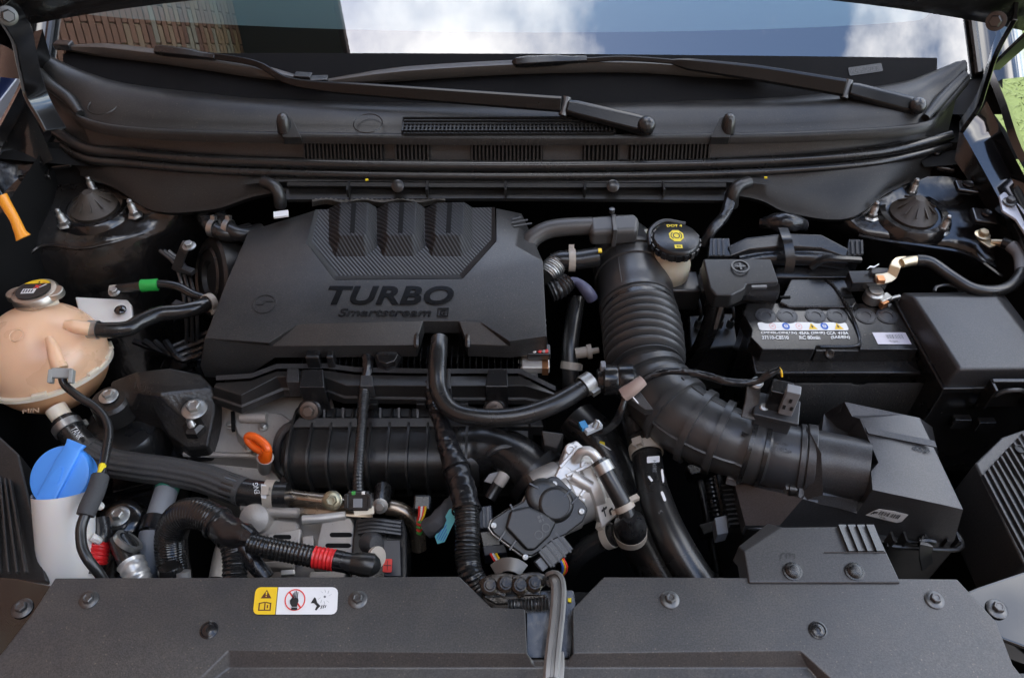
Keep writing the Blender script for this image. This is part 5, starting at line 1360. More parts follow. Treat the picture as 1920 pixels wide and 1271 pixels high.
# raised centre island with rounded right side
isl = [(1470, 526, .8285), (1555, 526, .8285), (1565, 535, .8285), (1590, 575, .825), (1602, 600, .8228), (1612, 632, .8226), (1608, 643, .8226), (1595, 648, .8226), (1535, 648, .8226), (1430, 650, .8226), (1418, 606, .8226), (1470, 600, .8226)]
bm = BM(); tube(bm, PL([(1548, 524, .829), (1566, 540, .828), (1585, 570, .826), (1600, 600, .8225), (1611, 630, .8215), (1611, 642, .8215), (1598, 649, .8215), (1538, 650, .8215)]), .0014, n=6); obj('lid_ridge', bm, BATM, lidb)
bm = BM(); tube(bm, PL([(1560, 530, .829), (1578, 553, .828), (1594, 580, .825), (1607, 610, .8222), (1615, 636, .8215), (1614, 646, .8215)]), .0008, n=6); obj('lid_ridge', bm, BATM, lidb)
for u in (1436, 1476, 1529, 1569, 1623, 1663):
    p = P(u, 593, zt); r = px(19, p)
    bm = BM(); lathe(bm, [(r * 1.03, -.001), (r * 1.03, .0012), (r * .94, .0012), (r * .92, .0002), (r * .90, .0014), (r * .5, .0018), (r * .46, .0008), (r * .3, .0008), (0, .001)], Matrix.Translation(p), n=30)
    pg = obj('cell_plug', bm, mat('grey_plug', (.045, .047, .052), .4, var=.15) if 'grey_plug' not in MATS else MATS['grey_plug'], lidb, smooth=40)
    for a in (.5, 2.6, 4.7):
        bm = BM(); lathe(bm, [(.0012, 0), (.0012, .0018), (0, .002)], Matrix.Translation(p + Vector((r * .72 * math.cos(a), r * .72 * math.sin(a), 0))), n=8); obj('plug_hole', bm, BLK, pg)
# front latch niche
p = P(1570, 668, .806); bm = BM(); box(bm, p + Vector((0, .006, 0)), (.060, .012, .020)); obj('niche', bm, BATM, lidb, bevel=.001)
p = P(1555, 663, .812); bm = BM(); lathe(bm, [(.0068, -.002), (.0068, .002), (.0055, .003), (.003, .0028), (0, .0015)], frame(p, (0, -.8, .6)), n=20); obj('vent_plug', bm, PLA2, lidb)
p = P(1690, 596, .815); bm = BM(); box(bm, p + Vector((.012, 0, -.002)), (.012, .007, .004)); obj('side_tab', bm, BATM, lidb, bevel=.001)
for q in ((1472, 557), (1590, 556)):
    p = P(q[0], q[1], .827); bm = BM(); box(bm, p, (.014, .003, .002)); obj('lid_notch', bm, VOID, lidb)
# printed label
bl, br_, tl_ = P(1424, 620, zt), P(1592, 620, zt), P(1419, 605, zt)
lb_ = decal('symbol_label', [rrect(0, 0, 1, 1, .03, .25)], bl, br_, tl_, WHT, bat, .0006, .0002)
sk = .30
for x, col, kind in ((.16, REDP, 'ring'), (.31, BLUP, 'disc'), (.455, REDP, 'ring'), (.60, YEL, 'tri'), (.74, BLUP, 'disc'), (.89, YEL, 'tri')):
    if kind == 'disc':
        decal('symbol', [disc(x, .5, .042, .42, 20)], bl, br_, tl_, col, lb_, .0011)
        decal('symbol', ringq(x, .5, .022, .22, .008, 12, asp=9) + [[(x - .02, .42), (x + .02, .42), (x + .02, .52), (x - .02, .52)]], bl, br_, tl_, WHT, lb_, .0014)
    elif kind == 'ring':
        decal('symbol', ringq(x, .5, .035, .38, .006, 20, asp=9) + [[(x - .012, .45), (x + .012, .45), (x + .012, .58), (x - .012, .58)]], bl, br_, tl_, mat('pale_red_print', (.75, .35, .33), .5) if 'pale_red_print' not in MATS else MATS['pale_red_print'], lb_, .0011)
    else:
        decal('symbol', [[(x - .045, .12), (x + .055, .12), (x, .9)]], bl, br_, tl_, col, lb_, .0011)
        decal('symbol', [[(x - .008, .3), (x + .012, .3), (x + .006, .62), (x - .006, .62)]], bl, br_, tl_, BLK, lb_, .0014)
WPR = mat('white_print', (.70, .70, .69), .5)
for s, u0, u1, v0, v1 in (('CMF45L-DIN(12v)', 1427, 1494, 628, 622), ('45Ah', 1498, 1517, 628, 622), ('(20HR)', 1521, 1547, 628, 622), ('CCA', 1550, 1567, 628, 622), ('410A', 1571, 1591, 628, 622),
                          ('37110-C8510', 1429, 1479, 637, 630), ('RC', 1499, 1511, 637, 630), ('80min', 1514, 1538, 637, 630), ('(SAE/EN)', 1558, 1594, 637, 630)):
    text('label_print', s, P(u0, v0, zt), P(u1, v0, zt), P(u0 - 1, v1, zt), WPR, lidb, .0008, bold=.03)
bl, br_, tl_ = P(1646, 646, zt), P(1709, 646, zt), P(1635, 624, zt)
bs = decal('barcode_sticker', [[(0, 0), (1, 0), (1, 1), (0, 1)]], bl, br_, tl_, mat('lilac_white_label', (.66, .64, .70), .4), bat, .0006, .0002)
decal('barcode', [[(x, .45), (x + w, .45), (x + w, .8), (x, .8)] for x, w in ((.36, .01), (.39, .02), (.43, .01), (.46, .02), (.5, .015), (.54, .03), (.6, .01), (.64, .02), (.69, .015), (.74, .02), (.79, .01), (.83, .02))], bl, br_, tl_, GRYP, bs, .0011)
text('sticker_print', '45AH', bl.lerp(br_, .5).lerp(tl_, .12), bl.lerp(br_, .78).lerp(tl_, .12), bl.lerp(br_, .5).lerp(tl_, .34), GRYP, bs, .0011)
# felt wrap round the case
bm = BM(); w0 = [P(1466, 716, .783), P(1478, 710, .785), P(1592, 711, .785), P(1600, 716, .782), P(1618, 716, .782), P(1625, 711, .785), P(1726, 708, .786), P(1735, 716, .785)]
y0 = P(1600, 712, .784).y - .006
top_ = [Vector((p.x, y0, p.z)) for p in w0]
top_[0].x -= .004
right = [Vector((top_[-1].x + .006, y0 + .10, .785))]
row0 = top_ + right
grid(bm, [row0, [Vector((p.x - (.0 if i < 8 else 0), p.y - .001, p.z - .05)) for i, p in enumerate(row0)], [Vector((p.x, p.y, p.z - .14)) for p in row0]])
wr = obj('felt_wrap', bm, FELT, None, smooth=60); tag(wr, 'black felt heat wrap around the lower front of the battery', 'battery wrap')
md = wr.modifiers.new('solid', 'SOLIDIFY'); md.thickness = .003; md.offset = 1
bm = BM(); prism(bm, PL([(1395, 620, .78), (1418, 690, .775), (1418, 705, .77), (1470, 712, .77), (1470, 640, .77)]), .14); o = obj('tray_wall', bm, PLA, bat, bevel=.002)
# positive terminal cover
pc = thing('positive_terminal_cover', 'black cover box with a plus mark over the battery terminal', 'terminal cover')
V = dict(a=(1318, 484, .868), b=(1446, 484, .868), c=(1461, 528, .862), d=(1400, 532, .862), e=(1398, 540, .862), f=(1372, 553, .860), g=(1342, 553, .860), h=(1330, 540, .861))
bm = BM(); prism(bm, PL(list(V.values())), .024); obj('cover_top', bm, PLA, pc, bevel=.003)
bm = BM(); prism(bm, PL([(1400, 534, .858), (1462, 530, .858), (1463, 548, .846), (1400, 548, .846)]), .016); obj('hinged_latch', bm, PLA2, pc, bevel=.0015)
bm = BM(); prism(bm, PL([(1408, 534, .863), (1438, 533, .863), (1439, 538, .863), (1409, 539, .863)]), .004); obj('latch_slot', bm, DKST, pc, bevel=.001)
bm = BM(); prism(bm, PL([(1325, 556, .836), (1372, 560, .836), (1400, 550, .836), (1460, 552, .838), (1446, 492, .838), (1312, 500, .838)]), .02); obj('cover_base', bm, PLA2, pc, bevel=.002)
c = P(1388, 500, .8675); nr_ = (P(1388, 490, .868) - P(1388, 510, .866)).cross(RGT) * -1
bm = BM(); r = px(17, c); lathe(bm, [(r, 0), (r, .0012), (r * .82, .0012), (r * .82, 0)], frame(c, ZUP), n=30)
box(bm, c + Vector((0, 0, .0006)), (r * 1.1, r * .24, .0012)); box(bm, c + Vector((0, 0, .0007)), (r * .22, r * 1.1, .0012)); obj('plus_mark', bm, PLG, pc)
bm = BM(); tube(bm, PL([(1345, 560, .82), (1335, 600, .79), (1315, 650, .74), (1285, 690, .66), (1270, 720, .58)]), .012, n=12); obj('power_cable', bm, LOOM, pc)
bm = BM(); prism(bm, PL([(1350, 566, .83), (1360, 566, .83), (1345, 618, .80), (1337, 618, .80)]), .01); obj('cover_hook', bm, PLA2, pc, bevel=.001)
# negative terminal and earth cable
ng = thing('earth_cable', 'thick black earth cable looping from the battery terminal to the right wing', 'cable')
p = P(1634, 562, .822)
bm = BM(); lathe(bm, [(.0125, 0), (.0125, .014), (.010, .016), (.0095, .016), (.009, .019), (0, .019)], Matrix.Translation(p), n=24); t_ = obj('terminal_clamp', bm, ZINC, ng)
bm = BM(); box(bm, p + Vector((.012, -.006, .006)), (.020, .012, .012), rz=.5); obj('clamp_ear', bm, ZINC, t_, bevel=.002)
bm = BM(); tube(bm, [p + Vector((.008, -.010, .007)), p + Vector((.034, -.002, .008))], .0032, n=10); obj('clamp_bolt', bm, ZINC, t_)
bm = BM(); box(bm, p + Vector((.010, -.014, .006)), (.011, .007, .010), rz=.5); obj('clamp_nut', bm, COPR, t_, bevel=.001)
bm = BM(); ribbon(bm, [p + Vector((0, .012, .012)), p + Vector((-.001, .022, .02)), P(1640, 530, .845)], .016, .003, (0, -.5, .9)); obj('busbar', bm, ZINC, t_)
bm = BM(); prism(bm, PL([(1590, 507, .852), (1658, 505, .852), (1668, 528, .85), (1598, 530, .85)]), .018); sn_ = obj('current_sensor', bm, PLA2, ng, bevel=.002)
bm = BM(); prism(bm, PL([(1632, 500, .858), (1668, 502, .858), (1670, 512, .857), (1634, 512, .857)]), .010); obj('sensor_plug', bm, PLG, sn_, bevel=.002)
decal('paint_mark', [[(0, .2), (.3, .9), (.6, .5), (1, .9), (1, .6), (.6, .2), (.3, .5)]], P(1624, 508, .859), P(1648, 502, .859), P(1624, 500, .859), WHT, sn_, .001)
bm = BM(); ribbon(bm, PL([(1642, 524, .853), (1660, 522, .854), (1672, 516, .856), (1678, 500, .866), (1684, 492, .868), (1700, 490, .868)]), .014, .003, (0, -.5, .9)); obj('lug', bm, mat('tinned_copper', (.62, .52, .36), .35, metal=.9, var=.2, vscale=60), ng, bevel=.0008)
bm = BM(); box(bm, P(1650, 524, .853), (.010, .012, .008)); obj('copper_bar', bm, COPR, ng, bevel=.001)
bm = BM(); tube(bm, PL([(1690, 494, .868), (1705, 490, .868), (1722, 488, .868)]), [.0062, .0068, .0068], n=14); obj('crimp', bm, MATS['tinned_copper'], ng)
cb = PL([(1718, 488, .868), (1745, 492, .868), (1780, 516, .862), (1820, 540, .858), (1860, 546, .856), (1895, 536, .856), (1916, 508, .858), (1912, 478, .862), (1895, 460, .864), (1880, 455, .862)])
bm = BM(); tube(bm, cb, .0078, n=16); obj('cable', bm, RUB, ng)
bm = BM(); tube(bm, cb[6:9], .0085, n=14); obj('cable_sleeve', bm, GREYP, ng)
bm = BM(); tube(bm, PL([(1888, 458, .863), (1872, 455, .86), (1858, 454, .858)]), [.006, .005, .004], n=10); obj('crimp', bm, MATS['tinned_copper'], ng)
bm = BM(); prism(bm, PL([(1828, 436, .862), (1840, 430, .862), (1862, 450, .86), (1868, 460, .858), (1856, 464, .858), (1838, 452, .86)]), .003); obj('earth_tag', bm, MATS['tinned_copper'], ng, bevel=.0008)
p = P(1842, 441, .862); bolt(ng, p, px(9, p), 'hex', MATS['tinned_copper'])

# ================================================================== fuse box
fz = thing('fuse_box', 'large black fuse box with a grained lid beside the right wing', 'fuse box')
bm = BM(); T_ = PL([(1712, 556, .856), (1868, 554, .856), (1975, 690, .852), (1800, 692, .852)]); S_ = PL([(1690, 548, .842), (1880, 546, .842), (2000, 706, .838), (1782, 708, .838)])
S2 = [p - Vector((0, 0, .016)) for p in S_]
grid(bm, [T_, S_, S2], close=True); bm.faces.new(bm.verts[:4]); lid_ = obj('lid', bm, PLG, fz, bevel=.004, seg=3)
bm = BM(); grid(bm, [[p + (p - sum(S2, Vector()) / 4).normalized() * .006 for p in S2], [p + (p - sum(S2, Vector()) / 4).normalized() * .006 - Vector((0, 0, .010)) for p in S2]], close=True, capends=True); obj('lid_rim', bm, PLA2, fz, bevel=.002)
bm = BM(); cS = sum(S2, Vector()) / 4; grid(bm, [[p - Vector((0, 0, .010)) for p in S2], [cS + (p - cS) * .97 - Vector((0, 0, .05)) for p in S2], [cS + (p - cS) * .92 - Vector((0, 0, .20)) for p in S2]], close=True, capends=True); obj('base', bm, PLA2, fz, bevel=.003)
# latches
bm = BM(); c = P(1862, 722, .828); box(bm, c + Vector((.016, -.004, -.01)), (.05, .006, .05)); ltc = obj('latch', bm, PLA2, fz, bevel=.0015)
for du in (-.008, .040):
    bm = BM(); box(bm, c + Vector((du, -.010, -.006)), (.004, .018, .038)); obj('latch_cheek', bm, PLA2, ltc, bevel=.001)
bm = BM(); tube(bm, [c + Vector((.0, -.012, -.004)), c + Vector((.006, -.014, .006)), c + Vector((.024, -.014, .008)), c + Vector((.036, -.012, .0))], .0028, n=8); obj('latch_loop', bm, PLG, ltc)
bm = BM(); tube(bm, PL([(1752, 546, .85), (1756, 538, .852), (1776, 534, .852), (1796, 538, .852), (1800, 546, .85)]), .0025, n=8); obj('lid_loop', bm, PLA2, fz)
for u, v in ((1800, 790), (1845, 795)):
    p = P(u, v, .76); bm = BM(); box(bm, p, (.022, .010, .018)); obj('base_clip', bm, PLA2, fz, bevel=.0015)

# ================================================================== brake fluid reservoir
rv = thing('brake_fluid_reservoir', 'pale brake fluid reservoir with a black cap and yellow symbol', 'reservoir')
c = P(1268, 447, .872)
bm = BM(); lathe(bm, [(px(44, c), -.014), (px(45, c), -.012), (px(45, c), -.003), (px(42, c), .0015), (px(41, c), .002), (0, .0026)], Matrix.Translation(c), n=48); cap = obj('cap', bm, PLA2, rv, smooth=35)
for k in range(20):
    a = k / 20 * 6.283; bm = BM(); box(bm, None, (.003, .006, .010), Matrix.Translation(c + Vector((0, 0, -.008))) @ Matrix.Rotation(a, 4, 'Z') @ Matrix.Translation((px(45, c), 0, 0))); obj('cap_grip', bm, PLA2, cap)
e = px(45, c); bl, br_, tl_ = c + Vector((-e, -e, .0026)), c + Vector((e, -e, .0026)), c + Vector((-e, e, .0026))
decal('cap_symbol', [disc(.5, .53, .16, .19, 8, R(22.5))], bl, br_, tl_, YEL2, cap, .0004)
decal('cap_symbol', ringq(.5, .53, .075, .09, .022, 20, asp=1.1) + ringq(.5, .53, .12, .135, .018, 10, 130, 230, 1.1) + ringq(.5, .53, .12, .135, .018, 10, -50, 50, 1.1), bl, br_, tl_, BLK, cap, .0008)
text('cap_lettering', 'DOT 4', bl + Vector((e * .68, e * 1.62, 0)), bl + Vector((e * 1.32, e * 1.62, 0)), bl + Vector((e * .68, e * 1.78, 0)), YEL2, cap, .0004, bold=.02)
decal('cap_symbol', [[(.42, .14), (.46, .14), (.46, .25), (.42, .25)], [(.54, .14), (.58, .14), (.58, .25), (.54, .25)], [(.46, .14), (.54, .14), (.54, .165), (.46, .165)], [(.46, .225), (.54, .225), (.54, .25), (.46, .25)], [(.48, .175), (.495, .175), (.495, .215), (.48, .215)], [(.505, .175), (.52, .175), (.52, .215), (.505, .215)]], bl, br_, tl_, YEL2, cap, .0004)
c2 = c + Vector((-.002, .0, -.012))
bm = BM(); lathe(bm, [(.024, 0), (.0245, -.016), (.027, -.024), (.029, -.030), (.029, -.052), (.024, -.06), (0, -.06)], Matrix.Translation(c2 + Vector((-.001, -.002, 0))), n=32); obj('bottle', bm, MILK, rv, smooth=40)
bm = BM(); box(bm, c2 + Vector((-.008, .028, -.045)), (.062, .07, .05)); obj('bottle_body', bm, MILK, rv, bevel=.010, seg=4)
bm = BM(); tube(bm, [c2 + Vector((-.032, -.004, .002)), c2 + Vector((-.030, .022, .006)), c2 + Vector((-.010, .040, .008)), c2 + Vector((.02, .036, .006))], .004, n=10); obj('lanyard', bm, PLA2, rv)
for q in ((1268, 477, .858), (1270, 502, .835)):
    p = P(*q); bm = BM(); lathe(bm, [(.0022, 0), (.0022, .0008), (0, .001)], frame(p + Vector((0, -.003, .001)), (0, -.9, .3)), n=10); obj('blue_dot', bm, BLUP, rv)
bm = BM(); box(bm, P(1275, 545, .79), (.05, .04, .04)); obj('master_cylinder', bm, DKST, rv, bevel=.004)

# ================================================================== relay carrier behind the battery
rc = thing('relay_carrier', 'glossy black cable carrier strapped behind the battery', 'cable carrier')
bm = BM(); a = [P(u, v, z) for u, v, z in ((1366, 462, .856), (1400, 446, .866), (1470, 438, .872), (1540, 440, .868), (1590, 466, .856))]
b = [P(u, v, z) for u, v, z in ((1372, 480, .850), (1405, 468, .857), (1470, 462, .860), (1540, 466, .857), (1585, 482, .850))]
grid(bm, [[p + Vector((0, .02, -.02)) for p in a], a, b, [p + Vector((0, -.002, -.016)) for p in b]]); obj('trough', bm, PLA2, rc, bevel=.002)
bm = BM(); tube(bm, PL([(1385, 492, .838), (1430, 484, .842), (1480, 482, .842), (1530, 484, .842), (1580, 490, .838)]), .012, n=12); obj('cable_bundle', bm, TAPE, rc)
bm = BM(); ribbon(bm, PL([(1468, 428, .872), (1476, 450, .874), (1480, 470, .866), (1482, 490, .856), (1478, 512, .84)]), .013, .002, (0, -.3, .95)); obj('strap', bm, PLA2, rc)
for (u0, u1, v0, v1) in ((1328, 1368, 446, 480), (1588, 1614, 448, 478)):
    b_ = blockpx('end_block', PLA2, rc, [(u0 + 3, v0, .856), (u1, v0, .856), (u1 + 3, v1, .85), (u0, v1, .85)], .03)
    for k in range(3):
        bm = BM(); u = u0 + 8 + k * 9; q = PL([(u, v0 + 2, .8575), (u + 4, v0 + 2, .8575), (u + 5, v1 - 2, .8515), (u + 1, v1 - 2, .8515)]); prism(bm, q, .004); obj('block_rib', bm, PLG, b_)
bm = BM(); tube(bm, PL([(1520, 500, .836), (1545, 486, .85), (1575, 486, .85), (1612, 488, .845)]), .0055, n=8); obj('lever', bm, PLA2, rc)
bm = BM(); prism(bm, PL([(1455, 500, .832), (1590, 498, .832), (1598, 520, .83), (1450, 520, .83)]), .05); obj('shelf', bm, PLA2, rc, bevel=.002)
c = P(1460, 418, .865); bm = BM(); tube(bm, [c + Vector((-.02, .01, -.01)), c, c + Vector((.02, .0, 0)), c + Vector((.04, .008, -.012))], [.008, .014, .013, .008], n=12, jitter=.003); obj('tape_knot', bm, TAPE, rc)
# taped loom hanging off the scuttle
lm_ = thing('taped_cable', 'taped cable hanging from the right end of the scuttle gutter', 'cable')
bm = BM(); tube(bm, PL([(1372, 360, .878), (1366, 385, .872), (1356, 408, .866), (1335, 432, .86), (1318, 460, .84)]), [.008, .0085, .008, .0075, .007], n=12, jitter=.0012); obj('loom', bm, TAPE, lm_)

# ================================================================== hoses and pipes round the turbo inlet
gp = thing('charge_pipe', 'satin grey breather pipe arching over the turbo inlet duct', 'pipe')
bm = BM(); tube(bm, PL([(996, 490, .835), (990, 468, .845), (998, 448, .855), (1025, 432, .862), (1060, 426, .866), (1110, 424, .868)]), .0125, n=18); obj('pipe', bm, SAT, gp)
bm = BM(); prism(bm, PL([(1104, 404, .882), (1190, 398, .882), (1200, 410, .88), (1196, 432, .876), (1108, 436, .876)]), .026); obj('resonator', bm, SAT, gp, bevel=.009, seg=4)
bm = BM(); box(bm, P(1150, 432, .868), (.006, .034, .03)); obj('strap', bm, SAT, gp, bevel=.001)
bm = BM(); lathe(bm, [(.004, 0), (.004, .006), (0, .007)], Matrix.Translation(P(1147, 398, .884)), n=8); obj('nipple', bm, DKST, gp)
th = thing('turbo_hose', 'short black hose with pale clip joining the turbo inlet', 'hose')
bm = BM(); tube(bm, PL([(1036, 492, .842), (1055, 488, .845), (1080, 488, .845), (1120, 482, .845)]), [.0125, .0135, .0135, .014], n=16); obj('hose', bm, RUB, th)
clamp(th, P(1072, 488, .845), RGT, .0142, .009, BEIGE, ang=20)
bm = BM(); tube(bm, PL([(1022, 520, .838), (1036, 504, .84), (1044, 494, .842)]), [.014, .0145, .013], n=16, step=.001, corr=(.0042, .002)); obj('metal_bellows', bm, ZINC, th)
p = P(1125, 470, .862); bm = BM(); box(bm, p, (.005, .007, .002)); obj('paint_dab', bm, YEL, th)
bt = thing('bypass_hose', 'black coolant hose with white clip beside the engine cover', 'hose')
bm = BM(); tube(bm, PL([(1082, 560, .80), (1074, 610, .785), (1068, 660, .77), (1070, 720, .74), (1066, 760, .70)]), .0115, n=14); obj('hose', bm, RUB, bt)
clamp(bt, P(1070, 686, .76), P(1068, 700, .752) - P(1072, 670, .766), .0122, .010, BEIGE, ang=-40)
bm = BM(); tube(bm, PL([(1032, 548, .835), (1050, 540, .838), (1066, 528, .84)]), [.012, .0125, .010], n=14, step=.0012, corr=(.005, .0022)); obj('bellows_hose', bm, RUB, bt)
bm = BM(); tube(bm, PL([(1060, 530, .838), (1080, 528, .838), (1100, 545, .832), (1110, 560, .82)]), [.006, .006, .0085, .0085], n=12); obj('sensor_lead', bm, mat('violet_sleeve', (.07, .07, .12), .5), bt)
sp = thing('sensor_plug', 'small sensor plug with red seals under the right corner of the engine cover', 'sensor')
tw = thing('toothed_wheel', 'silver toothed wheel edge right of the engine cover', 'toothed wheel')
c = P(1026, 640, .80)
bm = BM(); lathe(bm, [(.0, -.006), (.050, -.006), (.052, -.003), (.052, .003), (.050, .006), (0, .006)], frame(c + Vector((-.018, .012, -.03)), (.95, -.2, .1)), n=60); wh = obj('disc', bm, ALU, tw)
for k in range(34):
    a = k / 34 * 6.283; bm = BM(); box(bm, None, (.006, .004, .016), frame(c + Vector((-.018, .012, -.03)), (.95, -.2, .1)) @ Matrix.Rotation(a, 4, 'Z') @ Matrix.Translation((.053, 0, 0))); obj('tooth', bm, ALU, tw)
bm = BM(); box(bm, P(1010, 660, .815), (.030, .018, .012)); pg = obj('plug_body', bm, PLA2, sp, bevel=.002)
for du, m_ in ((-10, WWHT), (0, WRED), (8, GREYCL), (12, WRED)):
    p = P(1012 + du, 658, .822); bm = BM(); lathe(bm, [(.0028, -.002), (.0028, .002), (0, .003)], frame(p, (0, -.5, .8)), n=10); obj('terminal_seal', bm, m_, pg)
bm = BM(); box(bm, P(1004, 684, .80), (.036, .02, .012)); obj('sensor_body', bm, ALU, sp, bevel=.002)
bm = BM(); box(bm, P(1022, 686, .80), (.008, .02, .013)); obj('copper_band', bm, COPR, sp)
bm = BM(); lathe(bm, [(.004, -.014), (.0075, -.014), (.0075, .002), (.010, .002), (.010, .008), (.004, .008), (.004, .018), (0, .018)], frame(P(1098, 660, .775), (1, .1, .1)), n=16); obj('banjo_fitting', bm, BEIGE, bt)
# ================================================================== expansion tank
et = thing('expansion_tank', 'round peach coloured coolant expansion tank with a metal cap', 'coolant tank')
TC = P(84, 668, .800); tr_ = .0745
sm_ax = Vector((-.10, .30, .95)).normalized(); sc_ = TC + sm_ax * -.018; sr = tr_ * .985
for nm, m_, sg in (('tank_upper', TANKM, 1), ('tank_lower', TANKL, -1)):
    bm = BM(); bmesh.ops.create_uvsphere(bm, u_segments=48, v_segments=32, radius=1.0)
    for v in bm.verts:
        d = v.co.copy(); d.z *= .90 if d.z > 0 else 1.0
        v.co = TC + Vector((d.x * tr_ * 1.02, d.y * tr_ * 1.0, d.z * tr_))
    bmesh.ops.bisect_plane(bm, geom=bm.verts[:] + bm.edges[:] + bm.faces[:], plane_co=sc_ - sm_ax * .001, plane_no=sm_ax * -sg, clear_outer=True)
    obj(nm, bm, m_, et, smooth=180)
bm = BM(); lathe(bm, [(sr - .002, -.0035), (sr + .0045, -.0025), (sr + .0045, .0025), (sr - .002, .0035)], frame(sc_, sm_ax), n=60); obj('seam_belt', bm, TANKM2, et, smooth=40)
for k in (0.15, .55, -.35, -.8, -1.25):
    bm = BM(); box(bm, None, (.010, .017, .005), frame(sc_, sm_ax, RGT) @ Matrix.Rotation(k, 4, 'Z') @ Matrix.Translation((sr + .001, 0, .004))); obj('seam_lug', bm, TANKM2, et, bevel=.001)
# shallow moulded channel and hose outlets
c = P(66, 550, .868); nax = Vector((-.05, .16, 1)).normalized()
bm = BM(); lathe(bm, [(.020, -.022), (.021, -.008), (.0195, .0)], frame(c - nax * .006, nax), n=30); obj('filler_neck', bm, TANKM2, et, smooth=40)
CAPM = mat('brushed_cap_metal', (.52, .49, .44), .34, metal=.95, var=.2, vscale=40, rvar=.1)
bm = BM(); lathe(bm, [(.0265, -.008), (.0285, -.007), (.0285, .001), (.0265, .004), (.018, .0055), (0, .0058)], frame(c, nax), n=40)
cf = frame(c, nax, RGT)
cap = obj('cap', bm, CAPM, et, smooth=40)
for s in (-1, 1):
    bm = BM(); ol = []
    for a in range(-80, 81, 16): ol.append(cf @ Vector((s * (.024 + .0125 * math.cos(R(a))), .0125 * math.sin(R(a)), .0035)))
    ol = [cf @ Vector((s * .018, -.016, .0035))] + ol + [cf @ Vector((s * .018, .016, .0035))]
    prism(bm, ol, .009, dirv=-nax); obj('cap_ear', bm, CAPM, cap, bevel=.0015)
e = .0215; bl, br_, tl_ = cf @ Vector((-e, -e, .0058)), cf @ Vector((e, -e, .0058)), cf @ Vector((-e, e, .0058))
decal('cap_label', [disc(.5, .5, .49, .49, 40)], bl, br_, tl_, BLK, cap, .0005)
decal('cap_label_band', [[(.5 + .49 * math.cos(R(a)), .5 + .49 * math.sin(R(a))) for a in range(35, 146, 10)]], bl, br_, tl_, YEL, cap, .001)
decal('cap_symbol', [[(.22, .28), (.62, .28), (.60, .52), (.20, .52)]], bl, br_, tl_, WHT, cap, .001)
decal('cap_symbol', [[(.26 + .08 * k, .33), (.30 + .08 * k, .33), (.29 + .08 * k, .47), (.25 + .08 * k, .47)] for k in range(4)], bl, br_, tl_, BLK, cap, .0014)
decal('cap_symbol', [[(.58, .52), (.62, .52), (.84, .72), (.78, .74)]], bl, br_, tl_, WHT, cap, .001)
decal('cap_symbol', [[(.48, .54), (.53, .52), (.68, .68), (.62, .70)], [(.62, .52), (.68, .54), (.54, .70), (.48, .68)]], bl, br_, tl_, REDP, cap, .0014)
decal('cap_symbol', [[(.50, .80), (.58, .80), (.54, .90)]], bl, br_, tl_, BLK, cap, .0014)
decal('cap_symbol', [[(.62, .79), (.80, .76), (.78, .82), (.66, .86)]], bl, br_, tl_, mat('amber_print', (.75, .35, .02), .5), cap, .0014)
bm = BM(); prism(bm, PL([(140, 556, .81), (238, 561, .81), (246, 570, .81), (248, 600, .808), (240, 606, .808), (205, 606, .808), (160, 630, .806)]), .008); bk = obj('mounting_ear', bm, WHP, et, bevel=.002)
p = P(226, 582, .812); bm = BM(); lathe(bm, [(.0078, 0), (.0078, .002), (.0065, .0035), (.003, .0042), (0, .004)], Matrix.Translation(p), n=22); obj('rubber_grommet', bm, PAINT2, bk)
bm = BM(); tube(bm, PL([(92, 636, .862), (100, 655, .862), (106, 675, .856), (113, 692, .850)]), [.005, .0075, .0088, .0095], n=14); obj('outlet_stub', bm, TANKM, et)
bm = BM(); tube(bm, PL([(120, 608, .866), (140, 612, .862), (168, 617, .856)]), [.0055, .0085, .0092], n=14); obj('outlet_stub', bm, TANKM, et)
bm = BM(); tube(bm, PL([(104, 765, .78), (118, 785, .772), (128, 800, .765)]), [.013, .0125, .012], n=16); obj('outlet_stub', bm, TANKM2, et)
text('moulded_print', 'MIN', P(46, 772, .785), P(76, 770, .785), P(46, 764, .79), TANKM, et, .004, ext=.001)
c = P(28, 627, .87); bm = BM(); lathe(bm, [(.0075, 0), (.008, .0012), (.0085, 0)], frame(TC + (c - TC).normalized() * tr_ * .95, c - TC), n=24); obj('moulded_ring', bm, TANKM, et)

# ---- hoses from the tank
uh = thing('upper_tank_hose', 'black rubber hose from the tank to the left side of the engine', 'hose')
hp_ = PL([(166, 618, .852), (200, 619, .852), (240, 616, .85), (265, 602, .848), (300, 588, .845), (340, 584, .842), (372, 576, .838), (396, 566, .83)])
bm = BM(); tube(bm, hp_, .0098, n=16); obj('hose', bm, RUB, uh)
clamp(uh, P(176, 618, .852), hp_[1] - hp_[0], .0102, .012, ZINC, ang=-20); clamp(uh, P(392, 567, .832), hp_[7] - hp_[6], .0102, .009, BEIGE, ang=60)
vh = thing('vent_hose', 'thin dark hose with a bright green collar', 'hose')
hp_ = PL([(222, 542, .815), (245, 540, .82), (275, 535, .825), (305, 533, .825), (335, 538, .822), (362, 552, .815), (392, 562, .81)])
bm = BM(); tube(bm, hp_, [.0068, .0072, .0065, .006, .006, .006, .006], n=14); obj('hose', bm, RUB, vh)
bm = BM(); tube(bm, PL([(266, 536, .8255), (280, 535, .826), (296, 534, .8255)]), [.0088, .0082, .0085], n=18); obj('green_collar', bm, GRNT, vh)
bm = BM(); box(bm, P(216, 543, .815), (.016, .013, .008), rz=.2); obj('end_tag', bm, BEIGE, vh, bevel=.0015)
p = P(215, 548, .818); bolt(vh, p, px(7, p), 'hex', ZINC)
bh = thing('tank_bleed_tube', 'thin dark tube with yellow specks hanging from a grey clip', 'tube')
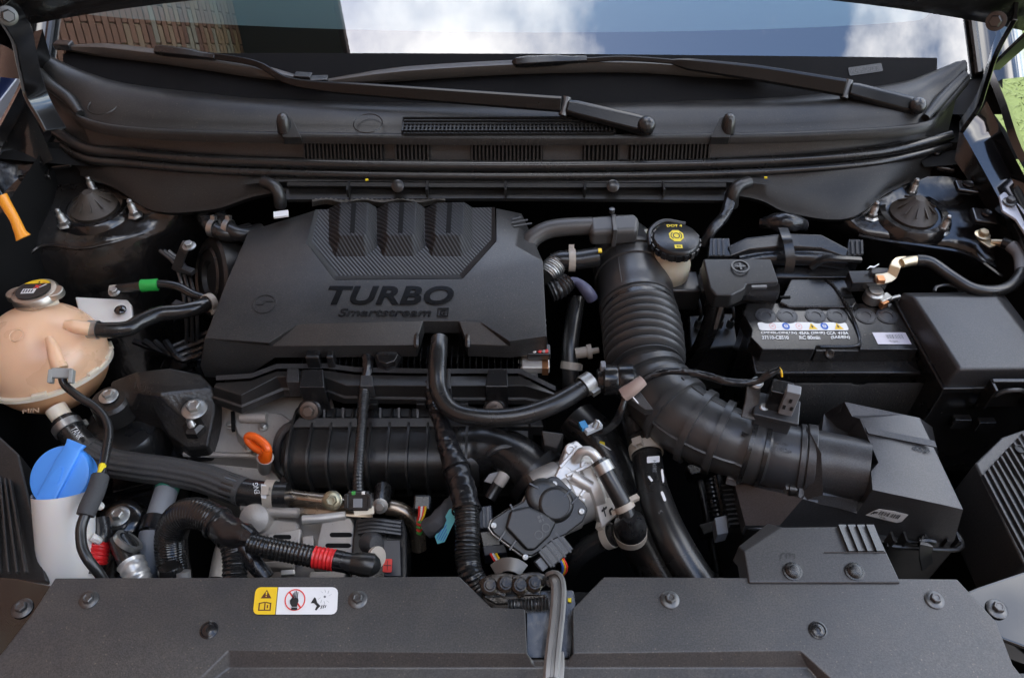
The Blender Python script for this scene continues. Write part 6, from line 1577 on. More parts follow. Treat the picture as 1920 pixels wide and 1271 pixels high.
hp_ = PL([(116, 704, .856), (122, 722, .850), (150, 745, .846), (178, 762, .842), (196, 782, .840), (204, 806, .838), (200, 840, .836), (192, 880, .834), (184, 905, .832)])
bm = BM(); tube(bm, hp_, .0048, n=12); obj('tube', bm, RUB, bh)
bm = BM(); tube(bm, PL([(188, 893, .833), (180, 920, .832), (166, 950, .83), (160, 966, .828)]), [.0095, .0098, .0098, .0092], n=14); obj('foam_sleeve', bm, mat('grey_foam', (.045, .045, .047), .8, grain=(260, .4, .001)), bh)
bm = BM(); tube(bm, PL([(161, 962, .828), (152, 990, .824), (154, 1025, .818), (166, 1050, .812), (184, 1072, .80), (195, 1090, .79)]), .0056, n=12); obj('lower_tube', bm, RUB, bh)
bm = BM(); tube(bm, PL([(186, 890, .8355), (192, 874, .8365), (194, 870, .8365)]), [.0028, .0042, .003], n=8); obj('paint_dab', bm, YEL2, bh)
bm = BM(); c = P(117, 700, .859); box(bm, None, (.024, .012, .009), frame(c, (.2, -.5, .8), RGT)); gc = obj('grey_clip', bm, GREYCL, bh, bevel=.002)
for s in (-1, 1):
    bm = BM(); box(bm, None, (.005, .016, .012), frame(c + Vector((s * .012, -.004, -.001)), (.2, -.5, .8), RGT)); obj('clip_jaw', bm, GREYCL, gc, bevel=.0012)
bm = BM()
for q in ((102, 712, .853), (104, 718, .85)): box(bm, P(*q), (.003, .003, .003))
bm.free()

br = thing('braided_hose', 'thick woven black coolant hose running from tank to engine', 'hose')
hp_ = PL([(118, 788, .772), (135, 812, .765), (165, 846, .755), (205, 866, .75), (260, 876, .75), (320, 884, .75), (380, 896, .75), (425, 912, .75), (455, 922, .75), (500, 927, .75), (540, 928, .75)])
smp_r = [.0145] * 11
bm = BM(); tube(bm, hp_[0:3], [.0155, .0165, .0165], n=20); obj('end_sleeve', bm, RUB, br)
def flutes(pts, r, n, name, m, parent, k=14, d=.0011):
    bm = BM(); tube(bm, pts, r, n=n)
    uvl = bm.loops.layers.uv.active
    # lengthwise flutes
    sm = catmull([Vector(p) for p in pts], .006)
    vs_ = list(bm.verts)
    for i, v in enumerate(vs_):
        j = i % n; c_ = sm[min(i // n, len(sm) - 1)][0]
        v.co = v.co + (v.co - c_).normalized() * d * math.cos(2 * math.pi * j / n * k)
    return obj(name, bm, m, parent, smooth=180)
flutes(hp_[2:9], .0170, 56, 'woven_sleeve', BRAID, br)
bm = BM(); tube(bm, hp_[7:11], [.0166, .0165, .0160, .0155], n=20); obj('end_sleeve', bm, RUB, br)
bm = BM(); tube(bm, [hp_[8].lerp(hp_[7], .25), hp_[8].lerp(hp_[7], -.05)], .0176, n=20, jitter=.0015); obj('sleeve_edge', bm, BRAID, br)
bm = BM(); tube(bm, [hp_[2].lerp(hp_[1], .12), hp_[2].lerp(hp_[3], .1)], .0178, n=20, jitter=.0015); obj('sleeve_edge', bm, BRAID, br)
clamp(br, hp_[0].lerp(hp_[1], .55), hp_[1] - hp_[0], .0168, .010, ZINC, ang=-60); clamp(br, P(508, 927, .75), hp_[10] - hp_[9], .0165, .011, BEIGE, ang=110)
text('white_print', 'TANK', P(132, 806, .785), P(147, 826, .7815), P(143, 800, .784), WPR, br, .0018)
text('white_print', 'ENG', P(488, 926, .7672), P(484, 906, .7672), P(478, 927, .7672), WPR, br, .0018)
decal('white_mark', [rrect(0, 0, 1, 1, .1, .1)], P(490, 934, .7665), P(500, 936, .7665), P(490, 908, .768), WPR, br, .0012)

# ================================================================== engine mount
mo = thing('engine_mount', 'black cast engine mount bracket with silver bolts', 'engine mount')
MOM = mat('mount_paint', (.012, .0115, .011), .40, grain=(220, .5, .0014), var=.3, dust=.10, rvar=.1)
V = dict(a=(205, 715, .80), b=(255, 695, .808), c=(318, 688, .812), d=(375, 700, .808), e=(405, 730, .79), f=(404, 770, .765), g=(390, 838, .745), h=(350, 842, .742), i=(318, 820, .752), j=(292, 778, .78), k=(250, 764, .785), l=(212, 760, .78), m=(300, 740, .808), n=(352, 790, .775), o=(262, 735, .806))
bm = BM(); shell(bm, V, [('a', 'b', 'o', 'k', 'l'), ('b', 'c', 'm', 'o'), ('o', 'm', 'j', 'k'), ('c', 'd', 'e', 'm'), ('m', 'e', 'f', 'n'), ('m', 'n', 'i', 'j'), ('n', 'f', 'g', 'h', 'i')], skirt=.03); obj('bracket', bm, MOM, mo, bevel=.004, seg=3)
text('cast_lettering', 'HCM', P(286, 728, .8125), P(255, 716, .8125), P(284, 742, .8115), MOM, mo, .0015, ext=.001)
for q, r in (((204, 743, .795), 10), ((365, 767, .790), 13.5)):
    p = P(*q); bolt(mo, p, px(r, p), 'flange', ZINC)
p = P(362, 802, .768); bolt(mo, p, px(7, p), 'stud', ZINC, name='stud')
p = P(365, 804, .764); bm = BM(); lathe(bm, [(.014, -.004), (.014, .006), (.009, .010), (0, .010)], Matrix.Translation(p), n=6); obj('nut', bm, MOM, mo)
c = P(228, 800, .735); bm = BM(); lathe(bm, [(.052, -.05), (.052, -.004), (.046, .004), (.030, .006), (0, .006)], Matrix.Translation(c), n=40); obj('rubber_bush', bm, RUB, mo)
c = P(212, 766, .76); bm = BM(); lathe(bm, [(.0, .0), (.02, .0), (.024, -.004), (.026, -.03), (0, -.03)], Matrix.Translation(P(204, 748, .793)), n=24); obj('bush_seat', bm, MOM, mo)

# ================================================================== washer bottle
wb_ = thing('washer_bottle', 'white washer bottle neck with a bright blue cap', 'washer bottle')
c = P(112, 892, .826); wn_ = (c - P(134, 1095, .735)).normalized(); wa = Vector((-.04, -.42, .9)).normalized()
bm = BM(); lathe(bm, [(.030, .0), (.0305, -.02), (.0315, -.06), (.036, -.12), (.038, -.20)], frame(c - wn_ * .018, wn_), n=40); obj('filler_neck', bm, WHP, wb_, smooth=50)
bm = BM(); lathe(bm, [(.0305, -.024), (.0325, -.020), (.0330, -.012), (.0345, -.010), (.0345, -.003), (.0330, .0008), (.031, .0015), (0, .0015)], frame(c, wa), n=48); cp = obj('cap', bm, BLUE, wb_, smooth=40)
wf = frame(c, wa, Vector((math.cos(R(70)), math.sin(R(70)), 0)))
bm = BM(); rings = []
for x, w, z0, z1 in ((-.037, .0095, -.008, .001), (-.032, .0110, -.004, .0042), (.0, .0110, .0, .0052), (.026, .0105, .0, .0052), (.034, .0100, .0, .0050), (.040, .0120, -.001, .0042)):
    rings.append([wf @ Vector((x, -w, z0)), wf @ Vector((x, -w, z1 - .001)), wf @ Vector((x, -w + .002, z1)), wf @ Vector((x, w - .002, z1)), wf @ Vector((x, w, z1 - .001)), wf @ Vector((x, w, z0))])
grid(bm, rings, close=True, capends=True); gb = obj('grip_bar', bm, BLUE, cp, smooth=40, bevel=.001)
bm = BM()
prism(bm, [wf @ Vector(q) for q in ((-.008, -.005, .0060), (-.004, -.006, .0060), (.010, -.002, .0060), (.010, .002, .0060), (-.004, .006, .0060), (-.008, .005, .0060))], .001, dirv=-wa); obj('moulded_symbol', bm, BLUE, gb, smooth=20)
for q in ((176, 948), (172, 1012)):
    p = P(q[0], q[1], .79 if q[1] < 1000 else .77); bm = BM()
    tube(bm, [p + Vector((-.012, .004, -.006)), p + Vector((.002, 0, 0)), p + Vector((.011, -.004, .006)), p + Vector((.006, -.003, .013))], .0045, n=8); obj('hose_hook', bm, WHP, wb_)
rc_ = thing('pump_cable', 'black cable with red tape beside the washer bottle', 'cable')
bm = BM(); tube(bm, PL([(186, 975, .77), (190, 1005, .765), (182, 1035, .76), (176, 1075, .75)]), .0112, n=14); obj('sheath', bm, TAPE, rc_)
bm = BM(); tube(bm, PL([(186, 1018, .7635), (181, 1040, .7595), (178, 1058, .755)]), .0120, n=16, step=.0012, corr=(.0042, .0014)); obj('red_tape', bm, REDT, rc_)

# ================================================================== air conditioning pipes
ac = thing('aircon_pipe', 'grey sleeved air conditioning pipe with a green end sleeve', 'pipe')
hp_ = PL([(326, 885, .735), (312, 920, .735), (296, 970, .735), (286, 1000, .735), (278, 1040, .73), (268, 1090, .725)])
bm = BM(); tube(bm, hp_[1:4], .0138, n=18); obj('grey_sleeve', bm, GREYP, ac)
bm = BM(); tube(bm, hp_[0:2], .0142, n=18); obj('green_sleeve', bm, mat('green_foam', (.02, .20, .12), .6), ac)
bm = BM(); tube(bm, [hp_[2].lerp(hp_[3], .1), hp_[3]], .0160, n=18); obj('rubber_joint', bm, TAPE, ac)
bm = BM(); tube(bm, hp_[3:6], .0148, n=18); obj('lower_sleeve', bm, GREYP, ac)
af = thing('aircon_fitting', 'short black hose stub on a white aluminium fitting', 'fitting')
bm = BM(); tube(bm, PL([(222, 1008, .765), (234, 1030, .762), (248, 1058, .758)]), [.0120, .0130, .0132], n=18); obj('hose_stub', bm, RUB, af)
bm = BM(); tube(bm, PL([(246, 1056, .759), (254, 1072, .757), (266, 1095, .75)]), [.0140, .0132, .0125], n=18, step=.002, corr=(.008, .0015)); obj('ferrule', bm, ALU, af)
bm = BM(); lathe(bm, [(.012, -.003), (.0165, -.003), (.0165, .003), (.012, .003)], frame(P(240, 1015, .772), (.5, .5, .4)), n=26); obj('steel_ring', bm, ZINC, af)
cp2 = thing('service_port_cap', 'small black screw cap on an aluminium service port', 'cap')
c = P(318, 1066, .762); bm = BM(); lathe(bm, [(.0130, -.03), (.0132, .0), (.0120, .003), (0, .004)], frame(c, (-.1, .5, .8)), n=26); obj('cap', bm, PLA2, cp2, smooth=40)
bm = BM(); tube(bm, [c + Vector((.014, -.002, -.002)), c + Vector((.016, -.02, -.02)), c + Vector((.014, -.04, -.05))], .0085, n=14); obj('port', bm, ALU, cp2)

# ================================================================== bonnet prop rod with amber grip
pr = thing('bonnet_prop_rod', 'amber handled bonnet prop rod at the left edge', 'prop rod')
bm = BM(); tube(bm, QL([(44, 446, 1.06), (38, 436, 1.058), (28, 412, 1.055), (14, 388, 1.05), (2, 366, 1.045)]), [.0098, .0072, .0062, .0068, .0072], n=14); obj('grip', bm, ORGY, pr)
bm = BM(); tube(bm, QL([(4, 372, 1.047), (-20, 330, 1.04), (-60, 240, 1.03)]), .0042, n=10); obj('rod', bm, PAINT2, pr)

# ================================================================== dipstick
ds = thing('oil_dipstick', 'orange looped oil dipstick handle beside the manifold', 'dipstick')
c = P(483, 832, .775)
bm = BM(); lp = []
f_ = frame(c, (.1, -.80, .58), RGT)
for k in range(25):
    a = 2 * math.pi * k / 24; lp.append(f_ @ Vector((.0165 * math.cos(a), .0062 * math.sin(a), 0)))
tube(bm, lp, .0052, n=10, cap=False); bmesh.ops.remove_doubles(bm, verts=bm.verts, dist=.0004)
bmesh.ops.transform(bm, matrix=Matrix.Translation(c) @ Matrix.Rotation(R(-38), 4, 'Z') @ Matrix.Translation(-c), verts=bm.verts)
obj('loop_handle', bm, ORG, ds)
bm = BM(); tube(bm, PL([(500, 842, .775), (499, 850, .768), (497, 858, .758)]), [.0062, .0072, .0085], n=14); obj('handle_stem', bm, ORG, ds)
bm = BM(); tube(bm, PL([(497, 857, .757), (496, 866, .745), (496, 880, .72)]), [.0105, .0088, .008], n=14); obj('guide_tube', bm, ALU, ds)

# ================================================================== breather hose in front
bz = thing('breather_hose', 'thick black hose looping down from the cover notch to the right', 'hose')
hp_ = PL([(824, 636, .842), (822, 660, .842), (820, 695, .836), (824, 735, .826), (850, 770, .820), (905, 783, .820), (970, 780, .822), (1030, 762, .826), (1075, 738, .828), (1108, 716, .830)])
bm = BM(); tube(bm, hp_, [.0108] + [.0112] * 9, n=20); obj('hose', bm, RUB, bz)
clamp(bz, P(1101, 720, .830), hp_[9] - hp_[8], .0118, .014, ZINC, ang=-10)
bm = BM(); lathe(bm, [(.0, -.012), (.0125, -.012), (.0145, -.006), (.0185, -.004), (.0190, .010), (.0178, .012), (.0190, .014), (.0190, .030), (.0150, .034), (0, .034)], frame(P(1138, 712, .832), (1, .02, .02)), n=30); obj('quick_connector', bm, PLA2, bz, smooth=35)
bm = BM(); box(bm, P(1130, 690, .846), (.006, .010, .016)); obj('release_tab', bm, GREYP, bz, bevel=.001)
text('white_print', 'HBX 21', P(829, 682, .848), P(829, 658, .8485), P(833, 682, .848), GRYP, bz, .002)

# ================================================================== harnesses
hn = thing('main_harness', 'thick tape wrapped wiring harness running down past the manifold', 'wiring harness')
hp_ = QL([(806, 720, 1.03), (815, 760, 1.01), (828, 795, .985), (842, 840, .965), (856, 880, .945), (868, 920, .925), (875, 955, .91), (877, 1000, .895), (876, 1040, .885), (882, 1075, .875), (900, 1110, .875)])
bm = BM(); tube(bm, hp_[0:7], [.008, .0085, .0095, .0125, .0138, .0145, .0142], n=22, step=.003, jitter=.0012, corr=(.014, .0010)); obj('taped_run', bm, TAPE, hn)
bm = BM(); tube(bm, hp_[6:11], [.0128, .0128, .0128, .013, .0145], n=20, step=.0010, corr=(.0042, .0014)); obj('split_loom', bm, LOOM, hn)
for t in (4, 6):
    bm = BM(); band(bm, hp_[t], hp_[t + 1] - hp_[t - 1], .0155, .003); obj('cable_tie', bm, PLA2, hn)
sw = thing('sensor_lead', 'thin corrugated sensor lead with an unplugged looking connector below the manifold', 'sensor lead')
hp_ = QL([(688, 660, 1.04), (690, 690, 1.03), (684, 715, 1.025), (682, 745, 1.015), (679, 790, .985), (674, 850, .955), (671, 895, .935), (672, 925, .925)])
bm = BM(); tube(bm, hp_[2:8], [.0062, .0072, .0055, .0056, .0056, .0056], n=14, step=.0010, corr=(.0042, .0007)); obj('lead', bm, LOOM, sw)
bm = BM(); tube(bm, hp_[0:3], [.007, .0068, .006], n=12, jitter=.0015); obj('taped_lead', bm, TAPE, sw)
c = Q(673, 938, .92); bm = BM(); cf = frame(c, (0, -.6, .8), RGT)
box(bm, None, (.024, .022, .012), cf); cn = obj('connector', bm, PLA2, sw, bevel=.002)
for dx, dy, m_, sz in ((-.005, .009, WGRN, .004), (.006, .009, WWHT, .0035), (0, -.002, GREYP, .010)):
    bm = BM(); box(bm, None, (sz, sz, .004), cf @ Matrix.Translation((dx, dy, .0065))); obj('connector_pin', bm, m_, cn, bevel=.0005)
for s in (-1, 1):
    bm = BM(); box(bm, None, (.005, .016, .014), cf @ Matrix.Translation((s * .013, 0, .001))); obj('connector_wing', bm, PLA2, cn, bevel=.001)
tg = decal('paper_tag', [rrect(0, 0, 1, 1, .08, .2)], Q(664, 966, .915), Q(702, 963, .915), Q(663, 950, .918), mat('cream_tag', (.70, .64, .50), .6), sw, .0, .0004)

# ================================================================== metal coolant pipe under the manifold
mp_ = thing('coolant_pipe', 'bare metal coolant pipe with green bolts under the manifold', 'pipe')
BRS = mat('tarnished_pipe', (.42, .34, .26), .30, metal=.95, var=.25, vscale=30, rvar=.1)
bm = BM(); tube(bm, PL([(528, 928, .735), (560, 934, .735), (610, 940, .735), (660, 948, .735), (720, 950, .733), (755, 958, .73), (780, 985, .715), (785, 1030, .69)]), .0095, n=16); obj('pipe', bm, BRS, mp_)
bm = BM(); ribbon(bm, PL([(540, 950, .725), (600, 952, .728), (640, 955, .73), (700, 958, .73)]), .016, .003, (0, -.3, .95)); obj('stay', bm, BRS, mp_)
GRB = mat('olive_passivated', (.36, .34, .24), .34, metal=.9, var=.2, vscale=60)
p = P(623, 938, .752); bolt(mp_, p, px(10.5, p), 'flange', GRB, (0, -.5, .85))
p = P(713, 948, .755); bolt(mp_, p, px(9.5, p), 'hex', ZINC, (0, -.7, .7))
bm = BM(); tube(bm, PL([(718, 915, .745), (716, 935, .75), (714, 946, .752)]), .0105, n=14); obj('sleeve', bm, PLA2, mp_)
# multi-pin plug with coloured wires and a teal tag
pw = thing('wire_plug', 'black plug with red, white and yellow wires and a teal paper tag', 'wire plug')
c = P(793, 945, .745); bm = BM(); box(bm, None, (.021, .019, .020), frame(c, (0, -.3, .95), RGT)); pb = obj('plug_body', bm, PLA2, pw, bevel=.003)
for k, (m_, du) in enumerate(((WRED, -7), (WWHT, -2), (WYEL, 5), (WRED, 2))):
    bm = BM(); tube(bm, PL([(793 + du, 950, .756), (791 + du * .7, 966, .758), (786 + du * .5, 978, .752)]), .0016, n=6); obj('wire', bm, m_, pb)
for k in range(5):
    m_ = (WGRN, WRED, WGRN, WRED, WGRN)[k]
    bm = BM(); tube(bm, PL([(782, 976 + k * 5.5, .752 - k * .003), (788, 979 + k * 5.5, .754 - k * .003), (790, 974 + k * 5.5, .752 - k * .003)]), .0016, n=6); obj('twisted_wire', bm, m_, pb)
bm = BM(); tube(bm, PL([(850, 935, .76), (838, 952, .765), (822, 978, .762), (800, 994, .755)]), [.005, .009, .012, .0115], n=14, jitter=.003); obj('taped_branch', bm, mat('matte_tape', (.045, .045, .047), .6, grain=(120, .5, .002)), pw)
tg = decal('teal_tag', [[(0, .15), (.5, 0), (1, .1), (.98, .5), (1, .95), (.4, 1), (.05, .9)]], P(812, 1016, .752), P(832, 1022, .752), P(846, 948, .775), TEAL, pw, .004, .0005)
decal('tag_print', [[(.2 + .2 * i, .1), (.28 + .2 * i, .1), (.30 + .2 * i, .62 - .1 * i), (.22 + .2 * i, .62 - .1 * i)] for i in range(4)], P(812, 1016, .752), P(832, 1022, .752), P(846, 948, .775), BLUP, tg, .0048)
wt = thing('wrapped_label', 'pale label wrapped on a dark lead under the manifold neck', 'cable label')
bm = BM(); tube(bm, PL([(918, 935, .735), (928, 918, .74), (936, 905, .745)]), .0075, n=12); obj('lead', bm, RUB, wt)
bm = BM(); tube(bm, PL([(934, 908, .745), (941, 897, .749), (945, 890, .75)]), .0078, n=14); obj('label_roll', bm, mat('dusty_label', (.40, .36, .32), .5), wt)
bm = BM(); prism(bm, PL([(908, 902, .735), (918, 888, .74), (934, 884, .742), (940, 898, .74), (930, 908, .737)]), .001); obj('label_tail', bm, mat('grey_label', (.42, .41, .40), .5), wt)
# ================================================================== solenoid plugs left of the throttle
sv = thing('purge_solenoid', 'black purge solenoid with plug and coloured wires left of the throttle', 'solenoid')
bm = BM(); prism(bm, PL([(893, 950, .765), (922, 945, .765), (926, 990, .755), (897, 992, .755)]), .03); b_ = obj('solenoid_body', bm, mat('slate_plastic', (.022, .025, .035), .4), sv, bevel=.002)
for k in range(3):
    bm = BM(); u = 897 + k * 8; prism(bm, PL([(u, 950, .768), (u + 3, 950, .768), (u + 4, 988, .758), (u + 1, 988, .758)]), .004); obj('body_rib', bm, PLA2, b_)
bm = BM(); prism(bm, PL([(898, 996, .752), (930, 992, .752), (942, 1022, .742), (905, 1028, .742)]), .03); obj('plug', bm, PLA2, sv, bevel=.002)
bm = BM(); prism(bm, PL([(904, 1024, .748), (946, 1018, .748), (952, 1036, .742), (908, 1042, .742)]), .02); pb = obj('plug_shell', bm, MATS['slate_plastic'], sv, bevel=.0015)
for m_, du in ((WRED, -4), (WWHT, 0), (WYEL, 6)):
    bm = BM(); tube(bm, PL([(924 + du, 1038, .752), (930 + du, 1048, .752), (936 + du, 1056, .745)]), .0015, n=6); obj('wire', bm, m_, pb)

# ================================================================== radiator hoses to the lower right
h1 = thing('radiator_hose', 'large black radiator hose with white dashes and printed code', 'hose')
hp_ = QL([(1196, 775, 1.04), (1203, 810, 1.02), (1212, 850, 1.0), (1220, 900, .975), (1238, 960, .95), (1270, 1030, .925), (1320, 1110, .905)])
bm = BM(); tube(bm, hp_, [.0200, .0192, .0185, .0185, .0195, .0205, .0208], n=26); obj('hose', bm, RUB, h1)
clamp(h1, Q(1211, 845, 1.0), hp_[2] - hp_[1], .0192, .012, BEIGE, ang=120)
bm = BM(); tube(bm, [hp_[0] + Vector((0, .02, .015)), hp_[0], hp_[1], Q(1207, 825, 1.01)], [.022, .0225, .0215, .0205], n=24); obj('upper_sleeve', bm, RUB, h1)
def on_hose(u, v, d, r): return Q(u, v, d - r)
for (u, v, u2, v2, w) in ((1214, 893, 1221, 903, 4), (1239, 880, 1242, 905, 4), (1238, 922, 1245, 940, 5)):
    d = .952 if v < 910 else .938
    decal('chalk_dash', [rrect(0, 0, 1, 1, .2, .4)], Q(u, v, d), Q(u2, v2, d - .004), Q(u + w, v - 2, d), WHT, h1, .0)
decal('white_mark', [rrect(0, 0, 1, 1, .1, .1)], Q(1213, 868, .968), Q(1237, 866, .968), Q(1213, 856, .972), WHT, h1, .0)
text('white_print', '28264', Q(1224, 885, .9535), Q(1224, 862, .962), Q(1231, 885, .9535), GRYP, h1, 0)
text('white_print', '21 33 45', Q(1272, 1002, .9165), Q(1240, 955, .931), Q(1266, 1007, .916), GRYP, h1, 0)
text('white_print', '25E3A-V2Z3 ZWAX', Q(1303, 1054, .8985), Q(1262, 990, .9185), Q(1295, 1060, .8985), GRYP, h1, 0)
h2 = thing('charge_air_hose', 'fat dark charge air hose behind the throttle body', 'hose')
hp_ = QL([(1080, 790, 1.10), (1120, 830, 1.08), (1155, 890, 1.06), (1185, 970, 1.03), (1230, 1050, 1.0), (1270, 1120, .98)])
bm = BM(); tube(bm, hp_, .0310, n=28); obj('hose', bm, RUB, h2)
decal('paint_mark', [[(0, 0), (.3, .3), (1, 1), (.6, .9), (.1, .4)]], Q(1125, 832, 1.045), Q(1162, 862, 1.04), Q(1118, 820, 1.047), WHT, h2, 0)
decal('paint_mark', [[(0, 0), (1, .2), (.8, 1), (0, .6)]], Q(1124, 830, 1.044), Q(1134, 836, 1.044), Q(1126, 824, 1.046), YEL2, h2, 0)
bc = thing('blue_wire_clip', 'white and blue clip on the taped wires above the throttle', 'clip')
bm = BM(); box(bm, P(1112, 802, .815), (.022, .009, .008), rz=.5); cb_ = obj('clip_body', bm, mat('pale_clip', (.5, .52, .54), .4), bc, bevel=.001)
bm = BM(); box(bm, P(1094, 798, .818), (.008, .010, .006), rz=.4); obj('blue_mark', bm, mat('blue_clip', (.05, .25, .50), .5), cb_)
bm = BM(); tube(bm, PL([(1112, 800, .82), (1118, 788, .828), (1124, 792, .826), (1120, 804, .82)]), .0016, n=6); obj('clip_wire', bm, ZINC, cb_)

# ================================================================== alternator and its cables
al = thing('alternator', 'cast alternator with slotted housing and black end cover', 'alternator')
AX = RGT; c = P(590, 1040, .665)
bm = BM(); lathe(bm, [(.0, -.085), (.045, -.085), (.062, -.078), (.066, -.070), (.066, -.042), (.060, -.040), (.060, .030), (.066, .034), (.066, .052), (.055, .060), (0, .060)], frame(c + Vector((-.01, .0, -.01)), AX), n=48); obj('housing', bm, CAST, al, smooth=35)
bm = BM(); prism(bm, PL([(455, 965, .735), (560, 975, .738), (560, 1000, .735), (480, 1005, .73)]), .02); obj('cast_bridge', bm, CAST, al, bevel=.004)
for pts, slots in (([(505, 998), (566, 988), (562, 1018), (550, 1050), (482, 1044), (478, 1022)], ((512, 1002, 34), (508, 1020, 38))),
                   ([(602, 976), (656, 968), (664, 984), (660, 1062), (584, 1062), (592, 1020)], ((618, 998, 42), (610, 1018, 48), (604, 1040, 40))),
                   ([(580, 1070), (652, 1068), (644, 1090), (575, 1092)], ())):
    b_ = blockpx('cast_arm', CAST, al, [(u, v, .746 - (v - 968) * .00022) for u, v in pts], .018, .003)
    for (u, v, w) in slots:
        z = .746 - (v - 968) * .00022 + .0008
        bm = BM(); prism(bm, [P(u + w * x, v + 8 * y, z - 8 * y * .00022) for x, y in rrect(0, 0, 1, 1, .12, .5)], .004); obj('cooling_slot', bm, VOID, b_)
for (u, v, w, h) in ((470, 1004, 30, 14), (566, 1004, 22, 40), (490, 1052, 60, 12)):
    blockpx('cast_web', CAST, al, [(u, v, .738), (u + w, v - 3, .738), (u + w, v + h, .732), (u, v + h, .732)], .012, .002)
c2 = P(478, 972, .745); bm = BM(); lathe(bm, [(0, -.03), (.018, -.03), (.020, -.01), (.017, .004), (.008, .008), (0, .009)], frame(c2, (0, -.5, .85)), n=24); obj('cast_boss', bm, CAST, al, smooth=50)
bm = BM(); tube(bm, PL([(568, 974, .745), (600, 972, .746), (648, 966, .746)]), .0055, n=12); obj('through_bolt', bm, ALU, al)
bm = BM(); tube(bm, PL([(455, 950, .74), (500, 958, .744), (560, 962, .744)]), .006, n=10); obj('cast_rib', bm, CAST, al)
bm = BM(); tube(bm, PL([(432, 1000, .70), (418, 1035, .70), (408, 1085, .695)]), .0105, n=12); obj('pulley_shroud', bm, CAST, al)
bm = BM(); prism(bm, PL([(668, 970, .742), (758, 972, .742), (764, 1000, .738), (764, 1088, .73), (656, 1088, .73), (660, 1010, .738)]), .05); ecv = obj('end_cover', bm, PLA2, al, bevel=.003)
for k in range(4):
    bm = BM(); tube(bm, PL([(672, 978 + k * 7, .746), (700, 974 + k * 7, .748), (752, 980 + k * 7, .746)]), .0028, n=8); obj('cover_fin', bm, PLA2, ecv)
bm = BM(); prism(bm, PL([(718, 1012, .752), (750, 1012, .752), (752, 1080, .742), (720, 1080, .742)]), .01); obj('regulator', bm, mat('slate_cover', (.03, .03, .035), .4), ecv, bevel=.001)
decal('plus_label', [rrect(0, 0, 1, 1, .12, .1)], P(718, 1073, .745), P(735, 1073, .745), P(719, 1048, .7485), REDP, ecv, .0018, .0003)
decal('plus_print', [[(.1, .47), (.9, .47), (.9, .53), (.1, .53)], [(.47, .15), (.53, .15), (.53, .47), (.47, .47)], [(.47, .53), (.53, .53), (.53, .85), (.47, .85)]], P(718, 1073, .745), P(735, 1073, .745), P(719, 1048, .7485), BLK, ecv, .0024)
bm = BM(); lathe(bm, [(.0, -.01), (.012, -.01), (.012, .006), (.009, .010), (0, .010)], frame(P(698, 1018, .752), (.6, -.4, .6)), n=18); obj('stud_cap', bm, PLG, ecv)
bm = BM(); prism(bm, PL([(526, 1068, .73), (552, 1066, .73), (552, 1076, .728), (526, 1078, .728)]), .006); obj('bracket_tab', bm, ALU, al, bevel=.001)
ll = thing('corrugated_loom', 'corrugated black wiring loom arching left of the alternator', 'wiring loom')
hp_ = QL([(330, 1090, .93), (322, 1040, .93), (322, 1000, .925), (338, 970, .915), (370, 962, .905), (405, 978, .895), (432, 1005, .885), (440, 1045, .875), (440, 1095, .865)])
bm = BM(); tube(bm, hp_[0:7], [.018, .0178, .0175, .0172, .0170, .0165, .0160], n=22, step=.0010, corr=(.0038, .0007)); obj('loom_arch', bm, LOOM, ll)
bm = BM(); tube(bm, hp_[6:9], [.0125, .0122, .0122], n=20, step=.0010, corr=(.0046, .0013)); obj('loom_tail', bm, LOOM, ll)
bm = BM(); band(bm, hp_[5].lerp(hp_[6], .1), hp_[6] - hp_[4], .0178, .004); obj('cable_tie', bm, PLA2, ll)
bm = BM(); tube(bm, QL([(412, 985, .892), (435, 1000, .880), (460, 1002, .872), (475, 1008, .868)]), [.0165, .0165, .012, .008], n=18, jitter=.003); obj('tape_junction', bm, TAPE, ll)
bm = BM(); tube(bm, QL([(450, 1010, .88), (470, 1045, .875), (500, 1085, .87)]), [.010, .0095, .009], n=14, jitter=.0015); obj('taped_branch', bm, TAPE, ll)
pc_ = thing('alternator_cable', 'ribbed alternator cable with a red taped band and rubber boot', 'cable')
hp_ = QL([(470, 1018, .868), (500, 1026, .864), (550, 1036, .860), (590, 1044, .858), (628, 1050, .856), (660, 1056, .855), (695, 1060, .856)])
bm = BM(); tube(bm, hp_[0:4], [.0098, .0105, .0105, .0105], n=18, step=.0010, corr=(.0042, .0012)); obj('ribbed_sheath', bm, LOOM, pc_)
bm = BM(); tube(bm, [hp_[3], hp_[3].lerp(hp_[4], .5), hp_[4]], .0108, n=18, step=.0010, corr=(.0042, .0010)); obj('red_band', bm, REDT, pc_)
bm = BM(); tube(bm, hp_[4:6], .0112, n=16, jitter=.001); obj('tape_end', bm, TAPE, pc_)
bm = BM(); tube(bm, [hp_[5], Q(680, 1058, .853), Q(696, 1060, .853), Q(704, 1064, .856)], [.0108, .0125, .0130, .008], n=20); obj('rubber_boot', bm, RUB, pc_)
bm = BM(); lathe(bm, [(.0, -.002), (.0115, -.002), (.0115, .002), (0, .002)], frame(Q(706, 1044, .874), (.7, -.3, .5)), n=22); obj('insulating_washer', bm, BEIGE, pc_)

# small fixings on the left subframe
sf = thing('subframe_bolt', 'grey flange bolt on the black rail below the woven hose', 'bolt')
p = P(222, 968, .74); bm = BM(); lathe(bm, [(.030, -.06), (.030, -.012), (.024, -.002), (.014, 0), (0, 0)], Matrix.Translation(p), n=28); obj('seat', bm, PAINT, sf, smooth=50)
bolt(sf, p, px(12, p), 'flange', ZINC)

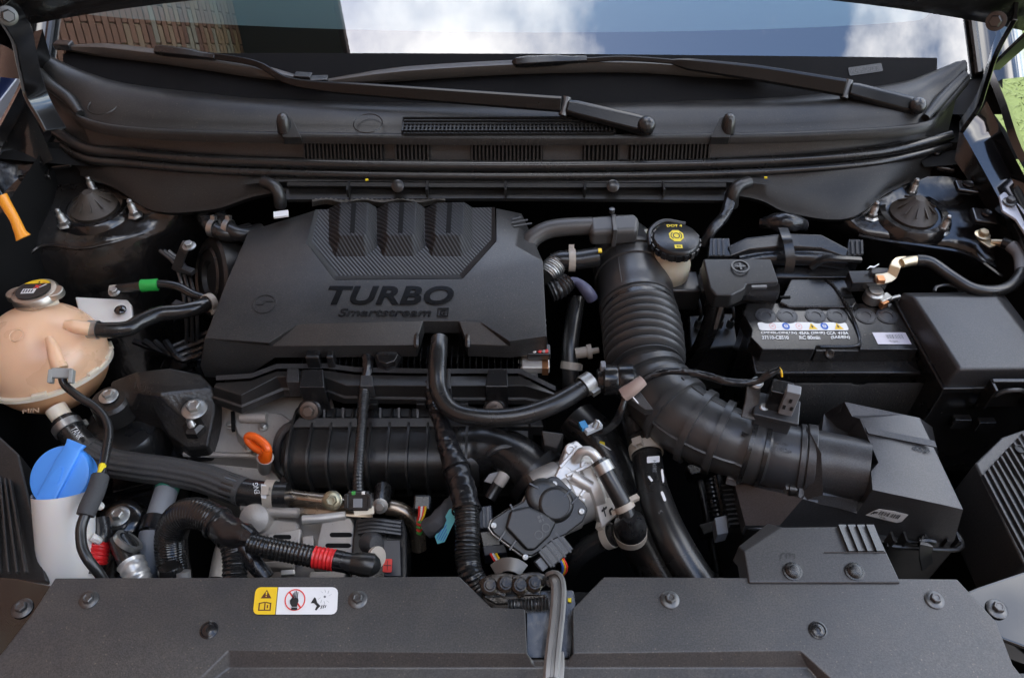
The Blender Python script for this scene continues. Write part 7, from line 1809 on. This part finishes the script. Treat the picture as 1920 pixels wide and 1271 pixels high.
# ================================================================== headlamp housings
for nm, lab, base, ribs in (('headlamp_housing', 'black ribbed headlamp housing at the right front corner',
        [(1828, 868, .815), (1880, 818, .82), (1990, 780, .82), (2080, 1000, .80), (1990, 1120, .795), (1918, 1055, .80)], ((1842, 890), (1905, 845), 11)),
        ('headlamp_housing', 'dark ribbed headlamp housing at the left front corner',
        [(-120, 820, .80), (-20, 800, .81), (35, 850, .805), (62, 960, .79), (90, 1090, .775), (-40, 1090, .775), (-120, 960, .78)], ((-60, 860), (40, 900), 9))):
    t = thing(nm, lab, 'headlamp', 'headlamp housings')
    bm = BM(); prism(bm, PL(base), .10); obj('housing', bm, PLG if base[0][0] > 900 else PLA, t, bevel=.003)
    (ua, va), (ub, vb), n = ribs
    for k in range(n):
        f = k / (n - 1)
        if ua > 900:
            a = P(1846 + 8 * k, 888 - 8.5 * k, .8225); b = P(1924 + 9.5 * k, 1055 - 9 * k, .806)
        else:
            a = P(-60 + 9 * k, 870 + 3 * k, .812); b = P(-70 + 16 * k, 1080, .784)
        bm = BM(); d = b - a
        box(bm, None, (d.length, .0030, .006), frame((a + b) / 2 + Vector((0, 0, .001)), Vector((0, -.08, 1)), d)); obj('cooling_rib', bm, PLG if ua > 900 else PLA, t, bevel=.0008)
    if ua > 900:
        p = P(1912, 842, .823); bm = BM(); lathe(bm, [(.0055, 0), (.0055, .0012), (.004, .0016), (.004, .0004), (0, .0004)], Matrix.Translation(p), n=20); obj('screw_hole', bm, BLK, t)

# radiator core and fan shroud behind the front cover
rs = thing('radiator', 'black radiator and fan shroud standing behind the front cover', 'radiator')
bm = BM(); box(bm, (0, P(960, 1095, .85).y + .0, .58), (1.0, .03, .44)); obj('core', bm, VOID, rs)

# ================================================================== front cover over the radiator
rcov = thing('radiator_cover', 'long grained black plastic cover across the front above the radiator', 'radiator cover')
V = dict(a0=(103, 1083, .85), a1=(862, 1080, .85), a2=(921, 1138, .85), a3=(985, 1141, .85), a4=(989, 1224, .85), a4b=(1000, 1236, .842), a5b=(1064, 1236, .842), a5=(1074, 1224, .85), a6=(1073, 1141, .85), a7=(1132, 1081, .85),
         a8=(1795, 1085, .85), a9=(1868, 1164, .85), a10=(1500, 1219, .85), a11=(430, 1219, .85), a12=(60, 1150, .85),
         b11=(430, 1251, .838), b10=(1516, 1251, .838), b4=(1000, 1251, .838), b5=(1064, 1251, .838), c11=(300, 1345, .838), c10=(1598, 1345, .838), f10=(1640, 1345, .848), d0=(-10, 1240, .838), d1=(-90, 1345, .832), e0=(1900, 1246, .8485), e1=(1980, 1345, .847))
F_ = [('a0', 'a1', 'a2', 'a3', 'a4', 'a11', 'a12'), ('a7', 'a8', 'a9', 'a10', 'a5', 'a6'), ('a4', 'a4b', 'b4', 'b11', 'a11'), ('a5', 'a10', 'b10', 'b5', 'a5b'), ('a4b', 'a5b', 'b5', 'b4'),
      ('b11', 'b4', 'b5', 'b10', 'c10', 'c11'), ('a12', 'a11', 'b11', 'c11', 'd1', 'd0'), ('a9', 'e0', 'e1', 'f10', 'a10'), ('a10', 'f10', 'c10', 'b10')]
RCM = mat('front_cover_plastic', (0.042, 0.042, 0.043), 0.34, grain=(820, .35, .0005), var=.18, dust=.12, rvar=.05)
bm = BM(); shell(bm, V, F_, skirt=.016); bmesh.ops.triangulate(bm, faces=[f for f in bm.faces if len(f.verts) > 4])
bmesh.ops.join_triangles(bm, faces=bm.faces[:], angle_face_threshold=0.05, angle_shape_threshold=3.1)
pn = obj('panel', bm, RCM, rcov, bevel=.0022, seg=3)
for u, v in ((167, 1124), (671, 1124), (1256, 1124), (1752, 1124)):
    p = P(u, v, .8505); bolt(rcov, p, px(10, p), 'flange', DKST)
for u in (392, 1533):
    p = P(u, 1181, .8502); r = px(17, p); bm = BM(); lathe(bm, [(r, 0), (r, .0010), (r * .85, .0016), (r * .80, .0006), (r * .72, .0012), (r * .3, .0018), (r * .25, .0006), (0, .0008)], frame(p, (0, -.05, 1)), n=30); obj('push_clip', bm, PLA2, rcov, smooth=40)
# bumper skin below
bm = BM(); prism(bm, PL([(-100, 1262, .822), (1980, 1262, .822), (1980, 1420, .80), (-100, 1420, .80)]), .02); obj('lower_skin', bm, RCM, rcov)
# warning sticker
st = thing('warning_sticker', 'white and yellow warning sticker on the front cover', 'sticker')
bl, br_, tl_ = P(474, 1152, .851), P(632, 1152, .851), P(480, 1101, .851)
decal('white_panel', [[(.275, 0), (.93, 0)] + [(.93 + .07 * math.sin(R(a)), .2 - .2 * math.cos(R(a))) for a in (30, 60, 90)] + [(1, .8)] + [(.93 + .07 * math.cos(R(a)), .8 + .2 * math.sin(R(a))) for a in (30, 60, 90)] + [(.275, 1)]], bl, br_, tl_, WHT, st, .0006, .0003)
decal('yellow_panel', [[(.265, 0), (.265, 1), (.06, 1)] + [(.06 - .06 * math.sin(R(a)), .8 + .2 * math.cos(R(a))) for a in (30, 60, 90)] + [(0, .2)] + [(.06 - .06 * math.cos(R(a)), .2 - .2 * math.sin(R(a))) for a in (30, 60, 90)]], bl, br_, tl_, YEL, st, .0006, .0003)
BRN = mat('dark_brown_print', (.10, .025, .01), .5)
decal('warning_triangle', [[(.075, .58), (.205, .58), (.14, .90)]], bl, br_, tl_, BRN, st, .0012)
decal('exclamation', [[(.134, .70), (.146, .70), (.149, .82), (.131, .82)], [(.134, .63), (.146, .63), (.146, .67), (.134, .67)]], bl, br_, tl_, YEL, st, .0015)
decal('book_symbol', [[(.06, .16), (.075, .16), (.075, .42), (.06, .42)], [(.195, .16), (.21, .16), (.21, .42), (.195, .42)], [(.06, .13), (.21, .13), (.21, .17), (.06, .17)], [(.075, .38), (.13, .42), (.13, .46), (.075, .42)], [(.14, .42), (.195, .38), (.195, .42), (.14, .46)], [(.128, .17), (.142, .17), (.142, .44), (.128, .44)], [(.16, .22), (.175, .22), (.175, .34), (.16, .34)]], bl, br_, tl_, BRN, st, .0012)
decal('prohibition_ring', ringq(.49, .52, .125, .40, .014, 36, asp=3.1), bl, br_, tl_, REDP, st, .0015)
decal('prohibition_bar', [[(.405, .80), (.42, .84), (.575, .24), (.56, .20)]], bl, br_, tl_, REDP, st, .0012)
hand = [[(.46, .26), (.52, .26), (.535, .48), (.525, .58), (.455, .58), (.445, .42), (.43, .50), (.435, .38)]]
for k, (x, t) in enumerate(((.460, .76), (.477, .82), (.495, .84), (.513, .80))): hand.append([(x - .006, .56), (x + .007, .56), (x + .012, t), (x + .002, t + .01)])
hand.append([(.452, .14), (.528, .14), (.525, .24), (.455, .24)])
decal('hand_symbol', hand, bl, br_, tl_, BLK, st, .0018)
decal('fan_symbol', [[(.68, .40), (.72, .62), (.735, .60), (.76, .42), (.80, .30), (.775, .22), (.755, .14), (.735, .16), (.755, .30), (.72, .40)], [(.80, .20), (.815, .34), (.825, .32), (.81, .19)], [(.825, .22), (.84, .36), (.85, .34), (.835, .21)], [(.85, .24), (.862, .34), (.87, .33), (.86, .23)]], bl, br_, tl_, BLK, st, .0012)
rays = [disc(.845, .64, .014, .045, 12)]
for k in range(10):
    a = R(k * 36 + 10); rays.append([(.845 + .05 * math.cos(a) - .002, .64 + .16 * math.sin(a)), (.845 + .05 * math.cos(a) + .002, .64 + .16 * math.sin(a)), (.845 + .085 * math.cos(a + .2) + .002, .64 + .27 * math.sin(a + .2)), (.845 + .085 * math.cos(a + .2) - .002, .64 + .27 * math.sin(a + .2))])
decal('ray_symbol', rays, bl, br_, tl_, GRYP, st, .0012)

# ================================================================== bonnet latch
lt_ = thing('bonnet_latch', 'greasy dark bonnet latch in the notch of the front cover', 'latch')
GRS = mat('greasy_steel', (.035, .03, .025), .22, metal=.6, grain=(90, .5, .003), var=.5, vscale=30, rvar=.12)
bm = BM(); prism(bm, PL([(900, 1108, .822), (1075, 1104, .822), (1082, 1130, .82), (1072, 1236, .80), (985, 1236, .80), (985, 1150, .815), (925, 1148, .815)]), .04); obj('latch_plate', bm, PAINT, lt_, bevel=.002)
for pts, w in (([(903, 1100, .846), (918, 1090, .850), (945, 1086, .852), (968, 1090, .852)], .012), ([(962, 1092, .853), (985, 1086, .854), (1008, 1084, .854), (1024, 1092, .85)], .012), ([(906, 1108, .840), (930, 1104, .844), (950, 1112, .842)], .010), ([(968, 1114, .842), (985, 1106, .845), (1014, 1108, .843)], .010)):
    bm = BM(); ribbon(bm, PL(pts), w, .005, (0, -.35, .95)); obj('claw', bm, GRS, lt_, bevel=.0015)
for q in ((918, 1098, .851), (948, 1094, .854), (975, 1097, .855), (1002, 1093, .856)):
    p = P(*q); bm = BM(); lathe(bm, [(.0085, -.006), (.0085, .001), (.006, .003), (.0045, .003), (.004, .006), (0, .0062)], frame(p, (.1, -.3, 1)), n=18); obj('pivot', bm, GRS, lt_, smooth=35)
bm = BM(); prism(bm, PL([(902, 1118, .832), (1025, 1112, .832), (1028, 1128, .828), (930, 1134, .828)]), .012); obj('latch_slot_plate', bm, GRS, lt_, bevel=.002)
bm = BM(); tube(bm, PL([(952, 1134, .836), (990, 1133, .836), (1028, 1132, .836)]), .0042, n=12, step=.0008, corr=(.0033, .0022)); obj('return_spring', bm, DKST, lt_)
bm = BM(); ribbon(bm, PL([(926, 1070, .828), (945, 1058, .836), (968, 1060, .838), (982, 1070, .834)]), .014, .003, (0, -.3, .95)); obj('striker_guide', bm, mat('worn_steel', (.14, .135, .125), .4, metal=.5, var=.3, vscale=40), lt_, bevel=.0008)
bm = BM(); box(bm, P(1068, 1125, .823), (.0035, .004, .002)); obj('paint_dab', bm, YEL2, lt_)
rl = thing('latch_release_arm', 'grey channelled bonnet release arm lying over the front cover', 'latch arm')
ap = PL([(1028, 1086, .852), (1040, 1082, .860), (1047, 1095, .864), (1047, 1130, .865), (1042, 1180, .866), (1037, 1225, .866), (1034, 1262, .865), (1033, 1300, .862)])
sm = catmull(ap, .004); bm = BM(); rings = []
for k, (p, _) in enumerate(sm):
    a = (sm[min(k + 1, len(sm) - 1)][0] - sm[max(k - 1, 0)][0]).normalized(); s = a.cross(Vector((0, -.2, 1))).normalized(); n_ = s.cross(a)
    w = .0072
    rings.append([p + s * x * w + n_ * h for x, h in ((-1, -.006), (-1, .001), (-.75, .003), (-.35, .003), (-.28, .0002), (.1, .0002), (.18, .003), (.7, .003), (1, .001), (1, -.006))])
grid(bm, rings, close=True, capends=True); obj('arm', bm, mat('galvanised_steel', (.20, .195, .185), .40, metal=.5, var=.2, vscale=40, dust=.1), rl, smooth=35)
bm = BM(); ribbon(bm, PL([(1050, 1222, .864), (1051, 1250, .864), (1048, 1290, .862)]), .007, .005, (0, -.3, 1)); obj('side_lug', bm, MATS['galvanised_steel'], rl, bevel=.001)
bm = BM(); lathe(bm, [(.009, -.004), (.009, .003), (.006, .005), (0, .005)], frame(P(1036, 1290, .868), (0, -.1, 1)), n=20); obj('pivot', bm, DKST, rl)

# blue and white board standing beyond the left wing
bd = thing('blue_sign_board', 'blue board with white border seen past the left wing', 'sign')
c = Vector((-1.02, 1.55, .62)); bm = BM(); box(bm, c, (.02, .5, .5)); obj('board', bm, mat('blue_board', (.01, .035, .16), .4), bd)
bm = BM(); box(bm, c + Vector((.012, 0, -.05)), (.004, .36, .30)); obj('white_panel', bm, WHT, bd)
bm = BM(); box(bm, c + Vector((0, 0, -.45)), (.02, .04, .42)); obj('post', bm, DKST, bd)
# ------------------------------------------------------------------ put every thing's origin at its base
bpy.context.view_layer.update()
def _desc(o):
    out = []
    for c in o.children: out.append(c); out += _desc(c)
    return out
for o in [o for o in bpy.data.objects if o.parent is None]:
    if o.type == 'EMPTY':
        pts = [c.matrix_world @ Vector(b) for c in _desc(o) if c.type == 'MESH' for b in c.bound_box]
    elif o.type == 'MESH' and o.data.users == 1 and not o.get('kind'):
        pts = [o.matrix_world @ Vector(b) for b in o.bound_box]
    else: continue
    if not pts: continue
    L = Vector(((min(p.x for p in pts) + max(p.x for p in pts)) / 2, (min(p.y for p in pts) + max(p.y for p in pts)) / 2, min(p.z for p in pts)))
    if o.type == 'EMPTY':
        o.location = L
        for c in o.children:
            m = c.matrix_local.copy(); m.translation -= L; c.matrix_local = m
    else:
        o.data.transform(Matrix.Translation(-L)); o.location = o.location + L
